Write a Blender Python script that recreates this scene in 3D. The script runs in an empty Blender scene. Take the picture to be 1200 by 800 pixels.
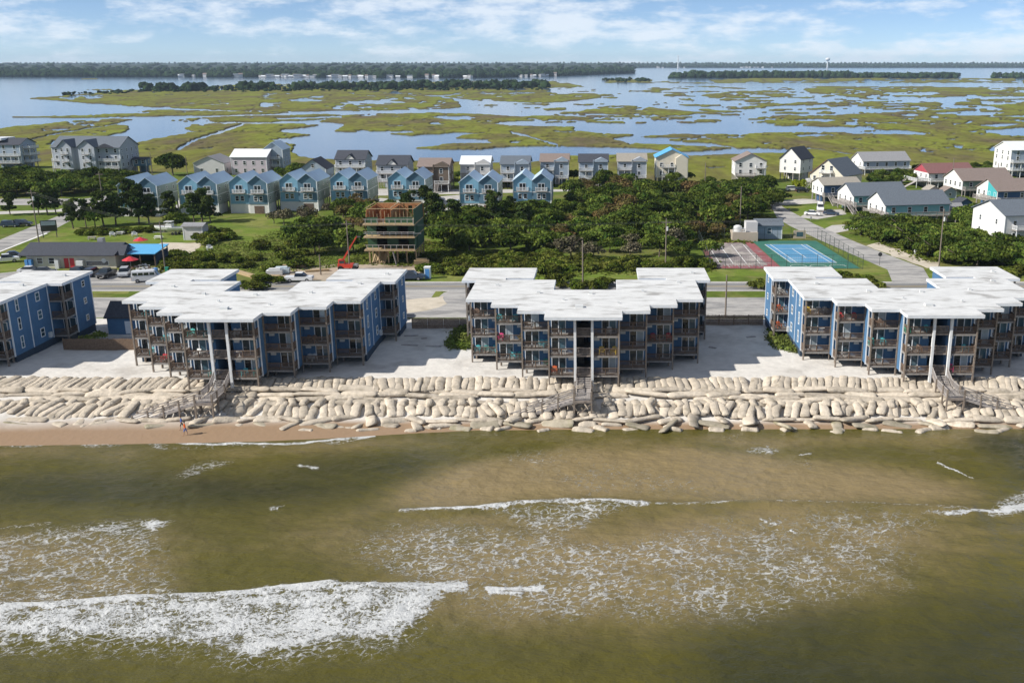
import bpy, bmesh, math, random
import numpy as np
from mathutils import Vector, Matrix

# ------------------------------------------------------------------ camera, sky, sun, exposure
SC = bpy.context.scene
COL = SC.collection
CAM_H = 42.0                       # metres above the dune sand (z = 0)
FOC, PX0, PY0 = 1160.0, 705.0, 400.0   # focal length and principal point, in 1200 x 800 photo units
PITCH = math.atan(328.0 / FOC)
SEA = -2.6                         # level of the ocean and of the sound

cam_d = bpy.data.cameras.new('camera')
cam = bpy.data.objects.new('camera', cam_d)
COL.objects.link(cam)
cam.location = (0, 0, CAM_H)
cam.rotation_euler = (math.pi / 2 - PITCH, 0, 0)
cam_d.sensor_width = 36.0
cam_d.lens = 36.0 * FOC / 1200.0
cam_d.shift_x = (600.0 - PX0) / 1200.0
cam_d.clip_start = 1.0
cam_d.clip_end = 60000.0
SC.camera = cam

SUN_DIR = Vector((-12.0, -3.9, 9.3)).normalized()
SUN_EL = math.asin(SUN_DIR.z)
SUN_AZ = math.atan2(SUN_DIR.x, SUN_DIR.y)

world = bpy.data.worlds.new('World')
SC.world = world
world.use_nodes = True
wn = world.node_tree.nodes
wl = world.node_tree.links
wn.clear()
w_out = wn.new('ShaderNodeOutputWorld')
w_bg = wn.new('ShaderNodeBackground')
w_bg.inputs['Strength'].default_value = 0.094
sky = wn.new('ShaderNodeTexSky')
sky.sky_type = 'NISHITA'
sky.sun_disc = False
sky.sun_elevation = SUN_EL
sky.sun_rotation = SUN_AZ
sky.altitude = 0.0
sky.air_density = 0.42
sky.dust_density = 0.08
sky.ozone_density = 3.0
tc = wn.new('ShaderNodeTexCoord')
def wmap(scale, loc=(0, 0, 0)):
    m = wn.new('ShaderNodeMapping')
    m.inputs['Scale'].default_value = scale
    m.inputs['Location'].default_value = loc
    wl.new(tc.outputs['Generated'], m.inputs['Vector'])
    return m
def wnoise(scale, loc, detail, rough):
    m = wmap(scale, loc)
    n = wn.new('ShaderNodeTexNoise')
    n.inputs['Scale'].default_value = 1.0
    n.inputs['Detail'].default_value = detail
    n.inputs['Roughness'].default_value = rough
    wl.new(m.outputs['Vector'], n.inputs['Vector'])
    return n
c1 = wnoise((17, 17, 58), (3.1, 0.4, 0.2), 7.0, 0.62)
c2 = wnoise((2.6, 2.6, 13), (1.7, 5.2, 2.0), 3.0, 0.5)
mx = wn.new('ShaderNodeMath'); mx.operation = 'MULTIPLY_ADD'
wl.new(c2.outputs['Fac'], mx.inputs[0]); mx.inputs[1].default_value = 0.55
wl.new(c1.outputs['Fac'], mx.inputs[2])
cr = wn.new('ShaderNodeMapRange'); cr.interpolation_type = 'SMOOTHSTEP'
cr.inputs['From Min'].default_value = 0.70
cr.inputs['From Max'].default_value = 0.96
wl.new(mx.outputs[0], cr.inputs['Value'])
cm = wn.new('ShaderNodeMath'); cm.operation = 'MULTIPLY'
wl.new(cr.outputs['Result'], cm.inputs[0]); cm.inputs[1].default_value = 0.72
cmix = wn.new('ShaderNodeMixRGB')
wl.new(cm.outputs[0], cmix.inputs['Fac'])
wl.new(sky.outputs['Color'], cmix.inputs['Color1'])
cmix.inputs['Color2'].default_value = (7.6, 8.1, 8.7, 1)
wl.new(cmix.outputs['Color'], w_bg.inputs['Color'])
wl.new(w_bg.outputs['Background'], w_out.inputs['Surface'])

sun_d = bpy.data.lights.new('sun', 'SUN')
sun_d.energy = 5.0
sun_d.angle = math.radians(0.53)
sun_d.color = (1.0, 0.955, 0.88)
sun_o = bpy.data.objects.new('sun', sun_d)
COL.objects.link(sun_o)
sun_o.location = (-120, -40, 150)
sun_o.rotation_euler = (-SUN_DIR).to_track_quat('-Z', 'Y').to_euler()

SC.view_settings.view_transform = 'Standard'
SC.view_settings.look = 'None'
SC.view_settings.exposure = 0.38
SC.view_settings.gamma = 1.0
SC.view_settings.use_curve_mapping = False
SC.render.engine = 'CYCLES'
SC.cycles.use_denoising = True
SC.cycles.max_bounces = 6
SC.cycles.diffuse_bounces = 3
SC.cycles.glossy_bounces = 3
SC.cycles.transmission_bounces = 3
SC.cycles.transparent_max_bounces = 6
SC.cycles.volume_bounces = 0
SC.cycles.caustics_reflective = False
SC.cycles.caustics_refractive = False

RNG = random.Random(7)
NP = np.random.RandomState(11)

# ------------------------------------------------------------------ survey helpers (photo point -> place on the ground)
CP, SP = math.cos(PITCH), math.sin(PITCH)
def G(px, py, z=0.0):
    u = (px - PX0) / FOC; v = (PY0 - py) / FOC
    dy = CP + v * SP; dz = -SP + v * CP
    t = (z - CAM_H) / dz
    return u * t, dy * t
def G_np(px, py, z=0.0):
    u = (px - PX0) / FOC; v = (PY0 - py) / FOC
    dy = CP + v * SP; dz = -SP + v * CP
    t = (z - CAM_H) / dz
    return u * t, dy * t
def U_np(X, Y, Z):
    zz = Z - CAM_H
    zc = Y * CP - zz * SP
    yc = Y * SP + zz * CP
    return PX0 + FOC * X / zc, PY0 - FOC * yc / zc

# ------------------------------------------------------------------ numpy noise
_LAT = NP.rand(256, 256)
def vnoise(x, y):
    xi = np.floor(x).astype(int); yi = np.floor(y).astype(int)
    fx = x - xi; fy = y - yi
    fx = fx * fx * (3 - 2 * fx); fy = fy * fy * (3 - 2 * fy)
    a = _LAT[xi % 256, yi % 256]; b = _LAT[(xi + 1) % 256, yi % 256]
    c = _LAT[xi % 256, (yi + 1) % 256]; d = _LAT[(xi + 1) % 256, (yi + 1) % 256]
    return (a * (1 - fx) + b * fx) * (1 - fy) + (c * (1 - fx) + d * fx) * fy
def fbm(x, y, o=4, g=0.5):
    s = 0; a = 1.0; n = 0
    for i in range(o):
        s = s + a * vnoise(x * 2 ** i + 17.3 * i, y * 2 ** i + 5.7 * i); n += a; a *= g
    return s / n
def inpoly(px, py, poly):
    r = np.zeros(px.shape, bool)
    n = len(poly)
    for i in range(n):
        x0, y0 = poly[i]; x1, y1 = poly[(i + 1) % n]
        if y0 == y1: continue
        c = ((y0 > py) != (y1 > py)) & (px < (x1 - x0) * (py - y0) / (y1 - y0) + x0)
        r ^= c
    return r
def blur(a, rx, ry, times=2):
    for _ in range(times):
        for ax, r in ((1, rx), (0, ry)):
            if r < 1: continue
            pad = [(0, 0), (0, 0)]; pad[ax] = (r + 1, r)
            c = np.cumsum(np.pad(a, pad, mode='edge'), axis=ax)
            n = a.shape[ax]
            hi = np.take(c, np.arange(2 * r + 1, 2 * r + 1 + n), axis=ax)
            lo = np.take(c, np.arange(0, n), axis=ax)
            a = (hi - lo) / (2 * r + 1)
    return a
def segdist(px, py, pts):
    d = np.full(px.shape, 1e9)
    for (x0, y0), (x1, y1) in zip(pts[:-1], pts[1:]):
        vx, vy = x1 - x0, y1 - y0
        t = np.clip(((px - x0) * vx + (py - y0) * vy) / (vx * vx + vy * vy + 1e-9), 0, 1)
        d = np.minimum(d, np.hypot(px - x0 - t * vx, py - y0 - t * vy))
    return d
def bilin(A, fx, fy):
    h, w = A.shape
    fx = np.clip(fx, 0, w - 1.001); fy = np.clip(fy, 0, h - 1.001)
    xi = fx.astype(int); yi = fy.astype(int); tx = fx - xi; ty = fy - yi
    return (A[yi, xi] * (1 - tx) + A[yi, xi + 1] * tx) * (1 - ty) + (A[yi + 1, xi] * (1 - tx) + A[yi + 1, xi + 1] * tx) * ty

# ------------------------------------------------------------------ materials
MATS = {}
def nd(nt, t, **kw):
    n = nt.nodes.new(t)
    for k, v in kw.items():
        if k in n.inputs: n.inputs[k].default_value = v
        else: setattr(n, k, v)
    return n
def mat(name, col, rough=0.7, var=0.12, scale=1.5, bump=0.0, bscale=8.0, spec=0.3, metal=0.0, col2=None, c2scale=0.4, c2lo=0.5, c2hi=0.65, rnd=0.0, stretch=None, island=0.0, coat=0.0):
    """Principled surface: base colour broken up by noise, optional second colour in patches, optional bump."""
    m = bpy.data.materials.new(name); m.use_nodes = True
    nt = m.node_tree; b = nt.nodes['Principled BSDF']; L = nt.links.new
    b.inputs['Roughness'].default_value = rough
    b.inputs['Metallic'].default_value = metal
    b.inputs['Specular IOR Level'].default_value = spec
    if coat: b.inputs['Coat Weight'].default_value = coat
    geo = nd(nt, 'ShaderNodeNewGeometry')
    src = geo.outputs['Position']
    if stretch:
        mp = nd(nt, 'ShaderNodeMapping'); mp.inputs['Scale'].default_value = stretch
        L(src, mp.inputs['Vector']); src = mp.outputs['Vector']
    n1 = nd(nt, 'ShaderNodeTexNoise', Scale=scale, Detail=6.0, Roughness=0.65)
    L(src, n1.inputs['Vector'])
    val = nd(nt, 'ShaderNodeMapRange'); L(n1.outputs['Fac'], val.inputs['Value'])
    val.inputs['From Min'].default_value = 0.3; val.inputs['From Max'].default_value = 0.7
    val.inputs['To Min'].default_value = 1 - var; val.inputs['To Max'].default_value = 1 + var
    fac = val.outputs['Result']
    if rnd:
        oi = nd(nt, 'ShaderNodeObjectInfo')
        r2 = nd(nt, 'ShaderNodeMapRange'); L(oi.outputs['Random'], r2.inputs['Value'])
        r2.inputs['To Min'].default_value = 1 - rnd; r2.inputs['To Max'].default_value = 1 + rnd
        mm = nd(nt, 'ShaderNodeMath', operation='MULTIPLY'); L(fac, mm.inputs[0]); L(r2.outputs['Result'], mm.inputs[1]); fac = mm.outputs[0]
    if island:
        r3 = nd(nt, 'ShaderNodeMapRange'); L(geo.outputs['Random Per Island'], r3.inputs['Value'])
        r3.inputs['To Min'].default_value = 1 - island; r3.inputs['To Max'].default_value = 1 + island
        mm = nd(nt, 'ShaderNodeMath', operation='MULTIPLY'); L(fac, mm.inputs[0]); L(r3.outputs['Result'], mm.inputs[1]); fac = mm.outputs[0]
    base = nd(nt, 'ShaderNodeMixRGB'); base.inputs['Fac'].default_value = 0
    base.inputs['Color1'].default_value = (*col, 1); base.inputs['Color2'].default_value = (*(col2 or col), 1)
    if col2:
        n2 = nd(nt, 'ShaderNodeTexNoise', Scale=c2scale, Detail=5.0, Roughness=0.6)
        L(src, n2.inputs['Vector'])
        r = nd(nt, 'ShaderNodeMapRange', interpolation_type='SMOOTHSTEP'); L(n2.outputs['Fac'], r.inputs['Value'])
        r.inputs['From Min'].default_value = c2lo; r.inputs['From Max'].default_value = c2hi
        L(r.outputs['Result'], base.inputs['Fac'])
    mul = nd(nt, 'ShaderNodeVectorMath', operation='SCALE')
    L(base.outputs['Color'], mul.inputs[0]); L(fac, mul.inputs['Scale'])
    L(mul.outputs['Vector'], b.inputs['Base Color'])
    if bump:
        n3 = nd(nt, 'ShaderNodeTexNoise', Scale=bscale, Detail=4.0)
        L(src, n3.inputs['Vector'])
        bp = nd(nt, 'ShaderNodeBump', Strength=1.0, Distance=bump)
        L(n3.outputs['Fac'], bp.inputs['Height']); L(bp.outputs['Normal'], b.inputs['Normal'])
    MATS[name] = m
    return m
def glass(name, col, rough=0.06):
    m = mat(name, col, rough=rough, var=0.35, scale=0.6, spec=0.9, rnd=0.6)
    return m
def leafmat(name, col, col2, rnd=0.25, island=0.45, trans=0.25):
    m = bpy.data.materials.new(name); m.use_nodes = True
    nt = m.node_tree; nt.nodes.clear(); L = nt.links.new
    out = nd(nt, 'ShaderNodeOutputMaterial')
    geo = nd(nt, 'ShaderNodeNewGeometry'); oi = nd(nt, 'ShaderNodeObjectInfo')
    n = nd(nt, 'ShaderNodeTexNoise', Scale=0.35, Detail=3.0); L(geo.outputs['Position'], n.inputs['Vector'])
    mxx = nd(nt, 'ShaderNodeMixRGB'); mxx.inputs['Color1'].default_value = (*col, 1); mxx.inputs['Color2'].default_value = (*col2, 1)
    r = nd(nt, 'ShaderNodeMapRange'); L(n.outputs['Fac'], r.inputs['Value']); r.inputs['From Min'].default_value = 0.35; r.inputs['From Max'].default_value = 0.65
    L(r.outputs['Result'], mxx.inputs['Fac'])
    a = nd(nt, 'ShaderNodeMapRange'); L(geo.outputs['Random Per Island'], a.inputs['Value']); a.inputs['To Min'].default_value = 1 - island; a.inputs['To Max'].default_value = 1 + island
    c = nd(nt, 'ShaderNodeMapRange'); L(oi.outputs['Random'], c.inputs['Value']); c.inputs['To Min'].default_value = 1 - rnd; c.inputs['To Max'].default_value = 1 + rnd
    mm = nd(nt, 'ShaderNodeMath', operation='MULTIPLY'); L(a.outputs['Result'], mm.inputs[0]); L(c.outputs['Result'], mm.inputs[1])
    mul = nd(nt, 'ShaderNodeVectorMath', operation='SCALE'); L(mxx.outputs['Color'], mul.inputs[0]); L(mm.outputs[0], mul.inputs['Scale'])
    d = nd(nt, 'ShaderNodeBsdfDiffuse'); t = nd(nt, 'ShaderNodeBsdfTranslucent')
    L(mul.outputs['Vector'], d.inputs['Color']); L(mul.outputs['Vector'], t.inputs['Color'])
    ms = nd(nt, 'ShaderNodeMixShader'); ms.inputs[0].default_value = trans
    L(d.outputs[0], ms.inputs[1]); L(t.outputs[0], ms.inputs[2]); L(ms.outputs[0], out.inputs['Surface'])
    MATS[name] = m
    return m
def M(n): return MATS[n]

def siding(name, col, var=0.1, pitch=0.4, axis='H', rnd=0.0):
    """painted board siding: board joints as fine relief"""
    m = mat(name, col, rough=0.75, var=var, scale=0.8, spec=0.15, rnd=rnd)
    nt = m.node_tree; L = nt.links.new; b = nt.nodes['Principled BSDF']
    geo = nd(nt, 'ShaderNodeNewGeometry')
    sep = nd(nt, 'ShaderNodeSeparateXYZ'); L(geo.outputs['Position'], sep.inputs[0])
    if axis == 'H': src = sep.outputs['Z']
    else:
        ad = nd(nt, 'ShaderNodeMath', operation='ADD'); L(sep.outputs['X'], ad.inputs[0]); L(sep.outputs['Y'], ad.inputs[1]); src = ad.outputs[0]
    dv = nd(nt, 'ShaderNodeMath', operation='DIVIDE'); L(src, dv.inputs[0]); dv.inputs[1].default_value = pitch
    fr = nd(nt, 'ShaderNodeMath', operation='FRACT'); L(dv.outputs[0], fr.inputs[0])
    pw = nd(nt, 'ShaderNodeMath', operation='POWER'); L(fr.outputs[0], pw.inputs[0]); pw.inputs[1].default_value = 10.0
    bp = nd(nt, 'ShaderNodeBump', Strength=0.6, Distance=0.03, invert=True); L(pw.outputs[0], bp.inputs['Height']); L(bp.outputs['Normal'], b.inputs['Normal'])
    return m

siding('condo_blue', (0.078, 0.168, 0.295), 0.12, 0.6, 'V')
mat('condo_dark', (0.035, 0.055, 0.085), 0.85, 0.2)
mat('white_paint', (0.74, 0.75, 0.75), 0.5, 0.08)
mat('trim_white', (0.70, 0.73, 0.76), 0.55, 0.08)
mat('roof_white', (0.62, 0.62, 0.605), 0.6, 0.12, 0.9, col2=(0.33, 0.32, 0.30), c2scale=0.42, c2lo=0.49, c2hi=0.70, stretch=(0.5, 1.2, 1))
mat('wood_grey', (0.26, 0.22, 0.19), 0.85, 0.3, 2.0, bump=0.01, col2=(0.17, 0.14, 0.12), c2scale=1.2)
mat('wood_brown', (0.135, 0.095, 0.07), 0.85, 0.3, 2.0, bump=0.01, rnd=0.15)
mat('wood_post', (0.225, 0.185, 0.15), 0.85, 0.3, 3.0, bump=0.01)
mat('deck_pale', (0.27, 0.25, 0.23), 0.85, 0.25, 2.0)
mat('wood_weathered', (0.36, 0.33, 0.31), 0.88, 0.25, 3.0, bump=0.01, col2=(0.25, 0.22, 0.2), c2scale=1.5)
glass('glass_dark', (0.02, 0.028, 0.035))
glass('glass_blue', (0.05, 0.10, 0.13))
mat('curtain', (0.45, 0.52, 0.55), 0.7, 0.2, rnd=0.4)
mat('unit_white', (0.62, 0.63, 0.62), 0.5, 0.05)
mat('fence_wood', (0.20, 0.135, 0.09), 0.9, 0.3, 3.0, bump=0.01)
mat('sand', (0.60, 0.535, 0.45), 0.95, 0.10, 0.8, bump=0.05, bscale=1.4, spec=0.1, col2=(0.49, 0.43, 0.35), c2scale=0.16, c2lo=0.5, c2hi=0.7)
mat('sandbag', (0.50, 0.435, 0.35), 0.95, 0.16, 1.6, bump=0.045, bscale=2.4, spec=0.1, rnd=0.20, col2=(0.33, 0.285, 0.22), c2scale=0.7, c2lo=0.48, c2hi=0.72)
def folds(name):
    nt = M(name).node_tree; L = nt.links.new; b = nt.nodes['Principled BSDF']
    t = nd(nt, 'ShaderNodeTexCoord'); mp = nd(nt, 'ShaderNodeMapping'); mp.inputs['Scale'].default_value = (11, 3.2, 3.2); L(t.outputs['Object'], mp.inputs['Vector'])
    n = nd(nt, 'ShaderNodeTexNoise', Scale=1.0, Detail=3.0, Roughness=0.6); L(mp.outputs['Vector'], n.inputs['Vector'])
    bp = nd(nt, 'ShaderNodeBump', Strength=0.9, Distance=0.09); L(n.outputs['Fac'], bp.inputs['Height'])
    old = b.inputs['Normal'].links[0].from_node
    L(old.outputs['Normal'], bp.inputs['Normal']); L(bp.outputs['Normal'], b.inputs['Normal'])
folds('sandbag')
mat('bag_wet', (0.33, 0.29, 0.22), 0.7, 0.2, 1.4, bump=0.05, bscale=2.2, spec=0.2, rnd=0.15, col2=(0.22, 0.20, 0.13), c2scale=0.4)
mat('asphalt', (0.23, 0.225, 0.22), 0.9, 0.12, 0.7, spec=0.15, col2=(0.17, 0.168, 0.165), c2scale=0.2, c2lo=0.5, c2hi=0.62, stretch=(0.3, 1.5, 1))
mat('asphalt_pale', (0.37, 0.355, 0.335), 0.9, 0.22, 0.9, spec=0.15, col2=(0.24, 0.235, 0.23), c2scale=0.22, c2lo=0.46, c2hi=0.62, stretch=(0.5, 1.4, 1))
mat('concrete', (0.46, 0.44, 0.41), 0.9, 0.12, 0.6, spec=0.15, col2=(0.38, 0.36, 0.33), c2scale=0.2)
mat('road_white', (0.72, 0.71, 0.68), 0.8, 0.2, 2.0)
mat('road_yellow', (0.55, 0.40, 0.10), 0.8, 0.2, 2.0)
mat('dirt', (0.40, 0.33, 0.25), 0.95, 0.15, 0.6, bump=0.05, col2=(0.28, 0.22, 0.15), c2scale=0.2)
mat('grass', (0.095, 0.135, 0.022), 0.95, 0.28, 0.5, bump=0.08, bscale=1.5, spec=0.05, col2=(0.155, 0.155, 0.05), c2scale=0.07, c2lo=0.47, c2hi=0.62)
mat('lawn', (0.125, 0.175, 0.028), 0.95, 0.2, 0.45, bump=0.05, bscale=2.0, spec=0.05, col2=(0.185, 0.195, 0.055), c2scale=0.09, c2lo=0.45, c2hi=0.62)
mat('tennis_blue', (0.085, 0.25, 0.42), 0.85, 0.08, 0.4, col2=(0.14, 0.30, 0.44), c2scale=0.25)
mat('tennis_green', (0.035, 0.14, 0.105), 0.85, 0.1, 0.4, col2=(0.06, 0.17, 0.12), c2scale=0.2)
mat('court_worn', (0.22, 0.19, 0.185), 0.9, 0.3, 0.8, col2=(0.34, 0.31, 0.28), c2scale=0.25, c2lo=0.45, c2hi=0.6)
mat('court_red', (0.26, 0.085, 0.09), 0.9, 0.2, 0.6, col2=(0.22, 0.15, 0.15), c2scale=0.3)
siding('house_blue', (0.20, 0.38, 0.50), 0.06, 0.35)
siding('house_slate', (0.10, 0.18, 0.24), 0.06, 0.35)
siding('house_sage', (0.36, 0.40, 0.36), 0.06, 0.35)
siding('house_cream', (0.62, 0.57, 0.47), 0.06, 0.35)
siding('house_white', (0.68, 0.67, 0.64), 0.05, 0.35)
siding('house_pale', (0.55, 0.54, 0.53), 0.05, 0.35)
siding('house_grey', (0.38, 0.41, 0.455), 0.06, 0.35)
siding('house_steel', (0.32, 0.38, 0.45), 0.06, 0.35)
siding('house_brown', (0.16, 0.125, 0.10), 0.1, 0.35)
siding('house_navy', (0.05, 0.10, 0.19), 0.06, 0.35)
siding('house_teal', (0.20, 0.42, 0.42), 0.06, 0.35)
siding('house_aqua', (0.06, 0.36, 0.38), 0.06, 0.35)
siding('house_crimson', (0.36, 0.07, 0.09), 0.06, 0.35)
siding('house_green', (0.19, 0.26, 0.20), 0.06, 0.35)
siding('house_tan', (0.45, 0.39, 0.31), 0.06, 0.35)
siding('house_pink', (0.52, 0.46, 0.50), 0.06, 0.35)
mat('metal_blue', (0.48, 0.60, 0.70), 0.42, 0.06, 0.6, spec=0.5, coat=0.1)
mat('metal_bright', (0.10, 0.38, 0.66), 0.42, 0.06, 0.6, spec=0.5)
mat('metal_white', (0.70, 0.72, 0.74), 0.45, 0.05, 0.6, spec=0.5)
mat('shingle_dark', (0.055, 0.06, 0.075), 0.85, 0.25, 3.0)
mat('shingle_slate', (0.12, 0.14, 0.165), 0.85, 0.2, 3.0)
mat('shingle_grey', (0.26, 0.26, 0.27), 0.85, 0.2, 3.0)
mat('shingle_brown', (0.22, 0.175, 0.155), 0.85, 0.2, 3.0)
mat('shingle_red', (0.20, 0.10, 0.095), 0.85, 0.2, 3.0)
mat('shingle_tan', (0.30, 0.275, 0.235), 0.85, 0.2, 3.0)
mat('lumber', (0.38, 0.28, 0.16), 0.85, 0.2, 2.0, rnd=0.15)
mat('osb', (0.36, 0.165, 0.07), 0.85, 0.25, 2.0, rnd=0.1)
mat('zip_green', (0.035, 0.085, 0.045), 0.7, 0.15, 1.0)
mat('pole_wood', (0.20, 0.165, 0.135), 0.9, 0.2, 3.0)
mat('wire', (0.08, 0.08, 0.08), 0.6, 0.1)
mat('trunk', (0.14, 0.11, 0.085), 0.95, 0.3, 3.0, bump=0.03)
mat('rubber', (0.02, 0.02, 0.02), 0.8, 0.2)
mat('rim_grey', (0.40, 0.40, 0.41), 0.4, 0.1, metal=0.6)
for _n, _c in dict(white=(0.75, 0.75, 0.74), black=(0.02, 0.021, 0.024), navy=(0.03, 0.05, 0.09), silver=(0.45, 0.47, 0.49), red=(0.42, 0.03, 0.03), grey=(0.16, 0.17, 0.18)).items():
    mat('paint_' + _n, _c, 0.3, 0.04, 1.0, spec=0.5, coat=0.5)
for _n, _c in dict(teal=(0.05, 0.40, 0.37), aqua=(0.09, 0.46, 0.50), pink=(0.62, 0.06, 0.20), red=(0.55, 0.04, 0.05), yellow=(0.60, 0.42, 0.05), orange=(0.65, 0.14, 0.04), white=(0.72, 0.72, 0.70), green=(0.04, 0.30, 0.19), blue=(0.08, 0.25, 0.55), brown=(0.22, 0.14, 0.10)).items():
    mat('plastic_' + _n, _c, 0.45, 0.06, 1.0, spec=0.4)
mat('lift_red', (0.55, 0.06, 0.035), 0.45, 0.1, 1.0)
mat('gravel_sand', (0.52, 0.46, 0.37), 0.95, 0.12, 0.6, bump=0.03, col2=(0.40, 0.35, 0.27), c2scale=0.2)
leafmat('leaf_oak', (0.040, 0.076, 0.014), (0.125, 0.155, 0.028), rnd=0.42)
leafmat('leaf_bush', (0.065, 0.10, 0.013), (0.145, 0.155, 0.032), rnd=0.35)
leafmat('leaf_pine', (0.034, 0.062, 0.018), (0.085, 0.110, 0.028))
leafmat('leaf_brown', (0.19, 0.125, 0.055), (0.11, 0.11, 0.032))
leafmat('leaf_bare', (0.145, 0.125, 0.085), (0.095, 0.095, 0.045), trans=0.05)
leafmat('leaf_lime', (0.14, 0.19, 0.012), (0.20, 0.22, 0.02))
leafmat('leaf_far', (0.016, 0.032, 0.016), (0.034, 0.054, 0.020), rnd=0.1, trans=0.1)
leafmat('leaf_cover', (0.095, 0.14, 0.020), (0.165, 0.175, 0.040), trans=0.35)
leafmat('leaf_dune', (0.15, 0.21, 0.035), (0.22, 0.24, 0.07), trans=0.35)

# ------------------------------------------------------------------ mesh and object helpers
class MB:
    """collects simple solids; build() links them as one mesh object, mesh() gives shared mesh data"""
    def __init__(s): s.v = []; s.f = []
    def add(s, vs, fs):
        o = len(s.v); s.v.extend(vs); s.f.extend([tuple(i + o for i in f) for f in fs]); return s
    def box(s, x0, x1, y0, y1, z0, z1):
        return s.add([(x0, y0, z0), (x1, y0, z0), (x1, y1, z0), (x0, y1, z0), (x0, y0, z1), (x1, y0, z1), (x1, y1, z1), (x0, y1, z1)],
                     [(0, 3, 2, 1), (4, 5, 6, 7), (0, 1, 5, 4), (1, 2, 6, 5), (2, 3, 7, 6), (3, 0, 4, 7)])
    def bar(s, p, q, w, h=None, up=(0, 0, 1)):
        p = Vector(p); q = Vector(q); h = h or w
        d = (q - p).normalized(); u = Vector(up)
        if abs(d.dot(u)) > 0.98: u = Vector((0, 1, 0))
        a = d.cross(u).normalized() * (w / 2); b = a.cross(d).normalized() * (h / 2)
        vs = [tuple(c + sa * a + sb * b) for c in (p, q) for sa, sb in ((-1, -1), (1, -1), (1, 1), (-1, 1))]
        return s.add(vs, [(0, 1, 2, 3), (7, 6, 5, 4), (0, 4, 5, 1), (1, 5, 6, 2), (2, 6, 7, 3), (3, 7, 4, 0)])
    def tube(s, p, q, r0, r1=None, n=8):
        p = Vector(p); q = Vector(q); r1 = r0 if r1 is None else r1
        d = (q - p).normalized(); u = Vector((0, 0, 1)) if abs(d.z) < 0.9 else Vector((1, 0, 0))
        a = d.cross(u).normalized(); b = d.cross(a)
        vs = []
        for c, r in ((p, r0), (q, r1)):
            for i in range(n):
                t = 2 * math.pi * i / n; vs.append(tuple(c + a * (r * math.cos(t)) + b * (r * math.sin(t))))
        fs = [(i, (i + 1) % n, n + (i + 1) % n, n + i) for i in range(n)] + [tuple(range(n))[::-1], tuple(range(n, 2 * n))]
        return s.add(vs, fs)
    def prism(s, poly, z0, z1):
        n = len(poly)
        vs = [(x, y, z0) for x, y in poly] + [(x, y, z1) for x, y in poly]
        return s.add(vs, [tuple(range(n))[::-1], tuple(range(n, 2 * n))] + [(i, (i + 1) % n, n + (i + 1) % n, n + i) for i in range(n)])
    def extr(s, prof, x0, x1, axis='x'):
        """profile of (a, z) points extruded along an axis"""
        n = len(prof)
        if axis == 'x': vs = [(x, a, z) for x in (x0, x1) for a, z in prof]
        else: vs = [(a, x, z) for x in (x0, x1) for a, z in prof]
        return s.add(vs, [tuple(range(n))[::-1], tuple(range(n, 2 * n))] + [(i, (i + 1) % n, n + (i + 1) % n, n + i) for i in range(n)])
    def mesh(s, name, m, fix=True):
        me = bpy.data.meshes.new(name); me.from_pydata(s.v, [], s.f)
        if fix:
            bm = bmesh.new(); bm.from_mesh(me); bmesh.ops.recalc_face_normals(bm, faces=bm.faces); bm.to_mesh(me); bm.free()
        if m: me.materials.append(M(m))
        return me
    def build(s, name, m, parent=None, loc=(0, 0, 0), rz=0.0):
        return put(name, s.mesh(name, m), parent, loc, rz)
def put(name, me, parent=None, loc=(0, 0, 0), rz=0.0, scale=None):
    o = bpy.data.objects.new(name, me); COL.objects.link(o)
    o.location = loc
    if rz: o.rotation_euler = (0, 0, rz)
    if scale is not None: o.scale = scale
    if parent: o.parent = parent
    return o
def tag(o, label=None, cat=None, group=None, kind=None):
    if label: o['label'] = label
    if cat: o['category'] = cat
    if group: o['group'] = group
    if kind: o['kind'] = kind
    return o
def thing(name, label, cat, loc=(0, 0, 0), rz=0.0, group=None):
    o = bpy.data.objects.new(name, None); COL.objects.link(o); o.location = loc; o.rotation_euler = (0, 0, rz)
    o.empty_display_size = 0.2
    return tag(o, label, cat, group)
KIDS = {}
def copy_tree(o, parent=None):
    c = o.copy(); COL.objects.link(c); c.parent = parent
    for ch in o.children: copy_tree(ch, c)
    return c
def np_mesh(name, V, F, m, smooth=False, attrs=None):
    """V (n,3), F (k,4) or (k,3) -> mesh"""
    me = bpy.data.meshes.new(name)
    V = np.asarray(V, np.float32); F = np.asarray(F, np.int32)
    k = F.shape[1]
    me.vertices.add(len(V)); me.vertices.foreach_set('co', V.ravel())
    me.loops.add(F.size); me.loops.foreach_set('vertex_index', F.ravel())
    me.polygons.add(len(F)); me.polygons.foreach_set('loop_start', np.arange(0, F.size, k, dtype=np.int32))
    try: me.polygons.foreach_set('loop_total', np.full(len(F), k, np.int32))
    except Exception: pass
    if smooth: me.polygons.foreach_set('use_smooth', np.ones(len(F), bool))
    me.update(calc_edges=True)
    for an, av in (attrs or {}).items():
        at = me.attributes.new(an, 'FLOAT', 'POINT'); at.data.foreach_set('value', np.asarray(av, np.float32).ravel())
    if m: me.materials.append(M(m) if isinstance(m, str) else m)
    return me
def grid_faces(ny, nx):
    i = np.arange(ny - 1)[:, None] * nx + np.arange(nx - 1)[None, :]
    return np.stack([i, i + 1, i + nx + 1, i + nx], -1).reshape(-1, 4)

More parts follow.
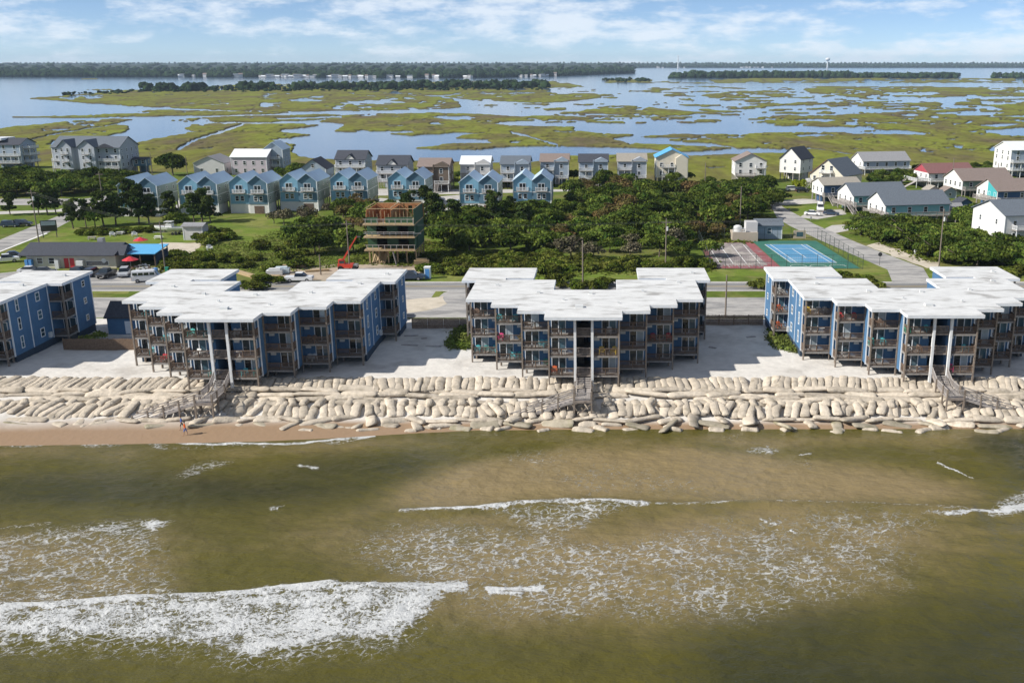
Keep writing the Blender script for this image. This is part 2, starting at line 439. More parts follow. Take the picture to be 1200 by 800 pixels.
# ================================================================== THE SETTING
# ---- beach: dune sand, slope under the sandbags, wet shore, sea bed
def shore_y(x):
    return np.interp(x, [-90, -70, -55, -42, -33, -24, -16, 0, 70], [111.2, 111.6, 112.2, 112.9, 114.0, 115.6, 116.7, 117.1, 117.3])
def beach_z(x, y):
    ys = shore_y(x)
    z = np.where(y < ys, SEA + 0.06 * (y - ys), SEA + 0.075 * (y - ys))
    z = np.maximum(z, -4.6)
    toe = 118.2
    t = np.clip((y - toe) / (130.5 - toe), 0, 1)
    zt = SEA + 0.075 * (toe - ys)
    zs = zt + (0.0 - zt) * t
    z = np.where(y > toe, zs, z)
    z = np.where(y > 130.5, 0.0, z)
    b = np.clip((y - 131) / 6, 0, 1) * np.clip((163.0 - y) / 6, 0, 1)
    z = z + b * (0.55 * (fbm(x * 0.11, y * 0.11, 4) - 0.5) + 0.10 * (fbm(x * 0.8, y * 0.8, 2) - 0.5))
    return z
xs = np.concatenate([[-6000, -1500, -500, -250], np.arange(-150, 110.1, 0.7), [200, 500, 1500, 6000]])
ys_ = np.concatenate([[-1000, -200, 30, 60, 80], np.arange(90, 162.6, 0.6), [162.9]])
gx, gy = np.meshgrid(xs, ys_)
bzv = beach_z(gx, gy)
shy = shore_y(gx)
wet = np.clip(1.0 - (gy - shy - 3.2 - 1.6 * fbm(gx * 0.15, gy * 0.15, 3)) / 4.5, 0, 1) * np.clip((119.5 - gy) / 1.0, 0, 1)
sm = mat('beach_sand', (0.615, 0.585, 0.54), 0.95, 0.10, 0.7, bump=0.07, bscale=1.3, spec=0.08, col2=(0.46, 0.43, 0.39), c2scale=0.13, c2lo=0.5, c2hi=0.72)
nt = sm.node_tree; L = nt.links.new; bs = nt.nodes['Principled BSDF']
old = bs.inputs['Base Color'].links[0].from_socket
at = nd(nt, 'ShaderNodeAttribute', attribute_name='wet')
mw = nd(nt, 'ShaderNodeMixRGB'); L(at.outputs['Fac'], mw.inputs['Fac']); L(old, mw.inputs['Color1']); mw.inputs['Color2'].default_value = (0.30, 0.205, 0.13, 1)
L(mw.outputs['Color'], bs.inputs['Base Color'])
rw = nd(nt, 'ShaderNodeMapRange'); L(at.outputs['Fac'], rw.inputs['Value']); rw.inputs['To Min'].default_value = 0.95; rw.inputs['To Max'].default_value = 0.35
L(rw.outputs['Result'], bs.inputs['Roughness'])
beach = put('beach', np_mesh('beach', np.stack([gx, gy, bzv], -1).reshape(-1, 3), grid_faces(*gx.shape), 'beach_sand', True, {'wet': wet}))
tag(beach, kind='structure')

# ---- island ground behind the beach, sloping into the sound
gxs = np.concatenate([[-6000, -2000, -900, -500], np.arange(-320, 261, 10.0), [500, 900, 2000, 6000]])
gys = np.concatenate([np.arange(162.5, 360, 8.0), np.arange(360, 424, 3.0), [440]])
gx, gy = np.meshgrid(gxs, gys)
back = np.interp(gx, [-320, -230, -190, -120, -60, -20, 40, 80, 160, 300], [430, 432, 412, 400, 378, 374, 378, 388, 410, 420])
gz = -4.2 * np.clip((gy - back + 14) / 26.0, 0, 1)
ground = put('ground', np_mesh('ground', np.stack([gx, gy, gz], -1).reshape(-1, 3), grid_faces(*gx.shape), 'grass', True))
tag(ground, kind='structure')

def dens(pts, step=1.5, jit=0.0, seed=1, closed=True):
    """subdivide an outline in world space and roughen it"""
    r = random.Random(seed); out = []
    n = len(pts)
    for i in range(n if closed else n - 1):
        a = pts[i]; b = pts[(i + 1) % n]
        k = max(1, int(math.hypot(b[0] - a[0], b[1] - a[1]) / step))
        for j in range(k):
            t = j / k
            out.append((a[0] + (b[0] - a[0]) * t + (r.uniform(-jit, jit) if j else 0), a[1] + (b[1] - a[1]) * t + (r.uniform(-jit, jit) if j else 0)))
    return out
def sheet(name, m, pts, z, jit=0.0, step=2.0, px=True, seed=3):
    if px: pts = [G(*q) for q in pts]
    if jit: pts = dens(pts, step, jit, seed)
    from mathutils.geometry import tessellate_polygon
    tri = tessellate_polygon([[Vector((x, y, 0)) for x, y in pts]])
    me = bpy.data.meshes.new(name)
    fs = []
    for a, b, c in tri:
        (x0, y0), (x1, y1), (x2, y2) = pts[a], pts[b], pts[c]
        fs.append((a, b, c) if (x1 - x0) * (y2 - y0) - (x2 - x0) * (y1 - y0) > 0 else (a, c, b))
    me.from_pydata([(x, y, z) for x, y in pts], [], fs)
    me.materials.append(M(m))
    return tag(put(name, me), kind='structure')

# roads and lots (each sheet a few millimetres above the one below)
sheet('lawn', 'lawn', [(205, 300), (215, 283), (260, 262), (300, 252), (352, 252), (372, 268), (330, 292), (280, 312), (225, 318)], 0.006, 1.2)
sheet('lawn', 'lawn', [(0, 312), (0, 300), (56, 276), (70, 268), (150, 262), (190, 262), (330, 252), (330, 264), (205, 284), (140, 288), (20, 291), (24, 318), (0, 322)], 0.004, 1.0)
sheet('lawn', 'lawn', [(468, 351), (468, 340.5), (514, 340.5), (520, 344), (512, 348)], 0.008, 0.6)
sheet('lawn', 'lawn', [(92, 344), (92, 335), (150, 335), (150, 344)], 0.008, 0.5)
sheet('lawn', 'lawn', [(500, 324), (640, 318), (830, 316), (900, 317), (900, 323), (820, 325), (640, 327), (500, 330)], 0.004, 0.5)
sheet('lawn', 'lawn', [(1010, 313), (960, 283), (1042, 316), (1036, 321), (900, 323), (900, 316)], 0.006, 0.3)
sheet('lawn', 'lawn', [(1050, 322), (1200, 316), (1300, 318), (1300, 330), (1130, 333), (1050, 334)], 0.004, 0.3)
sheet('lawn', 'lawn', [(912, 250), (912, 243), (968, 240), (1000, 236), (1000, 246), (955, 256), (935, 258)], 0.008, 0.3)
sheet('lawn', 'lawn', [(940, 262), (1010, 255), (1028, 262), (1000, 272), (962, 268)], 0.008, 0.3)
sheet('lawn', 'lawn', [(1120, 262), (1150, 250), (1200, 272), (1200, 300), (1170, 292)], 0.008, 0.6)
sheet('lawn', 'lawn', [(500, 300), (505, 275), (530, 274), (528, 300)], 0.006, 0.8)
def wrect(name, m, x0, x1, y0, y1, z): return sheet(name, m, [(x0, y0), (x1, y0), (x1, y1), (x0, y1)], z, px=False)
wrect('road', 'asphalt', -900, 900, 184.2, 191.2, 0.016)
wrect('road_edge', 'concrete', -900, 900, 191.25, 192.1, 0.012)
wrect('road_edge', 'concrete', -900, 900, 183.5, 184.15, 0.012)
for i in range(-30, 31):
    pass
wrect('lane_marking', 'road_white', -900, 900, 190.75, 190.9, 0.022)
wrect('lane_marking', 'road_white', -900, 900, 184.5, 184.65, 0.022)
wrect('lane_marking', 'road_yellow', -900, 900, 187.5, 187.62, 0.022)
wrect('lane_marking', 'road_yellow', -900, 900, 187.78, 187.9, 0.022)
# parking lots behind the condos
wrect('parking_lot', 'asphalt_pale', -160, 110, 163.4, 178.4, 0.012)
for x0, x1 in ((-38.0, -31.5), (-18, 8), (52, 64), (-84, -76)):
    wrect('lot_entrance', 'asphalt_pale', x0, x1, 178.4, 183.5, 0.014)
sheet('lot_entrance', 'asphalt_pale', [(514, 348), (520, 343), (530, 339.6), (546, 339.6), (546, 352), (514, 352)], 0.0145)
sheet('dirt_patch', 'gravel_sand', [(470, 352), (520, 347), (524, 356), (500, 364), (466, 368)], 0.018, 0.4)
sheet('dirt_patch', 'gravel_sand', [(516, 388), (545, 380), (560, 376), (560, 384)], 0.018, 0.3)
# restaurant lot
sheet('parking_lot', 'asphalt_pale', [(-20, 336), (-20, 322), (28, 317), (200, 317), (205, 322), (170, 330.6), (60, 331)], 0.010, 0.4)
sheet('sand_patch', 'gravel_sand', [(170, 296), (190, 284), (238, 285), (226, 296), (200, 302), (188, 306)], 0.010, 0.5)
sheet('dirt_patch', 'dirt', [(300, 325), (330, 316), (400, 308), (500, 306), (505, 322), (470, 328), (330, 329)], 0.010, 0.8)
# highway on the far left, curving inland, and the street joining it
sheet('road', 'asphalt_pale', [(-220, 372), (-60, 318), (0, 295.5), (54, 274), (84, 258), (110, 244), (142, 240), (150, 226), (128, 229), (100, 233), (0, 233), (-200, 233), (-200, 240.5), (0, 240.5), (74, 240.5), (86, 246), (66, 254), (0, 281), (-100, 318)], 0.018)
sheet('lane_marking', 'road_white', [(-60, 317), (0, 294.2), (54, 273), (56, 273.6), (0, 295.2), (-60, 318)], 0.024)
sheet('pavement', 'concrete', [(150, 226), (205, 222), (208, 229), (150, 236)], 0.014, 0.0)
sheet('pavement', 'concrete', [(-40, 249), (66, 246), (76, 243.5), (74, 248), (-40, 253)], 0.013, 0.0)
# street on the right
sheet('road', 'asphalt_pale', [(1046, 331.2), (1040, 316), (1003, 300), (960, 281), (926, 265), (911, 256), (903, 241), (884, 229), (902, 229), (918, 243), (955, 263), (1005, 284.5), (1052, 303), (1082, 314), (1092, 331.2)], 0.018)
sheet('driveway', 'concrete', [(936, 255), (950, 247), (988, 245.5), (992, 251), (958, 257)], 0.013)
sheet('driveway', 'concrete', [(905, 236), (940, 233), (965, 234), (960, 238), (912, 241)], 0.013)
sheet('driveway', 'concrete', [(962, 270), (975, 264), (1005, 262), (1010, 267), (975, 274)], 0.013)
sheet('sand_patch', 'gravel_sand', [(1015, 288), (1030, 284), (1098, 306), (1102, 314), (1086, 314), (1052, 302)], 0.011, 0.5)
# driveways between the blue twin houses
for q in ([(430, 240), (445, 232), (458, 233), (452, 246)], [(498, 252), (505, 231), (545, 228), (540, 252)], [(545, 252), (586, 246), (604, 230), (650, 236), (648, 250), (590, 254)], [(205, 246), (212, 226), (420, 221), (560, 222), (680, 222), (680, 224), (560, 227), (300, 232), (215, 240)]):
    sheet('driveway', 'concrete', q, 0.012, 0.2)

# ---- tennis courts
def court_frame(pts):
    return [G(*q) for q in pts]
sheet('tennis_court', 'tennis_green', [(36.6, 238.5), (52.2, 238.5), (54.6, 205.0), (38.2, 205.0)][::-1], 0.012, px=False)
sheet('tennis_court', 'court_red', [(23.8, 237.5), (36.5, 237.5), (38.1, 204.8), (23.0, 204.8)][::-1], 0.012, px=False)
sheet('tennis_playing_area', 'tennis_blue', [(38.9, 233.4), (48.8, 233.4), (51.0, 211.2), (41.0, 211.2)][::-1], 0.018, px=False)
sheet('tennis_playing_area', 'court_worn', [(24.6, 235.5), (34.4, 235.5), (35.6, 208.5), (24.4, 208.5)][::-1], 0.018, px=False)
def cline(a, b, w=0.16, z=0.024, m='road_white'):
    dx, dy = b[0] - a[0], b[1] - a[1]; l = math.hypot(dx, dy); nx, ny = -dy / l * w / 2, dx / l * w / 2
    return sheet('court_line', m, [(a[0] + nx, a[1] + ny), (a[0] - nx, a[1] - ny), (b[0] - nx, b[1] - ny), (b[0] + nx, b[1] + ny)], z, px=False)
def cp(u, v):   # court coordinates 0..1 across, 0..1 inland
    xl = 41.0 + (38.9 - 41.0) * v; xr = 51.0 + (48.8 - 51.0) * v
    return xl + (xr - xl) * u, 211.2 + 22.2 * v
for i, (a, b) in enumerate((((0, 0), (0, 1)), ((1, 0), (1, 1)), ((0, 0), (1, 0)), ((0, 1), (1, 1)), ((.13, 0), (.13, 1)), ((.87, 0), (.87, 1)), ((.13, .25), (.87, .25)), ((.13, .75), (.87, .75)), ((.5, .25), (.5, .75)))):
    cline(cp(*a), cp(*b), z=0.022 + i * 0.003)
for k in range(3):
    c = (42.0 + 4.2 * k, 207.2); pts = [(c[0] + 1.8 * math.cos(t), c[1] + 1.8 * math.sin(t)) for t in np.linspace(0.2, 2.9, 10)]
    for a, b in zip(pts[:-1], pts[1:]): cline(a, b, 0.18, 0.024 + 0.002 * k)
for k in range(4):
    cline((25.5 + 2.9 * k, 210), (25.3 + 2.8 * k, 233), 0.16, 0.024 + 0.003 * k)
# bare patches of the old court where the paint has gone
for k in range(14):
    x = 25 + 0.72 * k
    cline((x, 206.0 + (k % 3) * 0.6), (x - 0.4, 209.5 + (k % 4)), 0.35, 0.040 + 0.002 * k, 'court_worn')

# ---- sound (the water behind the island)
def water_mat(name, col, rough, bump, scale, stretch):
    m = bpy.data.materials.new(name); m.use_nodes = True; nt = m.node_tree; b = nt.nodes['Principled BSDF']; L = nt.links.new
    b.inputs['Base Color'].default_value = (*col, 1); b.inputs['Roughness'].default_value = rough; b.inputs['IOR'].default_value = 1.33
    geo = nd(nt, 'ShaderNodeNewGeometry'); mp = nd(nt, 'ShaderNodeMapping'); mp.inputs['Scale'].default_value = stretch; L(geo.outputs['Position'], mp.inputs['Vector'])
    n = nd(nt, 'ShaderNodeTexNoise', Scale=scale, Detail=5.0, Roughness=0.6); L(mp.outputs['Vector'], n.inputs['Vector'])
    bp = nd(nt, 'ShaderNodeBump', Strength=1.0, Distance=bump); L(n.outputs['Fac'], bp.inputs['Height']); L(bp.outputs['Normal'], b.inputs['Normal'])
    n2 = nd(nt, 'ShaderNodeTexNoise', Scale=0.012, Detail=4.0); L(mp.outputs['Vector'], n2.inputs['Vector'])
    cr = nd(nt, 'ShaderNodeMixRGB'); L(n2.outputs['Fac'], cr.inputs['Fac']); cr.inputs['Color1'].default_value = (*[c * 0.75 for c in col], 1); cr.inputs['Color2'].default_value = (*[c * 1.25 for c in col], 1)
    L(cr.outputs['Color'], b.inputs['Base Color'])
    MATS[name] = m; return m
water_mat('sound_water', (0.10, 0.155, 0.225), 0.10, 0.035, 0.35, (0.5, 1.0, 1.0))
mb = MB(); mb.add([(-7000, 392, SEA), (7000, 392, SEA), (7000, 13000, SEA), (-7000, 13000, SEA)], [(0, 1, 2, 3)])
tag(mb.build('sound_water', 'sound_water'), kind='structure')

# ---- salt marsh: islands of cordgrass standing in the sound
LAND = [
 [(30, 115.5), (75, 112.5), (150, 106), (300, 99), (600, 95), (650, 95.5), (685, 101), (640, 107), (600, 108.5), (520, 111.5), (494, 112.5), (532, 116), (543, 126), (480, 129), (400, 130), (345, 131), (300, 131), (200, 127), (172, 125.5), (107, 121)],
 [(545, 109), (600, 110), (660, 109), (717, 111), (720, 113), (680, 118), (640, 121), (600, 119), (560, 118), (520, 113.5)],
 [(8, 137.5), (100, 136), (150, 133), (175, 129), (300, 131.5), (345, 132), (300, 134.5), (230, 136), (160, 136.8), (60, 138.3)],
 [(-260, 158), (0, 151), (87, 142), (120, 140.5), (157, 140), (130, 146), (150, 148), (151, 153), (125, 160), (62, 165), (55, 171), (140, 171.5), (148, 171), (180, 164), (229, 155), (217, 151), (225, 146), (280, 145), (300, 146), (345, 145.5), (374, 147), (360, 149.5), (330, 152), (330, 156), (366, 158.5), (345, 161), (315, 164), (345, 170), (342, 178), (352, 185), (395, 188), (430, 188.5), (500, 190), (600, 192), (640, 190), (672, 188), (660, 184), (720, 182.3), (775, 179.5), (790, 181), (807, 184), (850, 182), (900, 180), (935, 180), (945, 178), (935, 176), (900, 173.5), (870, 174.5), (845, 169.5), (780, 164), (825, 161.5), (745, 160.5), (800, 158), (860, 158), (900, 156), (985, 156), (1037, 152), (990, 149), (905, 147), (920, 143), (895, 142), (905, 136), (950, 136), (1007, 134), (1060, 131), (1100, 128), (1200, 127), (1460, 128), (1460, 230), (-260, 230)],
 [(202, 142), (240, 138), (300, 136), (390, 134.5), (403, 138), (360, 141), (320, 143), (230, 143.5)],
 [(390, 154), (402, 150), (404, 145), (375, 143), (395, 136), (440, 134), (512, 132.5), (560, 134), (600, 137), (650, 136), (697, 138), (690, 140), (640, 141.5), (600, 141.5), (577, 145), (600, 148), (675, 149), (668, 152.5), (700, 157), (745, 158.5), (720, 162), (717, 164), (733, 167.5), (660, 169), (640, 168), (600, 160), (560, 157), (545, 155), (485, 159), (455, 157), (425, 155)],
 [(482, 174.5), (510, 172), (525, 169), (578, 168.5), (575, 165.5), (533, 162), (545, 158.5), (575, 156.5), (600, 158), (625, 162), (640, 167), (700, 168), (780, 170), (830, 173), (858, 174), (840, 176), (800, 178), (778, 177), (760, 173.5), (720, 172.5), (650, 172), (600, 171.5), (560, 175.5), (520, 175)],
 [(672, 132.5), (705, 125), (735, 124), (765, 127), (825, 132.5), (780, 136), (770, 139), (740, 136), (700, 133.5)],
 [(778, 111), (800, 109), (815, 119), (800, 120.5), (785, 116)],
 [(820, 112), (870, 107), (900, 106.5), (935, 108), (915, 113), (880, 116), (840, 115)],
 [(840, 124), (900, 120.5), (940, 123), (900, 125)],
 [(940, 104), (1000, 101.5), (1090, 102), (1200, 104), (1460, 104), (1460, 112), (1150, 113), (1080, 114.5), (1000, 114), (970, 110), (950, 109)],
 [(965, 120), (1030, 119), (1150, 119.5), (1150, 123), (1080, 124.5), (1010, 126.5), (975, 126)],
 [(1155, 127), (1200, 120), (1460, 118), (1460, 128), (1175, 128)],
 [(700, 96.5), (790, 95.5), (900, 91.5), (1200, 92), (1460, 92), (1460, 97.5), (900, 97.5), (800, 98)],
 [(705, 94), (735, 92), (765, 94), (760, 97), (710, 97)],
 [(635, 128), (665, 126.5), (662, 129), (640, 129.5)],
 [(608, 113.5), (690, 115), (668, 118)],
 [(95, 92.3), (113, 91.8), (116, 93.3), (98, 93.6)],
 [(100, 105.3), (130, 104.6), (130, 106.0)],
]
WATER = [
 [(990, 156), (1050, 151.5), (1091, 156.5), (1080, 158.5), (1000, 157.5)],
 [(1147, 152.5), (1200, 150), (1300, 152), (1300, 161.5), (1175, 160)],
 [(1140, 147), (1180, 144.5), (1200, 146), (1170, 149.5)],
 [(918, 141.5), (950, 139.5), (982, 141), (970, 143.5)],
 [(1095, 132.5), (1135, 130), (1182, 132.5), (1160, 136), (1110, 135.5)],
 [(1150, 137), (1200, 135.5), (1250, 137), (1200, 139.5)],
 [(500, 136.8), (545, 135.5), (560, 139), (535, 141), (510, 139)],
 [(448, 146.5), (480, 147), (470, 149)], [(425, 154.2), (480, 153.5), (487, 156), (450, 157)],
 [(407, 119), (450, 117.5), (480, 120), (450, 121.5), (410, 121.5)], [(335, 117.5), (365, 116), (385, 118.5), (350, 120)],
 [(535, 162.5), (577, 163.5), (570, 166.5), (545, 167)],
 [(60, 152.5), (82, 150), (80, 153), (62, 154)], [(70, 146.5), (108, 145), (100, 147.5)], [(232, 174.5), (252, 172.5), (250, 175), (235, 176)], [(272, 174), (290, 173.5), (282, 176)],
 [(320, 138.5), (398, 136.5), (402, 138.5), (330, 141)],
 [(1010, 144), (1060, 143), (1055, 145.5), (1015, 145.5)], [(845, 161), (875, 159), (870, 162)], [(885, 168), (903, 166.8), (903, 169)], [(828, 196.5), (850, 194.5), (850, 197.5), (832, 199)], [(885, 195.5), (905, 194.5), (900, 197.5)],
 [(640, 163.5), (655, 162.8), (660, 165)], [(600, 165.2), (613, 165.5), (608, 168.5), (596, 168.8)],
]
CREEK = [([(28, 167.5), (60, 158), (125, 148), (133, 146)], 0.9), ([(207, 176), (232, 163), (285, 146.5)], 1.6), ([(935, 173.5), (965, 176), (990, 180), (1010, 181.5)], 0.9), ([(600, 156), (620, 160), (640, 166.5), (655, 170)], 1.4)]
rx0, ry0, rsx, rsy = -260.0, 88.0, 1.0, 0.5
RX, RY = np.meshgrid(np.arange(rx0, 1460, rsx), np.arange(ry0, 216, rsy))
land = np.zeros(RX.shape)
wpx = RX + 9.0 * (fbm(RX * 0.09, RY * 0.5, 5, 0.62) - 0.5); wpy = RY + 2.6 * (fbm(RX * 0.06 + 40, RY * 0.5 + 9, 5, 0.65) - 0.5)
for P in LAND: land[inpoly(wpx, wpy, P)] = 1
for P in WATER: land[inpoly(wpx, wpy, P)] = 0
for P, w in CREEK: land[segdist(wpx, wpy * 1.0, P) < w] = 0
pool = fbm(RX * 0.035, RY * 0.22, 4, 0.6)
ptrhr = np.interp(RX, [-260, 250, 600, 860, 1000, 1460], [0.70, 0.685, 0.68, 0.635, 0.615, 0.60]) + np.interp(RY, [88, 120, 150, 166, 180, 216], [0.0, -0.035, 0.0, 0.06, 0.12, 0.2])
land[(pool > ptrhr)] = 0
fine = fbm(RX * 0.05 + 13, RY * 0.75 + 3, 4, 0.65)
land[(fine > np.interp(RX, [-260, 300, 600, 1460], [0.74, 0.73, 0.70, 0.685]) + np.interp(RY, [88, 110, 150, 175, 216], [-0.02, -0.03, 0.0, 0.07, 0.2]))] = 0
rid = np.abs(fbm(RX * 0.022 + 5, RY * 0.13 + 60, 3, 0.5) - 0.5)
land[(rid < 0.006) & (RY < 178)] = 0
isl = fbm(RX * 0.035 + 70, RY * 0.55 + 11, 5, 0.62)
land[(isl > np.interp(RX, [-260, 500, 700, 900, 1460], [0.8, 0.74, 0.635, 0.615, 0.615])) & (RY > 101) & (RY < 145) & (RX > 560)] = 1
lf = blur(land, 1, 0, 1)
step_u, step_v = 1.3, 0.35
gu, gv = np.meshgrid(np.arange(-240, 1440, step_u), np.concatenate([np.arange(90.5, 120, 0.3), np.arange(120, 215, step_v)]))
lv = bilin(lf, (gu - rx0) / rsx, (gv - ry0) / rsy)
mX, mY = G_np(gu, gv, SEA)
mz = SEA - 0.5 + 1.15 * np.clip(lv * 1.3, 0, 1) + 0.22 * (fbm(mX * 0.15, mY * 0.05, 3) - 0.5) * (lv > 0.6)
bank = np.clip(1.25 - lv * 1.25, 0, 1)
F = grid_faces(*gu.shape)
# rows run from far to near here, so flip the winding
F = F[:, ::-1]
keep = (lv.ravel()[F] > 0.02).any(1)
F = F[keep]
used = np.unique(F); remap = np.full(gu.size, -1); remap[used] = np.arange(len(used))
mm_ = bpy.data.materials.new('marsh_grass'); mm_.use_nodes = True; nt = mm_.node_tree; L = nt.links.new; b = nt.nodes['Principled BSDF']; b.inputs['Roughness'].default_value = 0.95; b.inputs['Specular IOR Level'].default_value = 0.05
geo = nd(nt, 'ShaderNodeNewGeometry')
mp = nd(nt, 'ShaderNodeMapping'); mp.inputs['Scale'].default_value = (1.0, 0.35, 1); L(geo.outputs['Position'], mp.inputs['Vector'])
n1 = nd(nt, 'ShaderNodeTexNoise', Scale=0.028, Detail=6.0, Roughness=0.62); L(mp.outputs['Vector'], n1.inputs['Vector'])
rp = nd(nt, 'ShaderNodeValToRGB'); L(n1.outputs['Fac'], rp.inputs['Fac'])
cr_ = rp.color_ramp; cr_.elements[0].position = 0.34; cr_.elements[0].color = (0.120, 0.095, 0.055, 1); cr_.elements[1].position = 0.66; cr_.elements[1].color = (0.165, 0.190, 0.028, 1)
e_ = cr_.elements.new(0.44); e_.color = (0.135, 0.125, 0.038, 1)
e_ = cr_.elements.new(0.54); e_.color = (0.160, 0.168, 0.030, 1)
n2 = nd(nt, 'ShaderNodeTexNoise', Scale=0.25, Detail=4.0); L(mp.outputs['Vector'], n2.inputs['Vector'])
r2 = nd(nt, 'ShaderNodeMapRange'); L(n2.outputs['Fac'], r2.inputs['Value']); r2.inputs['From Min'].default_value = 0.3; r2.inputs['From Max'].default_value = 0.7; r2.inputs['To Min'].default_value = 0.72; r2.inputs['To Max'].default_value = 1.25
sc_ = nd(nt, 'ShaderNodeVectorMath', operation='SCALE'); L(rp.outputs['Color'], sc_.inputs[0]); L(r2.outputs['Result'], sc_.inputs['Scale'])
ab = nd(nt, 'ShaderNodeAttribute', attribute_name='bank')
mk = nd(nt, 'ShaderNodeMixRGB'); L(ab.outputs['Fac'], mk.inputs['Fac']); L(sc_.outputs['Vector'], mk.inputs['Color1']); mk.inputs['Color2'].default_value = (0.065, 0.052, 0.032, 1)
L(mk.outputs['Color'], b.inputs['Base Color'])
MATS['marsh_grass'] = mm_
V = np.stack([mX, mY, mz], -1).reshape(-1, 3)[used]
tag(put('marsh', np_mesh('marsh', V, remap[F], 'marsh_grass', True, {'bank': bank.ravel()[used]})), 'yellow-green salt marsh islands cut by blue creeks', kind='structure')

# ---- mainland woods and wooded islets across the sound: far masses of trees
_ico = {}
def ico(n=2):
    if n not in _ico:
        bm = bmesh.new(); bmesh.ops.create_icosphere(bm, subdivisions=n, radius=1.0)
        _ico[n] = (np.array([v.co[:] for v in bm.verts]), np.array([[v.index for v in f.verts] for f in bm.faces])); bm.free()
    return _ico[n]
def woods(name, label, pts, m='leaf_far', seed=5, rough=0.42, low=False):
    """pts: rows of (x, y, z, radius, height): one clumpy crown each, joined into one distant wood"""
    r = np.random.RandomState(seed)
    V0, F0 = ico(1 if low else 2); Vs = []; Fs = []; o = 0
    for (x, y, z, rad, h) in pts:
        k = 1 + rough * (r.rand(len(V0)) - 0.5) * 2
        v = V0 * k[:, None] * np.array([rad * r.uniform(.8, 1.25), rad * r.uniform(.8, 1.25), h * 0.55])
        v = v + np.array([x, y, z + h * 0.5])
        Vs.append(v); Fs.append(F0 + o); o += len(V0)
    ob = put(name, np_mesh(name, np.concatenate(Vs), np.concatenate(Fs), m))
    return tag(ob, label, kind='stuff')
rf = random.Random(4)
spots = [(305 + 4.0 * k + rf.uniform(-1, 1), 0) for k in range(17)] + [(384 + 5 * k + rf.uniform(-1.5, 1.5), 0) for k in range(12)] + [(rf.uniform(446, 560), 0) for _ in range(9)] + [(rf.uniform(150, 300), 0) for _ in range(6)] + [(rf.uniform(608, 660), 0) for _ in range(10)] + [(rf.uniform(860, 905), 79.75) for _ in range(10)] + [(rf.uniform(768, 805), 79.75) for _ in range(5)]
FAR_SPOTS = []
for px, py in spots:
    yy_ = py or float(np.interp(px, [-200, 150, 300, 450, 560, 640, 700, 742], [90.2, 90.5, 91.0, 91.8, 91.5, 90, 87.5, 86.2]))
    x, y = G(px, yy_, SEA); d_ = rf.uniform(2, 14) if py == 0 else 0
    FAR_SPOTS.append((x * (y + d_) / y, y + d_))
def mainland_z(d): return SEA + 0.4 + 23.0 * min(1.0, d / 2800.0)
mat('forest_floor', (0.018, 0.030, 0.012), 0.95, 0.3, 0.02)
r = np.random.RandomState(3)
pts = []
def shoreY(px): return np.interp(px, [-200, 150, 300, 450, 560, 640, 700, 742], [90.2, 90.5, 91.0, 91.8, 91.5, 90, 87.5, 86.2])
for row, dY in enumerate((0, 9, 20, 33, 50, 70, 95, 125, 165, 215, 285, 370, 480, 620, 800, 1050, 1400, 1850, 2400, 3100)):
    sp = 9.5 + 0.026 * dY
    X = -3000.0
    while X < 700:
        X += sp * r.uniform(0.7, 1.3)
        # shoreline distance in that direction
        Y0 = 2950.0
        for _ in range(2):
            px = PX0 + FOC * X / (Y0 * CP + 44 * SP)
            Y0 = G(0, float(shoreY(px)), SEA)[1]
        px = PX0 + FOC * X / (Y0 * CP + 44 * SP)
        if px > 742 - 0.012 * dY * 0: continue
        Y = Y0 + dY + r.uniform(-6, 6)
        if r.rand() < 0.02 or (dY < 30 and any(abs(X * (Y / Y0) - hx) < 14 for hx, hy in FAR_SPOTS)): continue
        hgt = r.uniform(10, 15.5) if dY < 1500 else r.uniform(10, 13)
        pts.append((X * (Y / Y0), Y, mainland_z(dY), r.uniform(5, 7.5) + sp * 0.16, hgt))
# the land those woods stand on
cols = np.arange(-260, 743, 6.0); ds = np.array([-4, 0, 300, 900, 1800, 2800, 4300.0])
V = []
for d in ds:
    for c in cols:
        x, y = G(float(c), float(shoreY(c)), SEA); k = (y + d) / y
        V.append((x * k, y + d, mainland_z(max(0, d)) - 0.6 - (0.6 if d < 0 else 0)))
tag(put('mainland', np_mesh('mainland', np.array(V), grid_faces(len(ds), len(cols)), 'forest_floor', True)), kind='structure')
V = [(x, y, z) for y, z in ((7320, SEA - .2), (7360, SEA + .2), (9000, SEA + 20), (12800, SEA + 22)) for x in np.linspace(-6800, 6800, 40)]
tag(put('mainland', np_mesh('mainland', np.array(V), grid_faces(4, 40), 'forest_floor', True)), kind='structure')
woods('mainland_woods', 'dark pine woods along the far mainland shore', pts, seed=6)
pts = []
for row, (Yb, sp, ht) in enumerate([(7350, 13, 15), (7400, 14, 16), (7500, 16, 17), (7700, 19, 18), (8000, 23, 18), (8400, 28, 18), (8900, 34, 18)]):
    X = -5200.0
    while X < 4200:
        X += sp * r.uniform(0.7, 1.3)
        pts.append((X, Yb + r.uniform(-12, 12), SEA + 0.4 + (Yb - 7350) * 0.0125, r.uniform(9, 12), ht * r.uniform(0.85, 1.1)))
woods('distant_woods', 'hazy blue-green treeline on the horizon beyond the channel', pts, seed=8, low=True)
pts = []
for k in range(900):
    px = r.uniform(783, 1122) if r.rand() < 0.85 else r.uniform(1158, 1300)
    py = r.uniform(89.0, 92.0)
    X, Y = G(px, py, SEA)
    e = min(1, (px - 780) / 25.0) if px < 900 else 1
    pts.append((X, Y, SEA + 0.3, r.uniform(5, 9), r.uniform(9, 16) * (0.45 + 0.55 * e) * (0.75 if px > 1000 else 1)))
woods('islet_woods', 'low dark woods on the long islet in front of the distant treeline', pts, seed=9, rough=0.5)
pts = []
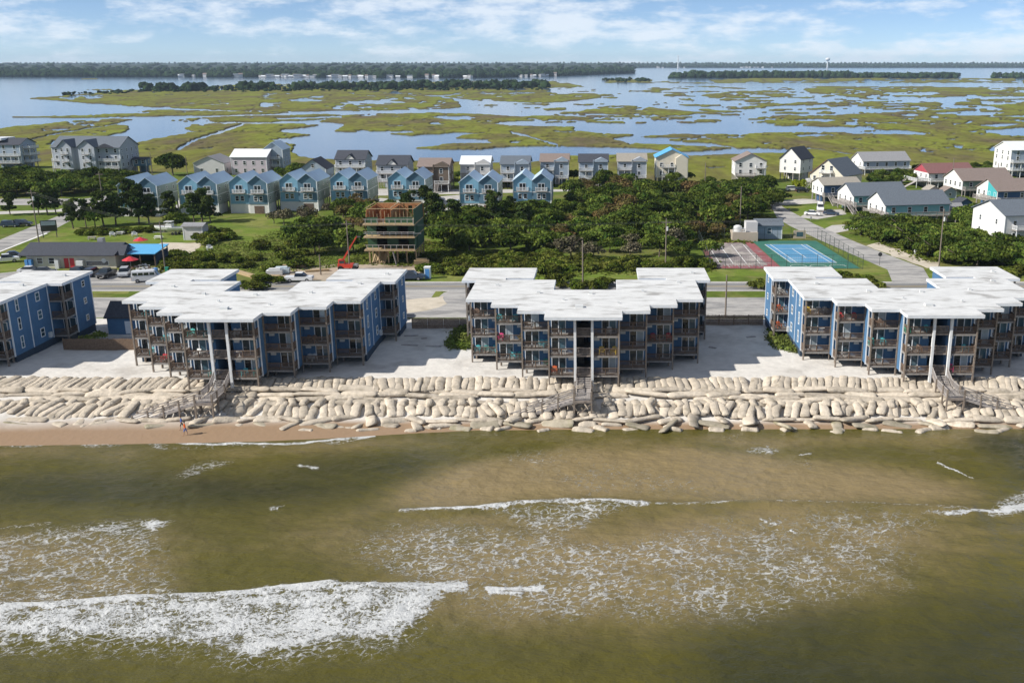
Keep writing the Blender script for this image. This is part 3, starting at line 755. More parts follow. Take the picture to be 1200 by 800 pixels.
for k in range(520):
    px = r.uniform(165, 640); py = np.interp(px, [165, 300, 640], [105.5, 103.5, 101.0]) + r.uniform(-1.2, 2.8)
    X, Y = G(px, py, SEA)
    big = (fbm(np.array([px * 0.03]), np.array([2.0]), 3)[0] > 0.45) or px > 480
    h = r.uniform(6.5, 11) if big and r.rand() < .7 else r.uniform(2.5, 5)
    pts.append((X, Y, SEA + 0.4, h * r.uniform(.5, .75), h))
for k in range(260):
    px = r.uniform(75, 640); py = np.interp(px, [75, 170, 640], [112.0, 107.5, 104.5]) + r.uniform(-1.5, 1.5)
    X, Y = G(px, py, SEA); h = r.uniform(1.5, 3.6)
    pts.append((X, Y, SEA + 0.4, h * 0.9, h))
for k in range(30):
    X, Y = G(r.uniform(706, 762), r.uniform(94, 96.5), SEA); h = r.uniform(4, 8); pts.append((X, Y, SEA + .3, h * .7, h))
woods('marsh_island_woods', 'dark evergreen woods on the marsh island in the sound', pts, seed=10, rough=0.5)

# ---- ocean: turbid surf with one breaking wave, a smaller crest and drifting foam
OX = np.concatenate([[-6000, -2000, -700, -250, -130], np.arange(-92, 74.01, 0.26), [110, 250, 700, 2000, 6000]])
OY = np.concatenate([[-1200, -400, -100, 0, 35, 50], np.arange(58, 120.01, 0.22)])
ox, oy = np.meshgrid(OX, OY)
opx, opy = U_np(ox, np.maximum(oy, 50), SEA)
inside = (ox > -93) & (ox < 75) & (oy > 57)
wx = opx + 14 * (fbm(ox * 0.25, oy * 0.25, 4) - 0.5); wy = opy + 16 * (fbm(ox * 0.25 + 31, oy * 0.25 + 7, 4) - 0.5)
def soft(poly, v, r=0, src=None):
    m = inpoly(wx if src is None else src[0], wy if src is None else src[1], poly).astype(float) * v
    return blur(m, r, r, 2) if r else m
def line(pts, w, v):
    return v * np.clip(1.4 - segdist(opx + 0.4 * (wx - opx), opy + 0.35 * (wy - opy), pts) / (w * (0.35 + 1.3 * fbm(ox * 0.5, oy * 0.5, 3))), 0, 1)
foam = np.zeros(ox.shape)
def mxf(a):
    global foam
    foam = np.maximum(foam, a)
BR_TOP = [(-420, 735), (0, 714), (60, 712), (100, 709), (150, 703), (200, 705), (250, 703), (300, 699), (385, 691), (400, 695), (450, 693), (500, 693), (545, 688)]
breaker = BR_TOP + [(535, 697), (520, 712), (500, 733), (470, 747), (420, 757), (380, 762), (340, 765), (300, 774), (240, 766), (190, 754), (130, 748), (60, 754), (0, 748), (-420, 775)]
mxf(soft(breaker, 0.745, 3)); mxf(soft([(x, y + (22 if y > 715 else 0)) for x, y in breaker], 0.56, 7)); mxf(line(BR_TOP, 12, 0.80)); mxf(soft([(150, 715), (300, 712), (450, 705), (430, 735), (300, 745), (200, 732)], 0.78, 6))
mxf(line([(570, 690), (590, 689), (637, 689)], 4.5, 0.84)); mxf(line([(575, 694), (610, 694)], 4, 0.8))
mxf(soft([(-300, 640), (0, 622), (60, 613), (130, 606), (210, 605), (190, 625), (205, 650), (217, 690), (215, 703), (100, 709), (0, 713), (-300, 730)], 0.56, 5))
mxf(soft([(200, 700), (205, 690), (330, 690), (420, 690), (420, 700)], 0.42, 4))
mxf(soft([(160, 612), (172, 605), (212, 606), (196, 618), (178, 630)], 0.78, 2)); mxf(soft([(0, 640), (60, 622), (130, 610), (180, 612), (120, 628), (50, 645)], 0.66, 4)); mxf(soft([(175, 640), (200, 635), (215, 680), (190, 690)], 0.64, 4)); mxf(line([(0, 618), (60, 612)], 2.5, 0.55))
mxf(line([(470, 599), (520, 597), (560, 596), (610, 590), (660, 587), (700, 587), (760, 591)], 3.2, 0.78))
mxf(soft([(560, 596), (650, 585), (700, 585), (762, 590), (735, 597), (700, 606), (690, 624), (640, 630), (600, 612)], 0.62, 4))
mxf(line([(760, 591), (830, 590), (880, 588), (940, 590), (1060, 592), (1140, 598)], 2.2, 0.60))
mxf(soft([(385, 612), (470, 602), (600, 606), (700, 632), (820, 612), (960, 594), (1100, 592), (1135, 602), (1085, 640), (1092, 690), (1060, 706), (960, 716), (860, 738), (720, 738), (640, 726), (560, 742), (500, 775), (495, 742), (560, 700), (470, 690), (390, 660)], 0.57, 12))
mxf(soft([(600, 640), (660, 690), (760, 700), (860, 680), (1000, 650), (1060, 690), (960, 712), (870, 732), (730, 735), (640, 720), (560, 735), (510, 752), (520, 722), (620, 700)], 0.66, 12))
mxf(soft([(610, 600), (660, 605), (690, 640), (650, 690), (600, 660)], 0.64, 8))
mxf(soft([(790, 612), (960, 598), (1085, 600), (1080, 618), (930, 622), (820, 632)], 0.60, 8))
mxf(soft([(1144, 603), (1170, 588), (1200, 575), (1300, 565), (1300, 605), (1200, 604)], 0.78, 3)); mxf(line([(1110, 603), (1150, 599), (1210, 598)], 3, 0.8))
mxf(line([(1085, 602), (1110, 602), (1132, 600)], 2.5, 0.7))
mxf(soft([(600, 540), (615, 527), (640, 530), (685, 541), (650, 548)], 0.52, 4))
mxf(soft([(868, 530), (880, 522), (896, 516), (918, 528), (905, 533)], 0.70, 2)); mxf(soft([(905, 525), (960, 535), (965, 552), (930, 548)], 0.42, 4))
mxf(soft([(303, 597), (318, 592), (336, 592), (326, 598)], 0.74, 1))
mxf(soft([(196, 565), (215, 545), (250, 533), (290, 528), (275, 538), (235, 552), (205, 572)], 0.60, 3))
mxf(line([(1098, 542), (1118, 549), (1142, 561)], 1.3, 0.85)); mxf(line([(935, 532), (950, 530)], 1.2, 0.7))
for a, b in (((890, 608), (910, 614)), ((925, 621), (937, 624)), ((1024, 623), (1040, 620)), ((350, 545), (372, 548))): mxf(line([a, ((a[0] + b[0]) / 2, (a[1] + b[1]) / 2 + 1), b], 2.2, 0.72))
mxf(line([(-80, 527), (0, 522.5), (40, 520), (100, 519.5), (150, 517), (200, 517), (260, 519.5), (310, 519), (350, 520), (400, 514), (440, 511)], 2.2, 0.80))
mxf(soft([(0, 522), (150, 517), (260, 518), (350, 520), (440, 510), (400, 520), (300, 524), (150, 522), (0, 528)], 0.60, 2))
mxf(soft([(440, 512), (600, 506), (800, 510), (1200, 500), (1200, 508), (800, 516), (600, 512)], 0.40, 3))
mxf(soft([(560, 520), (700, 520), (830, 560), (900, 585), (640, 585), (600, 560)], 0.40, 8))
mxf(soft([(640, 600), (650, 700), (600, 790), (620, 720)], 0.4, 5))
foam = np.where(inside, foam, 0.0)
sandm = np.zeros(ox.shape)
for P, v, rr in (([(430, 592), (480, 562), (560, 538), (680, 520), (800, 524), (900, 534), (1000, 540), (1080, 548), (1150, 572), (1160, 588), (1050, 592), (900, 590), (700, 588), (560, 597), (480, 602)], 1.0, 12),
                 ([(370, 612), (480, 596), (700, 586), (1150, 590), (1190, 610), (1090, 690), (960, 715), (860, 735), (640, 730), (520, 720), (400, 690)], 0.70, 22),
                 ([(-300, 640), (0, 615), (200, 605), (215, 700), (0, 715), (-300, 735)], 0.62, 14),
                 ([(-300, 535), (0, 526), (200, 524), (420, 516), (600, 508), (900, 512), (1210, 502), (1210, 514), (900, 526), (600, 520), (300, 534), (0, 540)], 0.55, 8)):
    sandm = np.maximum(sandm, blur(inpoly(wx, wy, P).astype(float), rr, rr, 2) * v)
deep = np.zeros(ox.shape)
for P, v, rr in (([(780, 760), (840, 715), (960, 705), (1060, 700), (1130, 690), (1400, 720), (1400, 900), (700, 900)], 0.75, 16),
                 ([(0, 770), (240, 775), (500, 770), (640, 735), (800, 760), (800, 900), (-300, 900)], 0.45, 16),
                 ([(-200, 545), (100, 550), (330, 545), (460, 530), (560, 530), (430, 585), (300, 600), (200, 598), (0, 605)], 0.62, 12),
                 ([(1130, 510), (1300, 505), (1300, 570), (1180, 570)], 0.7, 8)):
    deep = np.maximum(deep, blur(inpoly(wx, wy, P).astype(float), rr, rr, 2) * v)
# surface relief: the swell, the two crests and chop
oz = np.full(ox.shape, SEA)
fade = np.clip((shore_y(ox) - oy) / 4.0, 0, 1) * inside
dB = segdist(opx, opy * 1.0, BR_TOP); below = opy > np.interp(opx, [p[0] for p in BR_TOP], [p[1] for p in BR_TOP])
inb = np.clip((548 - opx) / 110, 0, 1)
oz = oz + fade * inb * np.where(below, 0.75 * np.exp(-(dB / 26.0) ** 2), 0.75 * np.exp(-(dB / 6.0) ** 2))
C2 = [(470, 599), (560, 596), (610, 590), (660, 587), (760, 591), (930, 590), (1140, 598)]
d2 = segdist(opx, opy, C2); oz = oz + fade * 0.32 * np.where(opy > np.interp(opx, [p[0] for p in C2], [p[1] for p in C2]), np.exp(-(d2 / 12.0) ** 2), np.exp(-(d2 / 4.0) ** 2)) * np.clip((opx - 450) / 60, 0, 1)
oz = oz + fade * (0.6 * (fbm(ox * 0.045, oy * 0.15, 3) - 0.5) + 0.30 * (fbm(ox * 0.35, oy * 0.6, 3) - 0.5) + 0.13 * (fbm(ox * 1.1, oy * 1.5, 3) - 0.5))
oz = oz + np.clip(foam - 0.62, 0, 1) * fade * (0.85 * np.abs(fbm(ox * 1.1, oy * 1.1, 4) - 0.5) + 0.05)
om = bpy.data.materials.new('sea_water'); om.use_nodes = True; nt = om.node_tree; L = nt.links.new; b = nt.nodes['Principled BSDF']
geo = nd(nt, 'ShaderNodeNewGeometry'); pos = geo.outputs['Position']
def attr(n): return nd(nt, 'ShaderNodeAttribute', attribute_name=n).outputs['Fac']
def noise(sc, de, ro, vec=pos, st=None):
    if st:
        m_ = nd(nt, 'ShaderNodeMapping'); m_.inputs['Scale'].default_value = st; L(vec, m_.inputs['Vector']); vec = m_.outputs['Vector']
    n_ = nd(nt, 'ShaderNodeTexNoise', Scale=sc, Detail=de, Roughness=ro); L(vec, n_.inputs['Vector']); return n_
def mth(op, a, b_=None, c_=None):
    n_ = nd(nt, 'ShaderNodeMath', operation=op)
    for i, v in enumerate((a, b_, c_)):
        if v is None: continue
        if isinstance(v, (int, float)): n_.inputs[i].default_value = v
        else: L(v, n_.inputs[i])
    return n_.outputs[0]
def rng(v, a, b_, c_=0.0, d_=1.0, smooth=True):
    n_ = nd(nt, 'ShaderNodeMapRange', interpolation_type='SMOOTHSTEP' if smooth else 'LINEAR')
    for k, q in (('From Min', a), ('From Max', b_), ('To Min', c_), ('To Max', d_)):
        if isinstance(q, (int, float)): n_.inputs[k].default_value = q
        else: L(q, n_.inputs[k])
    L(v, n_.inputs['Value']); return n_.outputs['Result']
def mixc(f, a, b_):
    n_ = nd(nt, 'ShaderNodeMixRGB')
    if isinstance(f, (int, float)): n_.inputs['Fac'].default_value = f
    else: L(f, n_.inputs['Fac'])
    for k, q in (('Color1', a), ('Color2', b_)):
        if isinstance(q, tuple): n_.inputs[k].default_value = (*q, 1)
        else: L(q, n_.inputs[k])
    return n_.outputs['Color']
# colour of the turbid water: olive, paler over the sandbar, dull in the deeper trough; drifting silt
silt = noise(0.09, 6.0, 0.6, st=(0.55, 1.0, 1.0)).outputs['Fac']
silt2 = noise(0.5, 5.0, 0.65, st=(0.6, 1.0, 1.0)).outputs['Fac']
sandf = mth('ADD', attr('shoal'), mth('MULTIPLY', mth('SUBTRACT', silt, 0.5), 1.3))
sandf = mth('ADD', sandf, mth('MULTIPLY', mth('SUBTRACT', silt2, 0.5), 0.55))
c_ = mixc(rng(sandf, 0.0, 1.05), (0.088, 0.077, 0.013), (0.225, 0.170, 0.080))
deepf = mth('ADD', attr('deep'), mth('MULTIPLY', mth('SUBTRACT', silt, 0.5), 1.3))
c_ = mixc(rng(deepf, 0.1, 0.95), c_, (0.036, 0.036, 0.009))
# foam: web of strands (cell edges, warped) plus torn patches, cut by local density
wn1 = noise(0.85, 5.0, 0.65); wv = nd(nt, 'ShaderNodeVectorMath', operation='SCALE'); L(wn1.outputs['Color'], wv.inputs[0]); wv.inputs['Scale'].default_value = 1.9
wa = nd(nt, 'ShaderNodeVectorMath', operation='ADD'); L(pos, wa.inputs[0]); L(wv.outputs['Vector'], wa.inputs[1])
wr_ = nd(nt, 'ShaderNodeMapping'); wr_.inputs['Rotation'].default_value = (0, 0, -0.42); L(wa.outputs['Vector'], wr_.inputs['Vector'])
wm = nd(nt, 'ShaderNodeMapping'); wm.inputs['Scale'].default_value = (0.55, 1.0, 0.0); L(wr_.outputs['Vector'], wm.inputs['Vector'])
vo = nd(nt, 'ShaderNodeTexVoronoi', feature='DISTANCE_TO_EDGE', Scale=1.55); L(wm.outputs['Vector'], vo.inputs['Vector'])
vo2 = nd(nt, 'ShaderNodeTexVoronoi', feature='DISTANCE_TO_EDGE', Scale=4.2); L(wm.outputs['Vector'], vo2.inputs['Vector'])
web = mth('SUBTRACT', 1.0, rng(vo.outputs['Distance'], 0.0, 0.17, smooth=False))
web2 = mth('SUBTRACT', 1.0, rng(vo2.outputs['Distance'], 0.0, 0.20, smooth=False))
tn = noise(1.3, 8.0, 0.74).outputs['Fac']; tn = rng(tn, 0.28, 0.72, smooth=False)
pn = noise(0.22, 4.0, 0.55).outputs['Fac']; pn = rng(pn, 0.3, 0.7, smooth=False)
val = mth('ADD', mth('ADD', mth('MULTIPLY', web, 0.36), mth('MULTIPLY', web2, 0.22)), mth('ADD', mth('MULTIPLY', tn, 0.22), mth('MULTIPLY', pn, 0.20)))
dn = attr('foam')
fn = noise(2.4, 8.0, 0.78, st=(0.8, 1.0, 1.0)).outputs['Fac']; fn = rng(fn, 0.25, 0.75, smooth=False)
fn2 = noise(0.55, 6.0, 0.7, st=(0.55, 1.0, 1.0)).outputs['Fac']; fn2 = rng(fn2, 0.28, 0.72, smooth=False)
vdense = mth('ADD', mth('MULTIPLY', fn, 0.42), mth('ADD', mth('MULTIPLY', fn2, 0.40), mth('MULTIPLY', web2, 0.18)))
wdense = rng(dn, 0.58, 0.78)
val = mth('ADD', mth('MULTIPLY', val, mth('SUBTRACT', 1.0, wdense)), mth('MULTIPLY', vdense, wdense))
thr = mth('SUBTRACT', 1.06, mth('MULTIPLY', dn, 0.96))
fo = rng(val, thr, mth('ADD', thr, 0.14))
fo = mth('MULTIPLY', fo, rng(dn, 0.05, 0.25))
fo = mth('MULTIPLY', fo, rng(dn, 0.5, 0.78, 0.62, 1.0))
thin = mth('MULTIPLY', rng(val, mth('SUBTRACT', thr, 0.16), thr), rng(dn, 0.1, 0.5))   # thin dissolved foam around the strands
c_ = mixc(mth('MULTIPLY', thin, 0.16), c_, (0.50, 0.47, 0.38))
c_ = mixc(fo, c_, (0.80, 0.81, 0.80))
L(c_, b.inputs['Base Color'])
L(rng(fo, 0.0, 1.0, 0.13, 0.85, smooth=False), b.inputs['Roughness'])
b.inputs['IOR'].default_value = 1.33
r1 = noise(1.1, 5.0, 0.6, st=(0.7, 1.0, 1.0)).outputs['Fac']; r2 = noise(5.0, 3.0, 0.6, st=(0.6, 1.0, 1.0)).outputs['Fac']
hgt = mth('ADD', mth('MULTIPLY', r1, 0.22), mth('ADD', mth('MULTIPLY', r2, 0.075), mth('MULTIPLY', mth('MULTIPLY', fo, mth('ADD', tn, fn)), 0.26)))
bp = nd(nt, 'ShaderNodeBump', Strength=0.9, Distance=1.0); L(hgt, bp.inputs['Height']); L(bp.outputs['Normal'], b.inputs['Normal'])
MATS['sea_water'] = om
tag(put('ocean', np_mesh('ocean', np.stack([ox, oy, oz], -1).reshape(-1, 3), grid_faces(*ox.shape), 'sea_water', True, {'foam': foam, 'shoal': sandm, 'deep': deep})), 'olive surf with white breakers in front of the sandbags', kind='structure')

# ================================================================== SANDBAGS
def bag_mesh(seed, n=14, k=12):
    """a filled geotextile bag: flat-bottomed pillow, 1 x 1 x 1 before scaling, long axis x, slack ends"""
    rr = np.random.RandomState(seed); V = []; F = []
    sag = rr.uniform(-0.12, 0.12, 4)
    for i in range(n + 1):
        t = i / n; s = 2 * t - 1
        e = max(0.0, 1 - abs(s) ** 7.0) ** 0.5
        e = 0.42 + 0.58 * e if 0 < i < n else 0.34
        lump = 1 + 0.08 * math.sin(5.1 * t + seed) + 0.05 * math.sin(11.3 * t + 2 * seed) + rr.uniform(-0.035, 0.035)
        for j in range(k):
            a = 2 * math.pi * j / k
            cy, cz = math.cos(a), math.sin(a)
            y = 0.5 * math.copysign(abs(cy) ** 0.75, cy) * (0.74 + 0.26 * e) * lump
            z = 0.5 * math.copysign(abs(cz) ** 0.8, cz) * e * lump
            if z < 0: z *= 0.7
            V.append((s * 0.5 * (1 + 0.02 * rr.randn()), y + sag[0] * math.sin(3 * t) * 1.3, z + sag[1] * math.sin(6 * t) * 0.6 - 0.03 * rr.rand()))
    for i in range(n):
        for j in range(k):
            F.append((i * k + j, i * k + (j + 1) % k, (i + 1) * k + (j + 1) % k, (i + 1) * k + j))
    F.append(tuple(range(k))); F.append(tuple(range(n * k, n * k + k))[::-1])
    me = bpy.data.meshes.new('sandbag'); me.from_pydata(V, [], F)
    bm = bmesh.new(); bm.from_mesh(me); bmesh.ops.recalc_face_normals(bm, faces=bm.faces); bm.to_mesh(me); bm.free()
    me.polygons.foreach_set('use_smooth', np.ones(len(me.polygons), bool))
    return me
BAG_DRY = [bag_mesh(s) for s in range(8)]; BAG_WET = [bag_mesh(20 + s) for s in range(5)]
for me in BAG_DRY: me.materials.append(M('sandbag'))
for me in BAG_WET: me.materials.append(M('bag_wet'))
bags = []   # (x, y, z, yaw, pitch, roll, length, width, height, wet, row)
rb = random.Random(21)
X = -96.0
while X < 74:                                  # top row, end-on to the sea
    w = rb.uniform(0.82, 1.18); X += w * 0.97
    if -0.9 < X + 2.2 < 0.9: pass
    lean = 0.30 * math.sin(X * 0.045 + 2.2) if X < -25 else (-0.22 if X > 20 else 0.05)
    bags.append((X, 127.9 + 0.25 * math.sin(X * 0.3) + rb.uniform(-.15, .15), -0.18 + rb.uniform(-.09, .09), math.pi / 2 + lean + rb.uniform(-.12, .12), -0.17 + rb.uniform(-.06, .06), rb.uniform(-.25, .25), rb.uniform(3.2, 4.2), w * 1.12, rb.uniform(.58, .74), 0, 'top'))
for course, (yc, zc) in enumerate(((126.1, -0.52), (125.1, -0.80), (124.1, -1.05), (123.1, -1.30))):   # long bags lying along the shore
    X = -97.0 + course * 1.7
    while X < 74:
        l = rb.uniform(3.8, 6.0); X += l * 0.5
        if course >= 2 and rb.random() < 0.3: X += l * 0.5; continue
        bags.append((X, yc + rb.uniform(-.3, .3), zc + rb.uniform(-.2, .2), rb.uniform(-.2, .2), rb.uniform(-.07, .07), rb.uniform(-.35, .35), l * 1.06, rb.uniform(1.15, 1.45), rb.uniform(.66, .88), 0, 'middle'))
        X += l * 0.5
X = -96.0
while X < 74:                                  # second end-on row, on the slope
    w = rb.uniform(0.82, 1.18); X += w * 0.98
    if rb.random() < 0.08: X += 0.5
    lean = 0.28 * math.sin(X * 0.06 + 2.6) + rb.uniform(-.32, .32)
    bags.append((X, 121.4 + 0.5 * math.sin(X * 0.21) + rb.uniform(-.25, .25), -1.55 + rb.uniform(-.25, .25), math.pi / 2 + lean, -0.20 + rb.uniform(-.08, .08), rb.uniform(-.1, .1), rb.uniform(3.0, 3.9), w * 1.12, rb.uniform(.62, .8), 0, 'lower'))
X = -96.0
while X < 74:                                  # short bags tucked above the lower row
    X += rb.uniform(1.2, 2.6)
    bags.append((X, 122.9 + rb.uniform(-.3, .3), -1.12 + rb.uniform(-.12, .12), math.pi / 2 + rb.uniform(-.5, .5), -.12, 0, rb.uniform(1.5, 2.2), rb.uniform(.95, 1.3), rb.uniform(.7, .9), 0, 'lower'))
X = -97.0
while X < 74:                                  # slumped bags along the toe
    l = rb.uniform(2.4, 4.6); X += l * 0.5
    bags.append((X, 119.2 + rb.uniform(-.5, .4), -2.12 + rb.uniform(-.15, .15), rb.uniform(-.5, .5) + (math.pi / 2 if rb.random() < .22 else 0), rb.uniform(-.12, .12), rb.uniform(-.4, .4), l * 1.08, rb.uniform(1.2, 1.6), rb.uniform(.55, .8), 0, 'toe'))
    X += l * 0.42
X = -97.0
while X < 74:
    l = rb.uniform(2.2, 4.4); X += l * 0.5
    bags.append((X, float(118.0 + rb.uniform(-.5, .4)), -2.42 + rb.uniform(-.12, .1), rb.uniform(-.6, .6) + (math.pi / 2 if rb.random() < .2 else 0), rb.uniform(-.15, .15), rb.uniform(-.5, .5), l * 1.0, rb.uniform(1.1, 1.5), rb.uniform(.5, .7), rb.random() < .5, 'toe'))
    X += l * rb.uniform(0.45, 0.9)
X = -40.0
while X < 74:                                  # bags awash at the water's edge
    X += rb.uniform(1.6, 6.0)
    bags.append((X, 117.0 + rb.uniform(-.6, .4), -2.66 + rb.uniform(-.1, .08), rb.uniform(-.7, .7), rb.uniform(-.1, .1), rb.uniform(-.5, .5), rb.uniform(1.6, 3.2), rb.uniform(1.0, 1.4), rb.uniform(.6, .8), 1, 'awash'))
def in_view(x, y, z):
    u, v = U_np(x, y, z); return -15 < u < 1215
bags = [q for q in bags if -95 < q[0] < 74]
seen = sorted([q for q in bags if in_view(q[0], q[1], q[2])], key=lambda q: -(q[6] * q[7]) / (q[1] ** 2))
def bag_zone(x):
    z = (('below the condo nearest the restaurant', -82), ('in the gap by the blue shed', -69), ('below the condo before the half-built house', -33), ('in the gap by the dune grass', -21), ('below the condo before the thicket', 15), ('in the gap by the thin lamp post', 28), ('below the condo before the tennis courts', 1e9))
    return next(n for n, lim in z if x < lim)
solo = set(id(q) for q in seen[:296])
BAG_LABEL = {'top': ('tan end-on sandbag in the top row', 'sandbags of the top row'),
             'middle': ('long tan sandbag in the middle courses', 'long sandbags of the middle courses'),
             'lower': ('tan end-on sandbag in the lower row', 'sandbags of the lower end-on row'),
             'toe': ('slumped sandbag in the wall toe', 'slumped sandbags along the toe'),
             'awash': ('wet brown sandbag awash', 'wet sandbags awash')}
rest_v = []; rest_f = []; off = 0
for i, q in enumerate(bags):
    me = (BAG_WET if q[9] else BAG_DRY)[i % (5 if q[9] else 8)]
    from mathutils import Euler
    Mx = Matrix.Translation((q[0], q[1], q[2])) @ Euler((0, 0, q[3])).to_matrix().to_4x4() @ Euler((q[5], -q[4] if False else q[4], 0)).to_matrix().to_4x4() @ Matrix.Diagonal((q[6], q[7], q[8], 1))
    if id(q) in solo:
        o = put('sandbag', me); o.matrix_world = Mx
        tag(o, ('wet ' if q[9] and q[10] == 'toe' else '') + BAG_LABEL[q[10]][0] + ' ' + bag_zone(q[0]), 'sandbag', BAG_LABEL[q[10]][1])
    else:
        co = np.empty(len(me.vertices) * 3); me.vertices.foreach_get('co', co); co = co.reshape(-1, 3)
        A = np.array(Mx); rest_v.append(co @ A[:3, :3].T + A[:3, 3])
        for p in me.polygons: rest_f.append([v + off for v in p.vertices])
        off += len(co)
me = bpy.data.meshes.new('sandbag_heap'); me.from_pydata(np.concatenate(rest_v).tolist(), [], rest_f); me.materials.append(M('sandbag'))
me.polygons.foreach_set('use_smooth', np.ones(len(me.polygons), bool))
tag(put('sandbag_heap', me), 'smaller tan sandbags filling the wall between the others', kind='stuff')

# ================================================================== CONDO BLOCKS
_rail_cache = {}
def railing_mesh(L_, h=1.05, gap=0.16, post=1.95, m='wood_brown'):
    """timber railing along +x from 0 to L_, centred on y = 0"""
    key = (round(L_, 3), h, gap, m)
    if key in _rail_cache: return _rail_cache[key]
    b = MB(); b.box(0, L_, -0.07, 0.07, h - 0.09, h); b.box(0, L_, -0.03, 0.03, 0.10, 0.17)
    n = max(1, int(round(L_ / post)))
    for i in range(n + 1):
        x = L_ * i / n; b.box(max(0, x - .05), min(L_, x + .05), -0.05, 0.05, 0, h - 0.09)
    n = int(L_ / gap)
    for i in range(n):
        x = (i + .5) * L_ / n; b.box(x - .035, x + .035, -0.02, 0.02, 0.17, h - 0.09)
    _rail_cache[key] = b.mesh('railing', m)
    return _rail_cache[key]
def slider_mesh(w=1.8, h=2.05):
    f = MB(); t = 0.10
    f.box(-t, 0, -.07, .03, 0, h + t); f.box(w, w + t, -.07, .03, 0, h + t); f.box(0, w, -.07, .03, h, h + t); f.box(0, w, -.07, .03, 0, .06)
    f.box(w / 2 - .06, w / 2 + .06, -.07, .03, .06, h)
    return f.mesh('sliding_door', 'trim_white'), MB().box(0, w / 2 - .06, -.02, .02, .06, h).mesh('pane', 'glass_dark'), MB().box(w / 2 + .06, w, -.02, .02, .06, h).mesh('pane', 'glass_blue'), MB().box(w / 2 + .06, w, -.02, .02, .06, h).mesh('pane', 'curtain')
SL_F, SL_P1, SL_P2, SL_P3 = slider_mesh()
_win_cache = {}
def window_meshes(w, h, glassm='glass_dark', trim='white_paint'):
    key = (w, h, glassm, trim)
    if key not in _win_cache:
        t = 0.11; f = MB()
        f.box(-w / 2 - t, -w / 2, -.06, .02, -t, h + t); f.box(w / 2, w / 2 + t, -.06, .02, -t, h + t); f.box(-w / 2, w / 2, -.06, .02, h, h + t); f.box(-w / 2, w / 2, -.09, .02, -t, 0)
        f.box(-w / 2, w / 2, -.05, .01, h / 2 - .03, h / 2 + .03)
        _win_cache[key] = (f.mesh('window', trim), MB().box(-w / 2, w / 2, -.015, .015, 0, h).mesh('pane', glassm))
    return _win_cache[key]
def window(parent, loc, rz, w, h, glassm='glass_dark', trim='white_paint'):
    f, p = window_meshes(w, h, glassm, trim)
    o = put('window', f, parent, loc, rz); put('pane', p, o); return o
FLOORS = (1.3, 4.05, 6.8)
ROOF_Z = 9.35
HALF = [(4.75, 8.6, 3.4), (8.6, 12.5, 6.8), (12.5, 16.4, 10.2)]
BAYS = [(-b, -a, f) for a, b, f in HALF[::-1]] + [(-4.75, -1.15, 0.0), (1.15, 4.75, 0.0)] + HALF
BD = 1.7
def mirror_poly(right):   # right half outline, bottom centre to top centre, x > 0
    return right + [(-x, y) for x, y in right[::-1]]
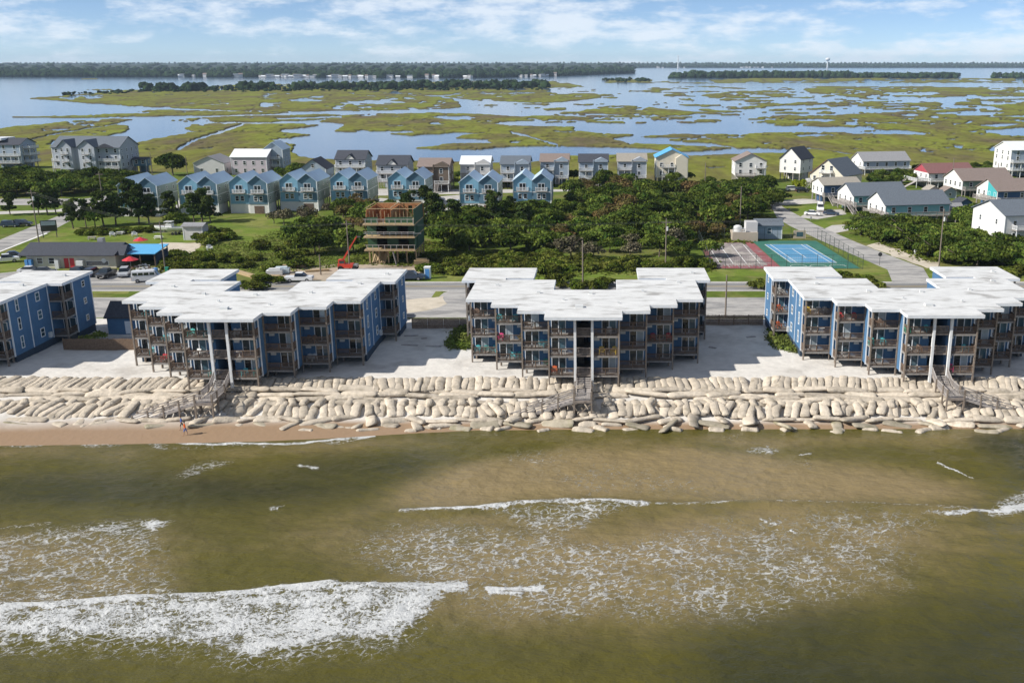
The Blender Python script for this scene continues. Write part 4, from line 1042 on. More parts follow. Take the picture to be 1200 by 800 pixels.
def make_condo(label):
    c = thing('condo_block', label, 'condo', group='blue condo blocks behind the sandbag wall')
    wall = mirror_poly([(1.15, 7.0), (1.15, BD), (4.75, BD), (4.75, 5.1), (8.6, 5.1), (8.6, 8.5), (12.5, 8.5), (12.5, 11.9), (16.4, 11.9), (16.4, 25.4), (18.7, 25.4), (18.7, 31), (8.5, 31), (8.5, 23.3), (12.2, 23.3), (12.2, 22.0), (4.75, 22.0), (4.75, 15.0)])
    MB().prism(wall, 1.05, ROOF_Z).build('wall', 'condo_blue', c)
    roofp = mirror_poly([(5.15, -0.9), (5.15, 2.5), (9.0, 2.5), (9.0, 5.9), (12.9, 5.9), (12.9, 9.3), (16.8, 9.3), (16.8, 22.0), (19.1, 22.0), (19.1, 31.4), (8.1, 31.4), (8.1, 23.5), (12.4, 23.5), (12.4, 22.3), (4.65, 22.3), (4.65, 15.4)])
    roof = MB().prism(roofp, ROOF_Z + 0.004, ROOF_Z + 0.30).build('roof', 'roof_white', c)
    fas = MB()
    for (x0, y0), (x1, y1) in zip(roofp, roofp[1:] + roofp[:1]):
        if abs(x1 - x0) > abs(y1 - y0): fas.box(min(x0, x1) + .06, max(x0, x1) - .06, y0 - .03, y0 + .03, ROOF_Z - .12, ROOF_Z + .22)
        else: fas.box(x0 - .03, x0 + .03, min(y0, y1) + .06, max(y0, y1) - .06, ROOF_Z - .12, ROOF_Z + .22)
    fas.build('fascia', 'trim_white', roof)
    for x, y, w in ((-1.2, 4.2, 1.1), (0.6, 12.5, .5), (-7.0, 13.0, .5), (8.2, 14.0, .45), (-13.5, 18, .5), (13.8, 20, .5), (-3.1, 8.6, .3), (4.6, 6.7, .3), (16.5, 27, .5)):
        MB().box(x, x + w, y, y + w * .7, ROOF_Z + .30, ROOF_Z + .62).build('roof_vent', 'unit_white', roof)
    for bi, (x0, x1, f) in enumerate(BAYS):
        left = x1 < 0
        for fi, z in enumerate(FLOORS):
            d = MB().box(x0 + .03, x1 - .03, f, f + BD, z - .22, z).build('deck', 'deck_pale', c)
            put('railing', railing_mesh(x1 - x0 - .3), d, (x0 + .15, f + .09, z))
            outer = x0 if left else x1
            if abs(outer) > 5 or True:
                put('railing', railing_mesh(BD - .25), d, (outer + (.09 if left else -.09), f + .18, z), math.pi / 2)
            # sliding door and the half wall beside it
            dx = x0 + .45 if left else x1 - .45 - 1.8
            s = put('sliding_door', SL_F, c, (dx, f + BD - .004, z))
            put('pane', SL_P1, s); put('pane', SL_P3 if (bi * 5 + fi * 3) % 4 == 0 else SL_P2, s)
            ax = x1 - .95 if left else x0 + .25
            MB().box(ax, ax + .7, f + BD - .28, f + BD - .01, z + 1.75, z + 2.1).build('air_conditioner', 'unit_white', c)
        for px_, w in ((x0 + .09, .2), (x1 - .09, .2)):
            if abs(px_) < 1.4: continue
            inner = abs(px_) < abs((x0 + x1) / 2)
            if inner and abs(px_) > 5.2: MB().box(px_ - .06, px_ + .06, f + .0, f + .12, -1.2, ROOF_Z).build('post', 'wood_post', c)
            else: MB().box(px_ - .1, px_ + .1, f - .06, f + .16, -1.6, ROOF_Z).build('post', 'wood_post', c)
        # white corner board where the wall turns
        cx = x0 if left else x1
        MB().box(cx - .1 if left else cx - .04, cx + .04 if left else cx + .1, f + BD - .1, f + BD + .05, 1.05, ROOF_Z - .12).build('corner_board', 'trim_white', c)
        # piles under the floor
        for py in (f + BD + .3, f + BD + 5):
            for qx in (x0 + .5, x1 - .5):
                MB().tube((qx, py, -1.2), (qx, py, 1.05), .16, n=6).build('pile', 'wood_post', c)
    # stair well in the middle: columns, landings with railings, a door at the back
    for s in (-1, 1):
        MB().box(s * 1.15 - .17, s * 1.15 + .17, -.16, .18, -1.6, ROOF_Z).build('column', 'white_paint', c)
    for z in FLOORS:
        d = MB().box(-.97, .97, 0.3, 6.98, z - .2, z).build('landing', 'wood_grey', c)
        put('railing', railing_mesh(1.9, m='wood_grey'), d, (-.95, .45, z))
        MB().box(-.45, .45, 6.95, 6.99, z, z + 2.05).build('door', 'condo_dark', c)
    for k, (za, zb) in enumerate(zip(FLOORS[:-1], FLOORS[1:])):
        b = MB()
        for i in range(12):
            y = 5.6 - i * .3; zz = za + (zb - za) * (i + 1) / 12
            b.box(-.9, -.05, y - .3, y, zz - .06, zz - .005)
        b.build('stair', 'wood_grey', c)
    # end walls and rear wings: windows, balconies looking out to sea
    for s in (-1, 1):
        rz = math.pi / 2 * s
        xe = 16.4 * s + .002 * s
        for fi, z in enumerate(FLOORS):
            window(c, (xe, 14.2, z + .55), rz, .55, 1.6, 'glass_blue')
            window(c, (xe, 19.6, z + .75), rz, .9, 1.15, 'glass_blue')
            window(c, (18.702 * s, 28.6, z + .95), rz, .7, .8, 'glass_dark')
            x0, x1 = (16.42, 18.7) if s > 0 else (-18.7, -16.42)
            d = MB().box(x0, x1 - (.0), 22.6, 25.38, z - .22, z).build('deck', 'deck_pale', c)
            put('railing', railing_mesh(2.08), d, (x0 + .1, 22.7, z))
            put('railing', railing_mesh(2.6), d, (18.6 * s, 22.75, z), math.pi / 2)
            sd = put('sliding_door', SL_F, c, (x0 + .25, 25.396, z)); put('pane', SL_P1, sd); put('pane', SL_P2, sd)
        MB().box(18.55 * s - .12, 18.55 * s + .12, 22.55, 22.78, -1.0, ROOF_Z).build('post', 'wood_post', c)
        for yy in (12.0, 16.9, 22.4):
            MB().box(xe - .05, xe + .05, yy - .1, yy + .1, 1.05, ROOF_Z - .12).build('corner_board', 'trim_white', c)
        for yy in (25.45, 30.9):
            MB().box(18.702 * s - .05, 18.702 * s + .05, yy - .1, yy + .1, 1.05, ROOF_Z - .12).build('corner_board', 'trim_white', c)
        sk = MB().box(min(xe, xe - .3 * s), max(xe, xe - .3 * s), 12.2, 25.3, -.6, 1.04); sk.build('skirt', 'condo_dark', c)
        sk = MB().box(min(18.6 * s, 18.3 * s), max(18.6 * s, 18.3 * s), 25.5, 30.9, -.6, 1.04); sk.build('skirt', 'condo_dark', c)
        MB().box(min(xe, xe + .35 * s), max(xe, xe + .35 * s), 21.0, 21.6, 1.4, 2.2).build('meter_box', 'unit_white', c)
    return c
CONDO_X = (-50.6, -2.4, 45.7, -100.9)
CONDO_YS = (126.0, 127.0, 128.0, 124.8)
CONDO_DESC = ('blue three-storey condo block seaward of the timber-framed house under construction',
              'blue three-storey condo block seaward of the dense thicket',
              'blue three-storey condo block seaward of the tennis courts',
              'blue three-storey condo block nearest the restaurant, its end wall dark in shade')
CONDO_SHORT = ('condo below the house under construction', 'condo below the thicket', 'condo below the tennis courts', 'condo nearest the restaurant')
condo0 = make_condo(CONDO_DESC[0])
condos = [condo0] + [copy_tree(condo0) for _ in range(3)]
for o, x, y, l in zip(condos, CONDO_X, CONDO_YS, CONDO_DESC):
    o.location = (x, y, 0); o['label'] = l

# ---- balcony furniture (each chair a thing)
def chair_mesh(m):
    b = MB()
    for i in range(5):                                   # slatted fan back
        x = -.24 + .12 * i; top = 1.0 - .05 * abs(i - 2)
        b.bar((x * .85, .30, .36), (x * 1.15, .52, top), .1, .03, up=(0, 1, 0))
    for i in range(4): b.box(-.28, .28, -.25 + .14 * i, -.13 + .14 * i, .36 - .02 * i, .39 - .02 * i)
    for s in (-1, 1):
        b.box(s * .34 - .07, s * .34 + .07, -.32, .42, .58, .62); b.box(s * .34 - .035, s * .34 + .035, -.27, -.2, 0, .58); b.box(s * .34 - .035, s * .34 + .035, .36, .43, 0, .58)
    return b.mesh('chair', m)
def table_mesh(m):
    b = MB(); n = 10
    b.tube((0, 0, .70), (0, 0, .74), .45, n=n); b.tube((0, 0, .04), (0, 0, .70), .04, n=6); b.tube((0, 0, 0), (0, 0, .04), .25, n=8)
    return b.mesh('table', m)
CH = {k: chair_mesh('plastic_' + k) for k in ('teal', 'aqua', 'pink', 'red', 'yellow', 'orange', 'white', 'green', 'blue', 'brown')}
TB = table_mesh('plastic_white')
FLN = ('lowest', 'middle', 'top')
BAYD = ('end bay', 'second bay in', 'third bay in', 'stairwell bay', 'stairwell bay', 'third bay in', 'second bay in', 'end bay')
def furnish(ci, bi, fi, items):
    x0, x1, f = BAYS[bi]; z = FLOORS[fi]
    for k, (col, t) in enumerate(items):
        side = 'sunny' if bi < 4 else 'shaded'
        lab = f'{col} slatted chair, {FLN[fi]} balcony, {side} {BAYD[bi]}, {CONDO_SHORT[ci]}'
        o = put('balcony_chair', CH[col], None, (CONDO_X[ci] + x0 + (x1 - x0) * t, CONDO_YS[ci] + f + .95, z), RNG.uniform(-.3, .3))
        tag(o, lab, 'chair', 'slatted chairs on the condo balconies')
def ftable(ci, bi, fi, t):
    x0, x1, f = BAYS[bi]; z = FLOORS[fi]; side = 'sunny' if bi < 4 else 'shaded'
    o = put('balcony_table', TB, None, (CONDO_X[ci] + x0 + (x1 - x0) * t, CONDO_YS[ci] + f + .8, z))
    tag(o, f'round white table, {FLN[fi]} balcony, {side} {BAYD[bi]}, {CONDO_SHORT[ci]}', 'table', 'round tables on the condo balconies')
for ci, bi, fi, it in (
    (0, 0, 2, [('aqua', .45)]), (0, 0, 0, [('aqua', .55)]), (0, 1, 1, [('aqua', .45), ('teal', .75)]), (0, 1, 0, [('red', .35), ('red', .7)]), (0, 3, 2, [('teal', .2), ('aqua', .8)]),
    (0, 3, 1, [('white', .35)]), (0, 3, 0, [('teal', .8)]), (0, 4, 2, [('white', .3), ('white', .15)]), (0, 4, 0, [('aqua', .4), ('teal', .85)]), (0, 6, 1, [('brown', .2), ('brown', .4)]), (0, 6, 0, [('white', .2), ('white', .4)]),
    (1, 0, 2, [('brown', .2)]), (1, 0, 0, [('aqua', .2), ('teal', .55), ('aqua', .8)]), (1, 1, 2, [('aqua', .15), ('aqua', .7)]), (1, 1, 1, [('pink', .15), ('yellow', .9)]), (1, 1, 0, [('aqua', .6), ('teal', .85)]),
    (1, 2, 1, [('aqua', .7), ('aqua', .9)]), (1, 2, 0, [('green', .85)]), (1, 3, 0, [('orange', .2)]), (1, 4, 1, [('yellow', .35), ('yellow', .8)]), (1, 4, 2, [('white', .6)]), (1, 6, 1, [('red', .25), ('red', .85)]),
    (2, 0, 2, [('yellow', .15), ('white', .55), ('white', .8)]), (2, 1, 2, [('red', .15), ('red', .65)]), (2, 2, 2, [('brown', .15), ('brown', .4)]), (2, 2, 1, [('teal', .1), ('aqua', .55)]), (2, 3, 2, [('green', .1), ('aqua', .85)]), (2, 3, 1, [('white', .2), ('brown', .6)]),
    (2, 4, 1, [('aqua', .7)]), (2, 4, 0, [('pink', .2)])):
    furnish(ci, bi, fi, it)
for ci, bi, fi, t in ((0, 3, 1, .62), (0, 2, 2, .5), (0, 4, 1, .3), (1, 0, 1, .55), (1, 2, 2, .35), (1, 3, 1, .6), (2, 0, 1, .7), (2, 1, 0, .35), (2, 3, 0, .55), (2, 0, 2, .35)):
    ftable(ci, bi, fi, t)
for fi, col in ((2, 'white'), (1, 'orange'), (0, 'orange')):
    o = put('balcony_chair', CH[col], None, (CONDO_X[2] - 17.5, CONDO_YS[2] + 24.0, FLOORS[fi]), .3)
    tag(o, f'{col} slatted chair on the {FLN[fi]} balcony of the rear wing near the tennis courts', 'chair', 'slatted chairs on the condo balconies')

# ---- beach stairs: walkway out from the stairwell, landing, flight down to the sand
def beach_stair(ci, s, label, run=8.2):
    t = thing('beach_stair', label, 'stairs', (CONDO_X[ci], CONDO_YS[ci], 0))
    zt, zl, zb = 1.28, 0.25, -2.55
    y1 = -5.2
    b = MB(); n = 7
    for i in range(n):                                   # steps from the stairwell down to the walkway
        y = -0.35 - i * .30; z = zt - (zt - zl) * (i + 1) / n
        b.box(-.95, .95, y - .32, y, z - .06, z)
    b.build('step', 'wood_weathered', t); t.children[-1]['kind'] = 'stuff'
    for k in range(12):
        yy = -2.45 - k * .225
        MB().box(-.95, .95, yy - .21, yy, zl - .06, zl).build('walkway_board', 'wood_weathered', t)
    for q in (-.9, .9):
        MB().bar((q, -.3, zt - .25), (q, -2.5, zl - .2), .08, .25).build('stringer', 'wood_grey', t)
        MB().box(q - .04, q + .04, y1, -2.5, zl - .3, zl - .062).build('beam', 'wood_grey', t)
    # landing
    yl0, yl1 = y1 - 1.9, y1
    for k in range(8):
        yy = yl0 + k * .2375
        MB().box(-1.15, 1.15, yy, yy + .222, zl - .06, zl).build('landing_board', 'wood_weathered', t)
    MB().box(-1.15, 1.15, yl0 - .06, yl0 - .01, zl - .35, zl).build('beam', 'wood_grey', t)
    # flight along the shore
    nst = 14
    for i in range(nst):
        x0 = s * (1.15 + run * i / nst); x1 = s * (1.15 + run * (i + 1.1) / nst); z = zl - (zl - zb) * (i + 1) / nst
        MB().box(min(x0, x1), max(x0, x1), yl0 + .1, yl1 - .35, z - .06, z).build('tread', 'wood_weathered', t)
    for yy in (yl0 + .05, yl1 - .3):
        MB().bar((s * 1.15, yy, zl - .2), (s * (1.15 + run), yy, zb - .2), .08, .3).build('stringer', 'wood_weathered', t)
        for dz in (.42, .72, 1.02):
            MB().bar((s * 1.15, yy, zl + dz), (s * (1.15 + run), yy, zb + dz), .05, .13).build('rail', 'wood_weathered', t)
        for i in range(5):
            f = i / 4; x = s * (1.15 + run * f); z = zl - (zl - zb) * f
            MB().box(x - .09, x + .09, yy - .09, yy + .09, -3.4, z + 1.08).build('post', 'wood_post', t)
    # railings of the walkway and the landing
    for q in (-1.0, 1.0):
        r = MB(); r.bar((q, -.3, zt + 1.0), (q, -2.5, zl + 1.0), .07, .12); r.bar((q, -2.5, zl + 1.0), (q, y1 if q * s > 0 else yl0, zl + 1.0), .07, .12)
        r.bar((q, -.3, zt + .2), (q, -2.5, zl + .2), .05, .1); r.bar((q, -2.5, zl + .2), (q, y1 if q * s > 0 else yl0, zl + .2), .05, .1)
        ye = y1 if q * s > 0 else yl0
        for k in range(int((-.3 - ye) / .2)):
            yy = -.4 - k * .2; z = zl if yy < -2.5 else zl + (zt - zl) * (yy + 2.5) / 2.2
            r.box(q - .03, q + .03, yy - .035, yy + .035, z + .2, z + 1.0)
        r.build('railing', 'wood_weathered', t)
    r = MB(); r.box(-1.1, 1.1, yl0 - .0, yl0 + .07, zl + .95, zl + 1.05); r.box(-1.1, 1.1, yl0, yl0 + .05, zl + .2, zl + .3)
    for k in range(12): r.box(-1.05 + k * .19, -.98 + k * .19, yl0, yl0 + .05, zl + .3, zl + .95)
    r.build('railing', 'wood_weathered', t)
    for qx in (-1.1, 1.1):
        for qy in (yl0 + .05, yl1 - .1, -2.6):
            MB().box(qx - .1, qx + .1, qy - .1, qy + .1, -3.4, zl + 1.1).build('post', 'wood_post', t)
    MB().bar((-1.1, yl0 + .05, -2.2), (1.1, yl0 + .05, -.2), .06, .14).build('brace', 'wood_post', t)
    return t
beach_stair(0, -1, 'grey timber beach stair descending beside the two walkers')
beach_stair(1, -1, 'grey timber beach stair below the condo in front of the thicket')
beach_stair(2, 1, 'grey timber beach stair below the condo in front of the tennis courts', 8.6)

# ---- timber fences closing the gaps between the blocks
def plank_fence(name, label, a, b, h=1.7):
    t = thing(name, label, 'fence', (a[0], a[1], 0), math.atan2(b[1] - a[1], b[0] - a[0]))
    Lh = math.hypot(b[0] - a[0], b[1] - a[1]); n = max(1, round(Lh / 2.4)); w = Lh / n
    for i in range(n):
        m = MB()
        for k in range(int(w / .15)):
            x = i * w + k * .15; m.box(x, x + .13, -.02, .02, -.3, h + RNG.uniform(-.04, .04))
        m.box(i * w, i * w + w, .02, .07, .3, .4); m.box(i * w, i * w + w, .02, .07, h - .4, h - .3)
        o = m.build('fence_panel', 'fence_wood', t)
        MB().box(i * w - .06, i * w + .06, .07, .19, -.3, h + .06).build('post', 'fence_wood', t)
plank_fence('plank_fence', 'brown plank fence between the restaurant-side condo and its neighbour', (-81.5, 144.0), (-68.0, 144.0))
plank_fence('plank_fence', 'brown plank fence behind the sand between the construction-side and thicket-side condos', (-31.0, 156.5), (-20.5, 156.5))
plank_fence('plank_fence', 'brown plank fence behind the sand between the thicket-side and tennis-side condos', (17.0, 158.5), (26.8, 158.5))
# pool house / shed beside the restaurant-side condo
sh = thing('storage_shed', 'dark blue shed with a gable roof between two condo blocks', 'shed', (-75.8, 155.5, 0))
MB().box(-3.2, 3.2, -2.5, 2.5, -.2, 2.7).build('wall', 'condo_blue', sh)
MB().extr([(-2.9, 2.6), (0, 4.6), (2.9, 2.6), (2.9, 2.8), (0, 4.85), (-2.9, 2.8)], -3.5, 3.5, 'x').build('roof', 'shingle_dark', sh)
MB().box(-.4, .5, -2.54, -2.49, 0, 2.1).build('door', 'trim_white', sh)
dk = thing('dock_platform', 'low weathered timber platform behind the plank fence', 'platform', (-76, 149, 0))
MB().box(-3.4, 3.4, -.8, .8, .25, .45).build('platform_top', 'wood_weathered', dk)
for x in (-3, 0, 3): MB().box(x - .1, x + .1, -.7, .7, -.3, .25).build('support', 'wood_grey', dk)

# ================================================================== HOUSES
def gable_roof(w, d, h, rise, ridge, ov=0.45, th=0.16):
    """two sloping slabs over a w x d box (local x -w/2..w/2, y 0..d), eaves at height h"""
    out = []
    if ridge == 'y': half, a0, a1, c = w / 2, -ov, d + ov, 0.0
    else: half, a0, a1, c = d / 2, -w / 2 - ov, w / 2 + ov, d / 2
    k = rise / half; e = ov * k
    for s in (-1, 1):
        pr = [(c, h + rise + .02), (c + s * (half + ov), h - e + .02), (c + s * (half + ov), h - e + th + .02), (c, h + rise + th + .02)]
        out.append(MB().extr(pr, a0, a1, 'y' if ridge == 'y' else 'x'))
    return out
def deck(parent, x0, x1, y0, y1, z, sides=('f', 'l', 'r'), m='white_paint', floor='deck_pale', legs=True, gap=0.22, base=0.0):
    d = MB().box(x0, x1, y0, y1, z - .2, z).build('deck', floor, parent)
    if 'f' in sides: put('railing', railing_mesh(round(x1 - x0, 2), gap=gap, m=m), d, (x0, y0 + .06, z))
    if 'l' in sides: put('railing', railing_mesh(round(y1 - y0 - .15, 2), gap=gap, m=m), d, (x0 + .06, y0 + .13, z), math.pi / 2)
    if 'r' in sides: put('railing', railing_mesh(round(y1 - y0 - .15, 2), gap=gap, m=m), d, (x1 - .06, y0 + .13, z), math.pi / 2)
    if legs and z > 0.5:
        n = max(1, round((x1 - x0) / 3.0))
        for i in range(n + 1):
            x = x0 + .12 + (x1 - x0 - .24) * i / n
            MB().box(x - .09, x + .09, y0 + .1, y0 + .28, base, z - .2).build('post', m, parent)
    return d
def steps(parent, x, y0, z0, y1, z1, w=1.1, m='wood_weathered'):
    n = max(3, int(abs(z1 - z0) / .2)); b = MB()
    for i in range(n):
        f = (i + .5) / n; y = y0 + (y1 - y0) * f; z = z0 + (z1 - z0) * f; b.box(x - w / 2, x + w / 2, y - .16, y + .16, z - .06, z)
    for s in (-1, 1):
        b.bar((x + s * (w / 2 + .04), y0, z0 - .05), (x + s * (w / 2 + .04), y1, z1 - .05), .06, .25)
        b.bar((x + s * (w / 2 + .04), y0, z0 + .95), (x + s * (w / 2 + .04), y1, z1 + .95), .06, .1)
    o = b.build('stair', m, parent); return o
def house(name, label, x, y, w, d, h, rise, wall, roofm, ridge='y', rz=0.0, stilt=0.0, rows=None, front=2, side=2, sidedir=None, trim='white_paint', gable=None, roof2=None, group=None, glassm='glass_dark', base=None, skirt=None, cat='house', win=(0.95, 1.35), sidewall=None, doors=0, chim=False):
    """a house standing on (x, y): local x across the front, y back from the front wall; h = eaves height"""
    t = thing(name, label, cat, (x, y, 0), rz, group)
    z0 = stilt if stilt else -.1
    if ridge == 'y': MB().extr([(-w / 2, z0), (w / 2, z0), (w / 2, h), (0, h + rise), (-w / 2, h)], 0, d, 'y').build('wall', wall, t)
    else: MB().extr([(0, z0), (d, z0), (d, h), (d / 2, h + rise), (0, h)], -w / 2, w / 2, 'x').build('wall', wall, t)
    a, b = gable_roof(w, d, h, rise, ridge)
    a.build('roof', roofm, t); b.build('roof', roof2 or roofm, t)
    if gable:      # end walls painted another colour, set just proud of the siding
        if ridge == 'x':
            for s in (-1, 1): MB().extr([(0.02, z0 + .02), (d - .02, z0 + .02), (d - .02, h - .02), (d / 2, h + rise - .03), (.02, h - .02)], s * (w / 2 - .05), s * (w / 2 + .03), 'x').build('end_wall', gable, t)
        else: MB().extr([(-w / 2 + .02, z0 + .02), (w / 2 - .02, z0 + .02), (w / 2 - .02, h - .02), (0, h + rise - .03), (-w / 2 + .02, h - .02)], -.03, .05, 'y').build('end_wall', gable, t)
    if sidewall:
        for s in (-1, 1): MB().box(s * (w / 2 + .01) - .03, s * (w / 2 + .01) + .03, .02, d - .02, z0 + .02, h - .05).build('side_wall', sidewall, t)
    # corner boards
    for sx in (-1, 1):
        MB().box(sx * w / 2 - .1, sx * w / 2 + .1, -.05, .1, z0, h - .05).build('corner_board', trim, t)
    if rows is None:
        n = max(1, int((h - z0) / 2.8)); rows = [z0 + .9 + 2.8 * i for i in range(n)]
    wd = sidedir if sidedir is not None else (1 if x < 0 else -1)
    for zi, z in enumerate(rows):
        for i in range(front):
            xx = -w / 2 + w * (i + .5) / front
            window(t, (xx, -.034 if gable and ridge == 'y' else -.004, z), 0, win[0], win[1], glassm)
        for i in range(side):
            yy = d * (i + .5) / side
            window(t, (wd * (w / 2 + (.042 if sidewall else .034 if gable and ridge == 'x' else .004)), yy, z), math.pi / 2 * wd, win[0] * .85, win[1], glassm)
    if stilt:
        nx = max(2, round(w / 3)); ny = max(2, round(d / 3.5))
        for i in range(nx + 1):
            for j in range(ny + 1):
                if 0 < i < nx and 0 < j < ny: continue
                px_ = -w / 2 + .2 + (w - .4) * i / nx; py_ = .2 + (d - .4) * j / ny
                MB().box(px_ - .13, px_ + .13, py_ - .13, py_ + .13, -.2, stilt).build('stilt', 'wood_weathered', t)
        MB().box(-w / 2 + 1.2, w / 2 - 1.2, d * .45, d - .8, -.1, stilt - .02).build('store_room', skirt or wall, t)
    if chim: MB().box(w * .2, w * .2 + .8, d * .6, d * .6 + .8, h, h + rise + 1.0).build('chimney', 'house_tan', t)
    return t

# ---- blue twin houses with paired gables
def twin(px, py, label, fw=11.0):
    x, y = G(px, py)
    t = thing('twin_house', label, 'house', (x, y, 0), 0, 'blue twin houses with paired gables')
    d = 13.0; h = 8.7; rise = 2.1; u = fw / 2
    for k, (cx, wm) in enumerate(((-u / 2, 'house_blue'), (u / 2, 'house_slate'))):
        yo = 0.0 if k == 0 else -.6
        MB().extr([(cx - u / 2 + .002, 2.7), (cx + u / 2 - .002, 2.7), (cx + u / 2 - .002, h), (cx, h + rise), (cx - u / 2 + .002, h)], yo, d, 'y').build('wall', wm, t)
        MB().box(cx - u / 2 + .05, cx + u / 2 - .05, yo + .12, d * .45, -.1, 2.68).build('ground_floor', 'house_white', t)
        for s in (-1, 1):
            ov = .35 if (s > 0) == (k == 1) else 0.0
            kk = rise / (u / 2)
            pr = [(cx, h + rise + .02), (cx + s * (u / 2 + ov), h - ov * kk + .02), (cx + s * (u / 2 + ov), h - ov * kk + .16), (cx, h + rise + .16)]
            MB().extr(pr, yo - .4, d + .4, 'y').build('roof', 'metal_blue', t)
        # balcony with french door, pair of windows below, garage door
        dr = put('balcony_door', SL_F, t, (cx - .9, yo - .004, 5.9)); put('pane', SL_P1, dr); put('pane', SL_P1, dr, (.96, 0, 0))
        deck(t, cx - 1.7, cx + 1.7, yo - 1.1, yo, 5.85, legs=False)
        for q in (-.75, .75): window(t, (cx + q, yo - .004, 3.6), 0, .9, 1.3)
        MB().box(cx - 1.4, cx + 1.4, yo + .06, yo + .115, 0, 2.2).build('garage_door', 'house_white' if k == 0 else 'wood_brown', t)
        MB().box(cx - u / 2 + .01, cx + u / 2 - .01, yo - .05, yo, 5.4, 5.6).build('trim_band', 'white_paint', t)
        MB().box((cx + u / 2 if k else cx - u / 2) - .1, (cx + u / 2 if k else cx - u / 2) + .1, yo - .06, yo + .1, -.1, h).build('corner_board', 'white_paint', t)
    # sage side wall with its own windows, timber posts under the back
    for s in (-1, 1):
        MB().box(s * (u + .01) - .03, s * (u + .01) + .03, -.4, d - .02, 2.75, h - .06).build('side_wall', 'house_sage', t)
        MB().box(s * (u + .05) - .03, s * (u + .05) + .03, -.45, d - .05, 5.45, 5.65).build('trim_band', 'white_paint', t)
        for yy, z in ((1.2, 6.6), (6.0, 6.8), (10.5, 6.6), (1.2, 3.8), (7.0, 3.8)):
            window(t, (s * (u + .044), yy, z), math.pi / 2 * s, .7, 1.0)
        for j in range(4):
            yy = d * .5 + .4 + j * (d * .5 - .6) / 3
            MB().box(s * (u - .25) - .13, s * (u - .25) + .13, yy - .13, yy + .13, -.1, 2.7).build('stilt', 'wood_weathered', t)
    return t
for px, py, l in ((165.5, 253.5, 'blue twin-gabled house beside the road junction behind the pines'), (235.5, 251, 'blue twin-gabled house behind the boat and grey shed'), (294, 250, 'blue twin-gabled house with a brown garage door facing the open lawn'),
                  (352, 247, 'blue twin-gabled house behind the lone bare tree on the lawn'), (411, 245, 'blue twin-gabled house half hidden by brownish trees'), (478, 244, 'blue twin-gabled house behind the house under construction'),
                  (562, 249, 'blue twin-gabled house with white garage beside the parked van'), (624, 247, 'blue twin-gabled house at the edge of the thicket')):
    twin(px, py, l)

H_ = lambda px, py: G(px, py)
# ---- second row, by the marsh
def row_house(px, py, label, w, wall, roofm, twin_=True, h=8.3, kind=0, d=11):
    x, y = H_(px, py)
    if kind == 0:      # long ridge across, small dormer gable, double porch
        t = house('beach_house', label, x, y, w, d, h, 2.6, wall, roofm, 'x', 0, 2.7, [3.7, 6.3], 3, 2)
        for k in (0,):
            MB().extr([(-1.7, h - .1), (1.7, h - .1), (0, h + 1.6)], -.3, 3.0, 'y').build('dormer', 'house_white', t)
            for s in (-1, 1): MB().extr([(0, h + 1.62), (s * 2.0, h - .22), (s * 2.0, h - .10), (0, h + 1.76)], -.55, 3.4, 'y').build('dormer_roof', roofm, t)
        deck(t, -w / 2, w / 2, -2.2, -.06, 2.8); deck(t, -w / 2, w / 2, -2.2, -.06, 5.5, base=2.8)
    else:              # pair of saltboxes side by side
        t = house('beach_house', label, x, y, w, d, h, 2.2, wall, roofm, 'x', 0, 2.5, [3.4, 6.1], 2, 2, glassm='glass_dark')
        MB().box(-.12, .12, -.5, d, 2.5, h + .6).build('party_wall', wall, t)
        deck(t, -w / 2, -.3, -1.8, -.06, 5.4, base=0); deck(t, .3, w / 2, -1.8, -.06, 2.7); deck(t, -w / 2, -.3, -1.8, -.06, 2.6)
        MB().extr([(.3, h - .05), (w / 2, h - .05), (w / 2, h + .5), ((w / 2 + .3) / 2, h + 1.5), (.3, h + .5)], -.4, 2.5, 'y').build('dormer', wall, t)
        steps(t, w * .12, -1.8, 2.7, -5.0, 0.1)
    return t
row_house(412, 214, 'grey porch house with dark roof and small white dormer, farther from the construction', 10.5, 'house_grey', 'shingle_dark')
row_house(461, 222, 'grey two-porch house with dark roof and small white dormer, behind the construction', 10.3, 'house_grey', 'shingle_dark')
row_house(509, 224.5, 'brown unpainted duplex with brown roof near the marsh', 10.2, 'house_brown', 'shingle_brown', kind=1)
row_house(557.5, 221, 'white duplex with pale metal roof behind a blue twin house', 9.8, 'house_pale', 'metal_white', kind=1)
row_house(604, 221, 'dark grey duplex with slate roof between the blue twin houses', 9.6, 'house_steel', 'shingle_slate', kind=1)
row_house(650, 217.5, 'grey duplex with one brown roof slope above the thicket', 9.7, 'house_steel', 'shingle_brown', kind=1)
row_house(695.5, 218, 'blue-grey duplex with white stairs above the thicket', 10, 'house_steel', 'shingle_dark', kind=1)
row_house(740.5, 217, 'grey duplex with tan roof and timber steps above the thicket', 10, 'house_grey', 'shingle_tan', kind=1)
x, y = H_(787, 216)
t = house('beach_house', 'tall cream house with bright blue metal roof at the thicket corner', x, y, 11.2, 11, 9.4, 2.7, 'house_cream', 'metal_bright', 'y', 0, 2.3, [3.2, 6.2], 3, 3, skirt='house_cream')
deck(t, -3.6, 1.0, -1.8, -.06, 2.8); deck(t, -3.6, 1.0, -1.8, -.06, 6.0, base=2.8); steps(t, 2.8, -.4, 2.8, -4.6, .1, m='white_paint')
MB().extr([(1.2, 2.4), (5.4, 2.4), (5.4, 9.2), (3.3, 10.6), (1.2, 9.2)], -1.6, .02, 'y').build('bay', 'house_cream', t)
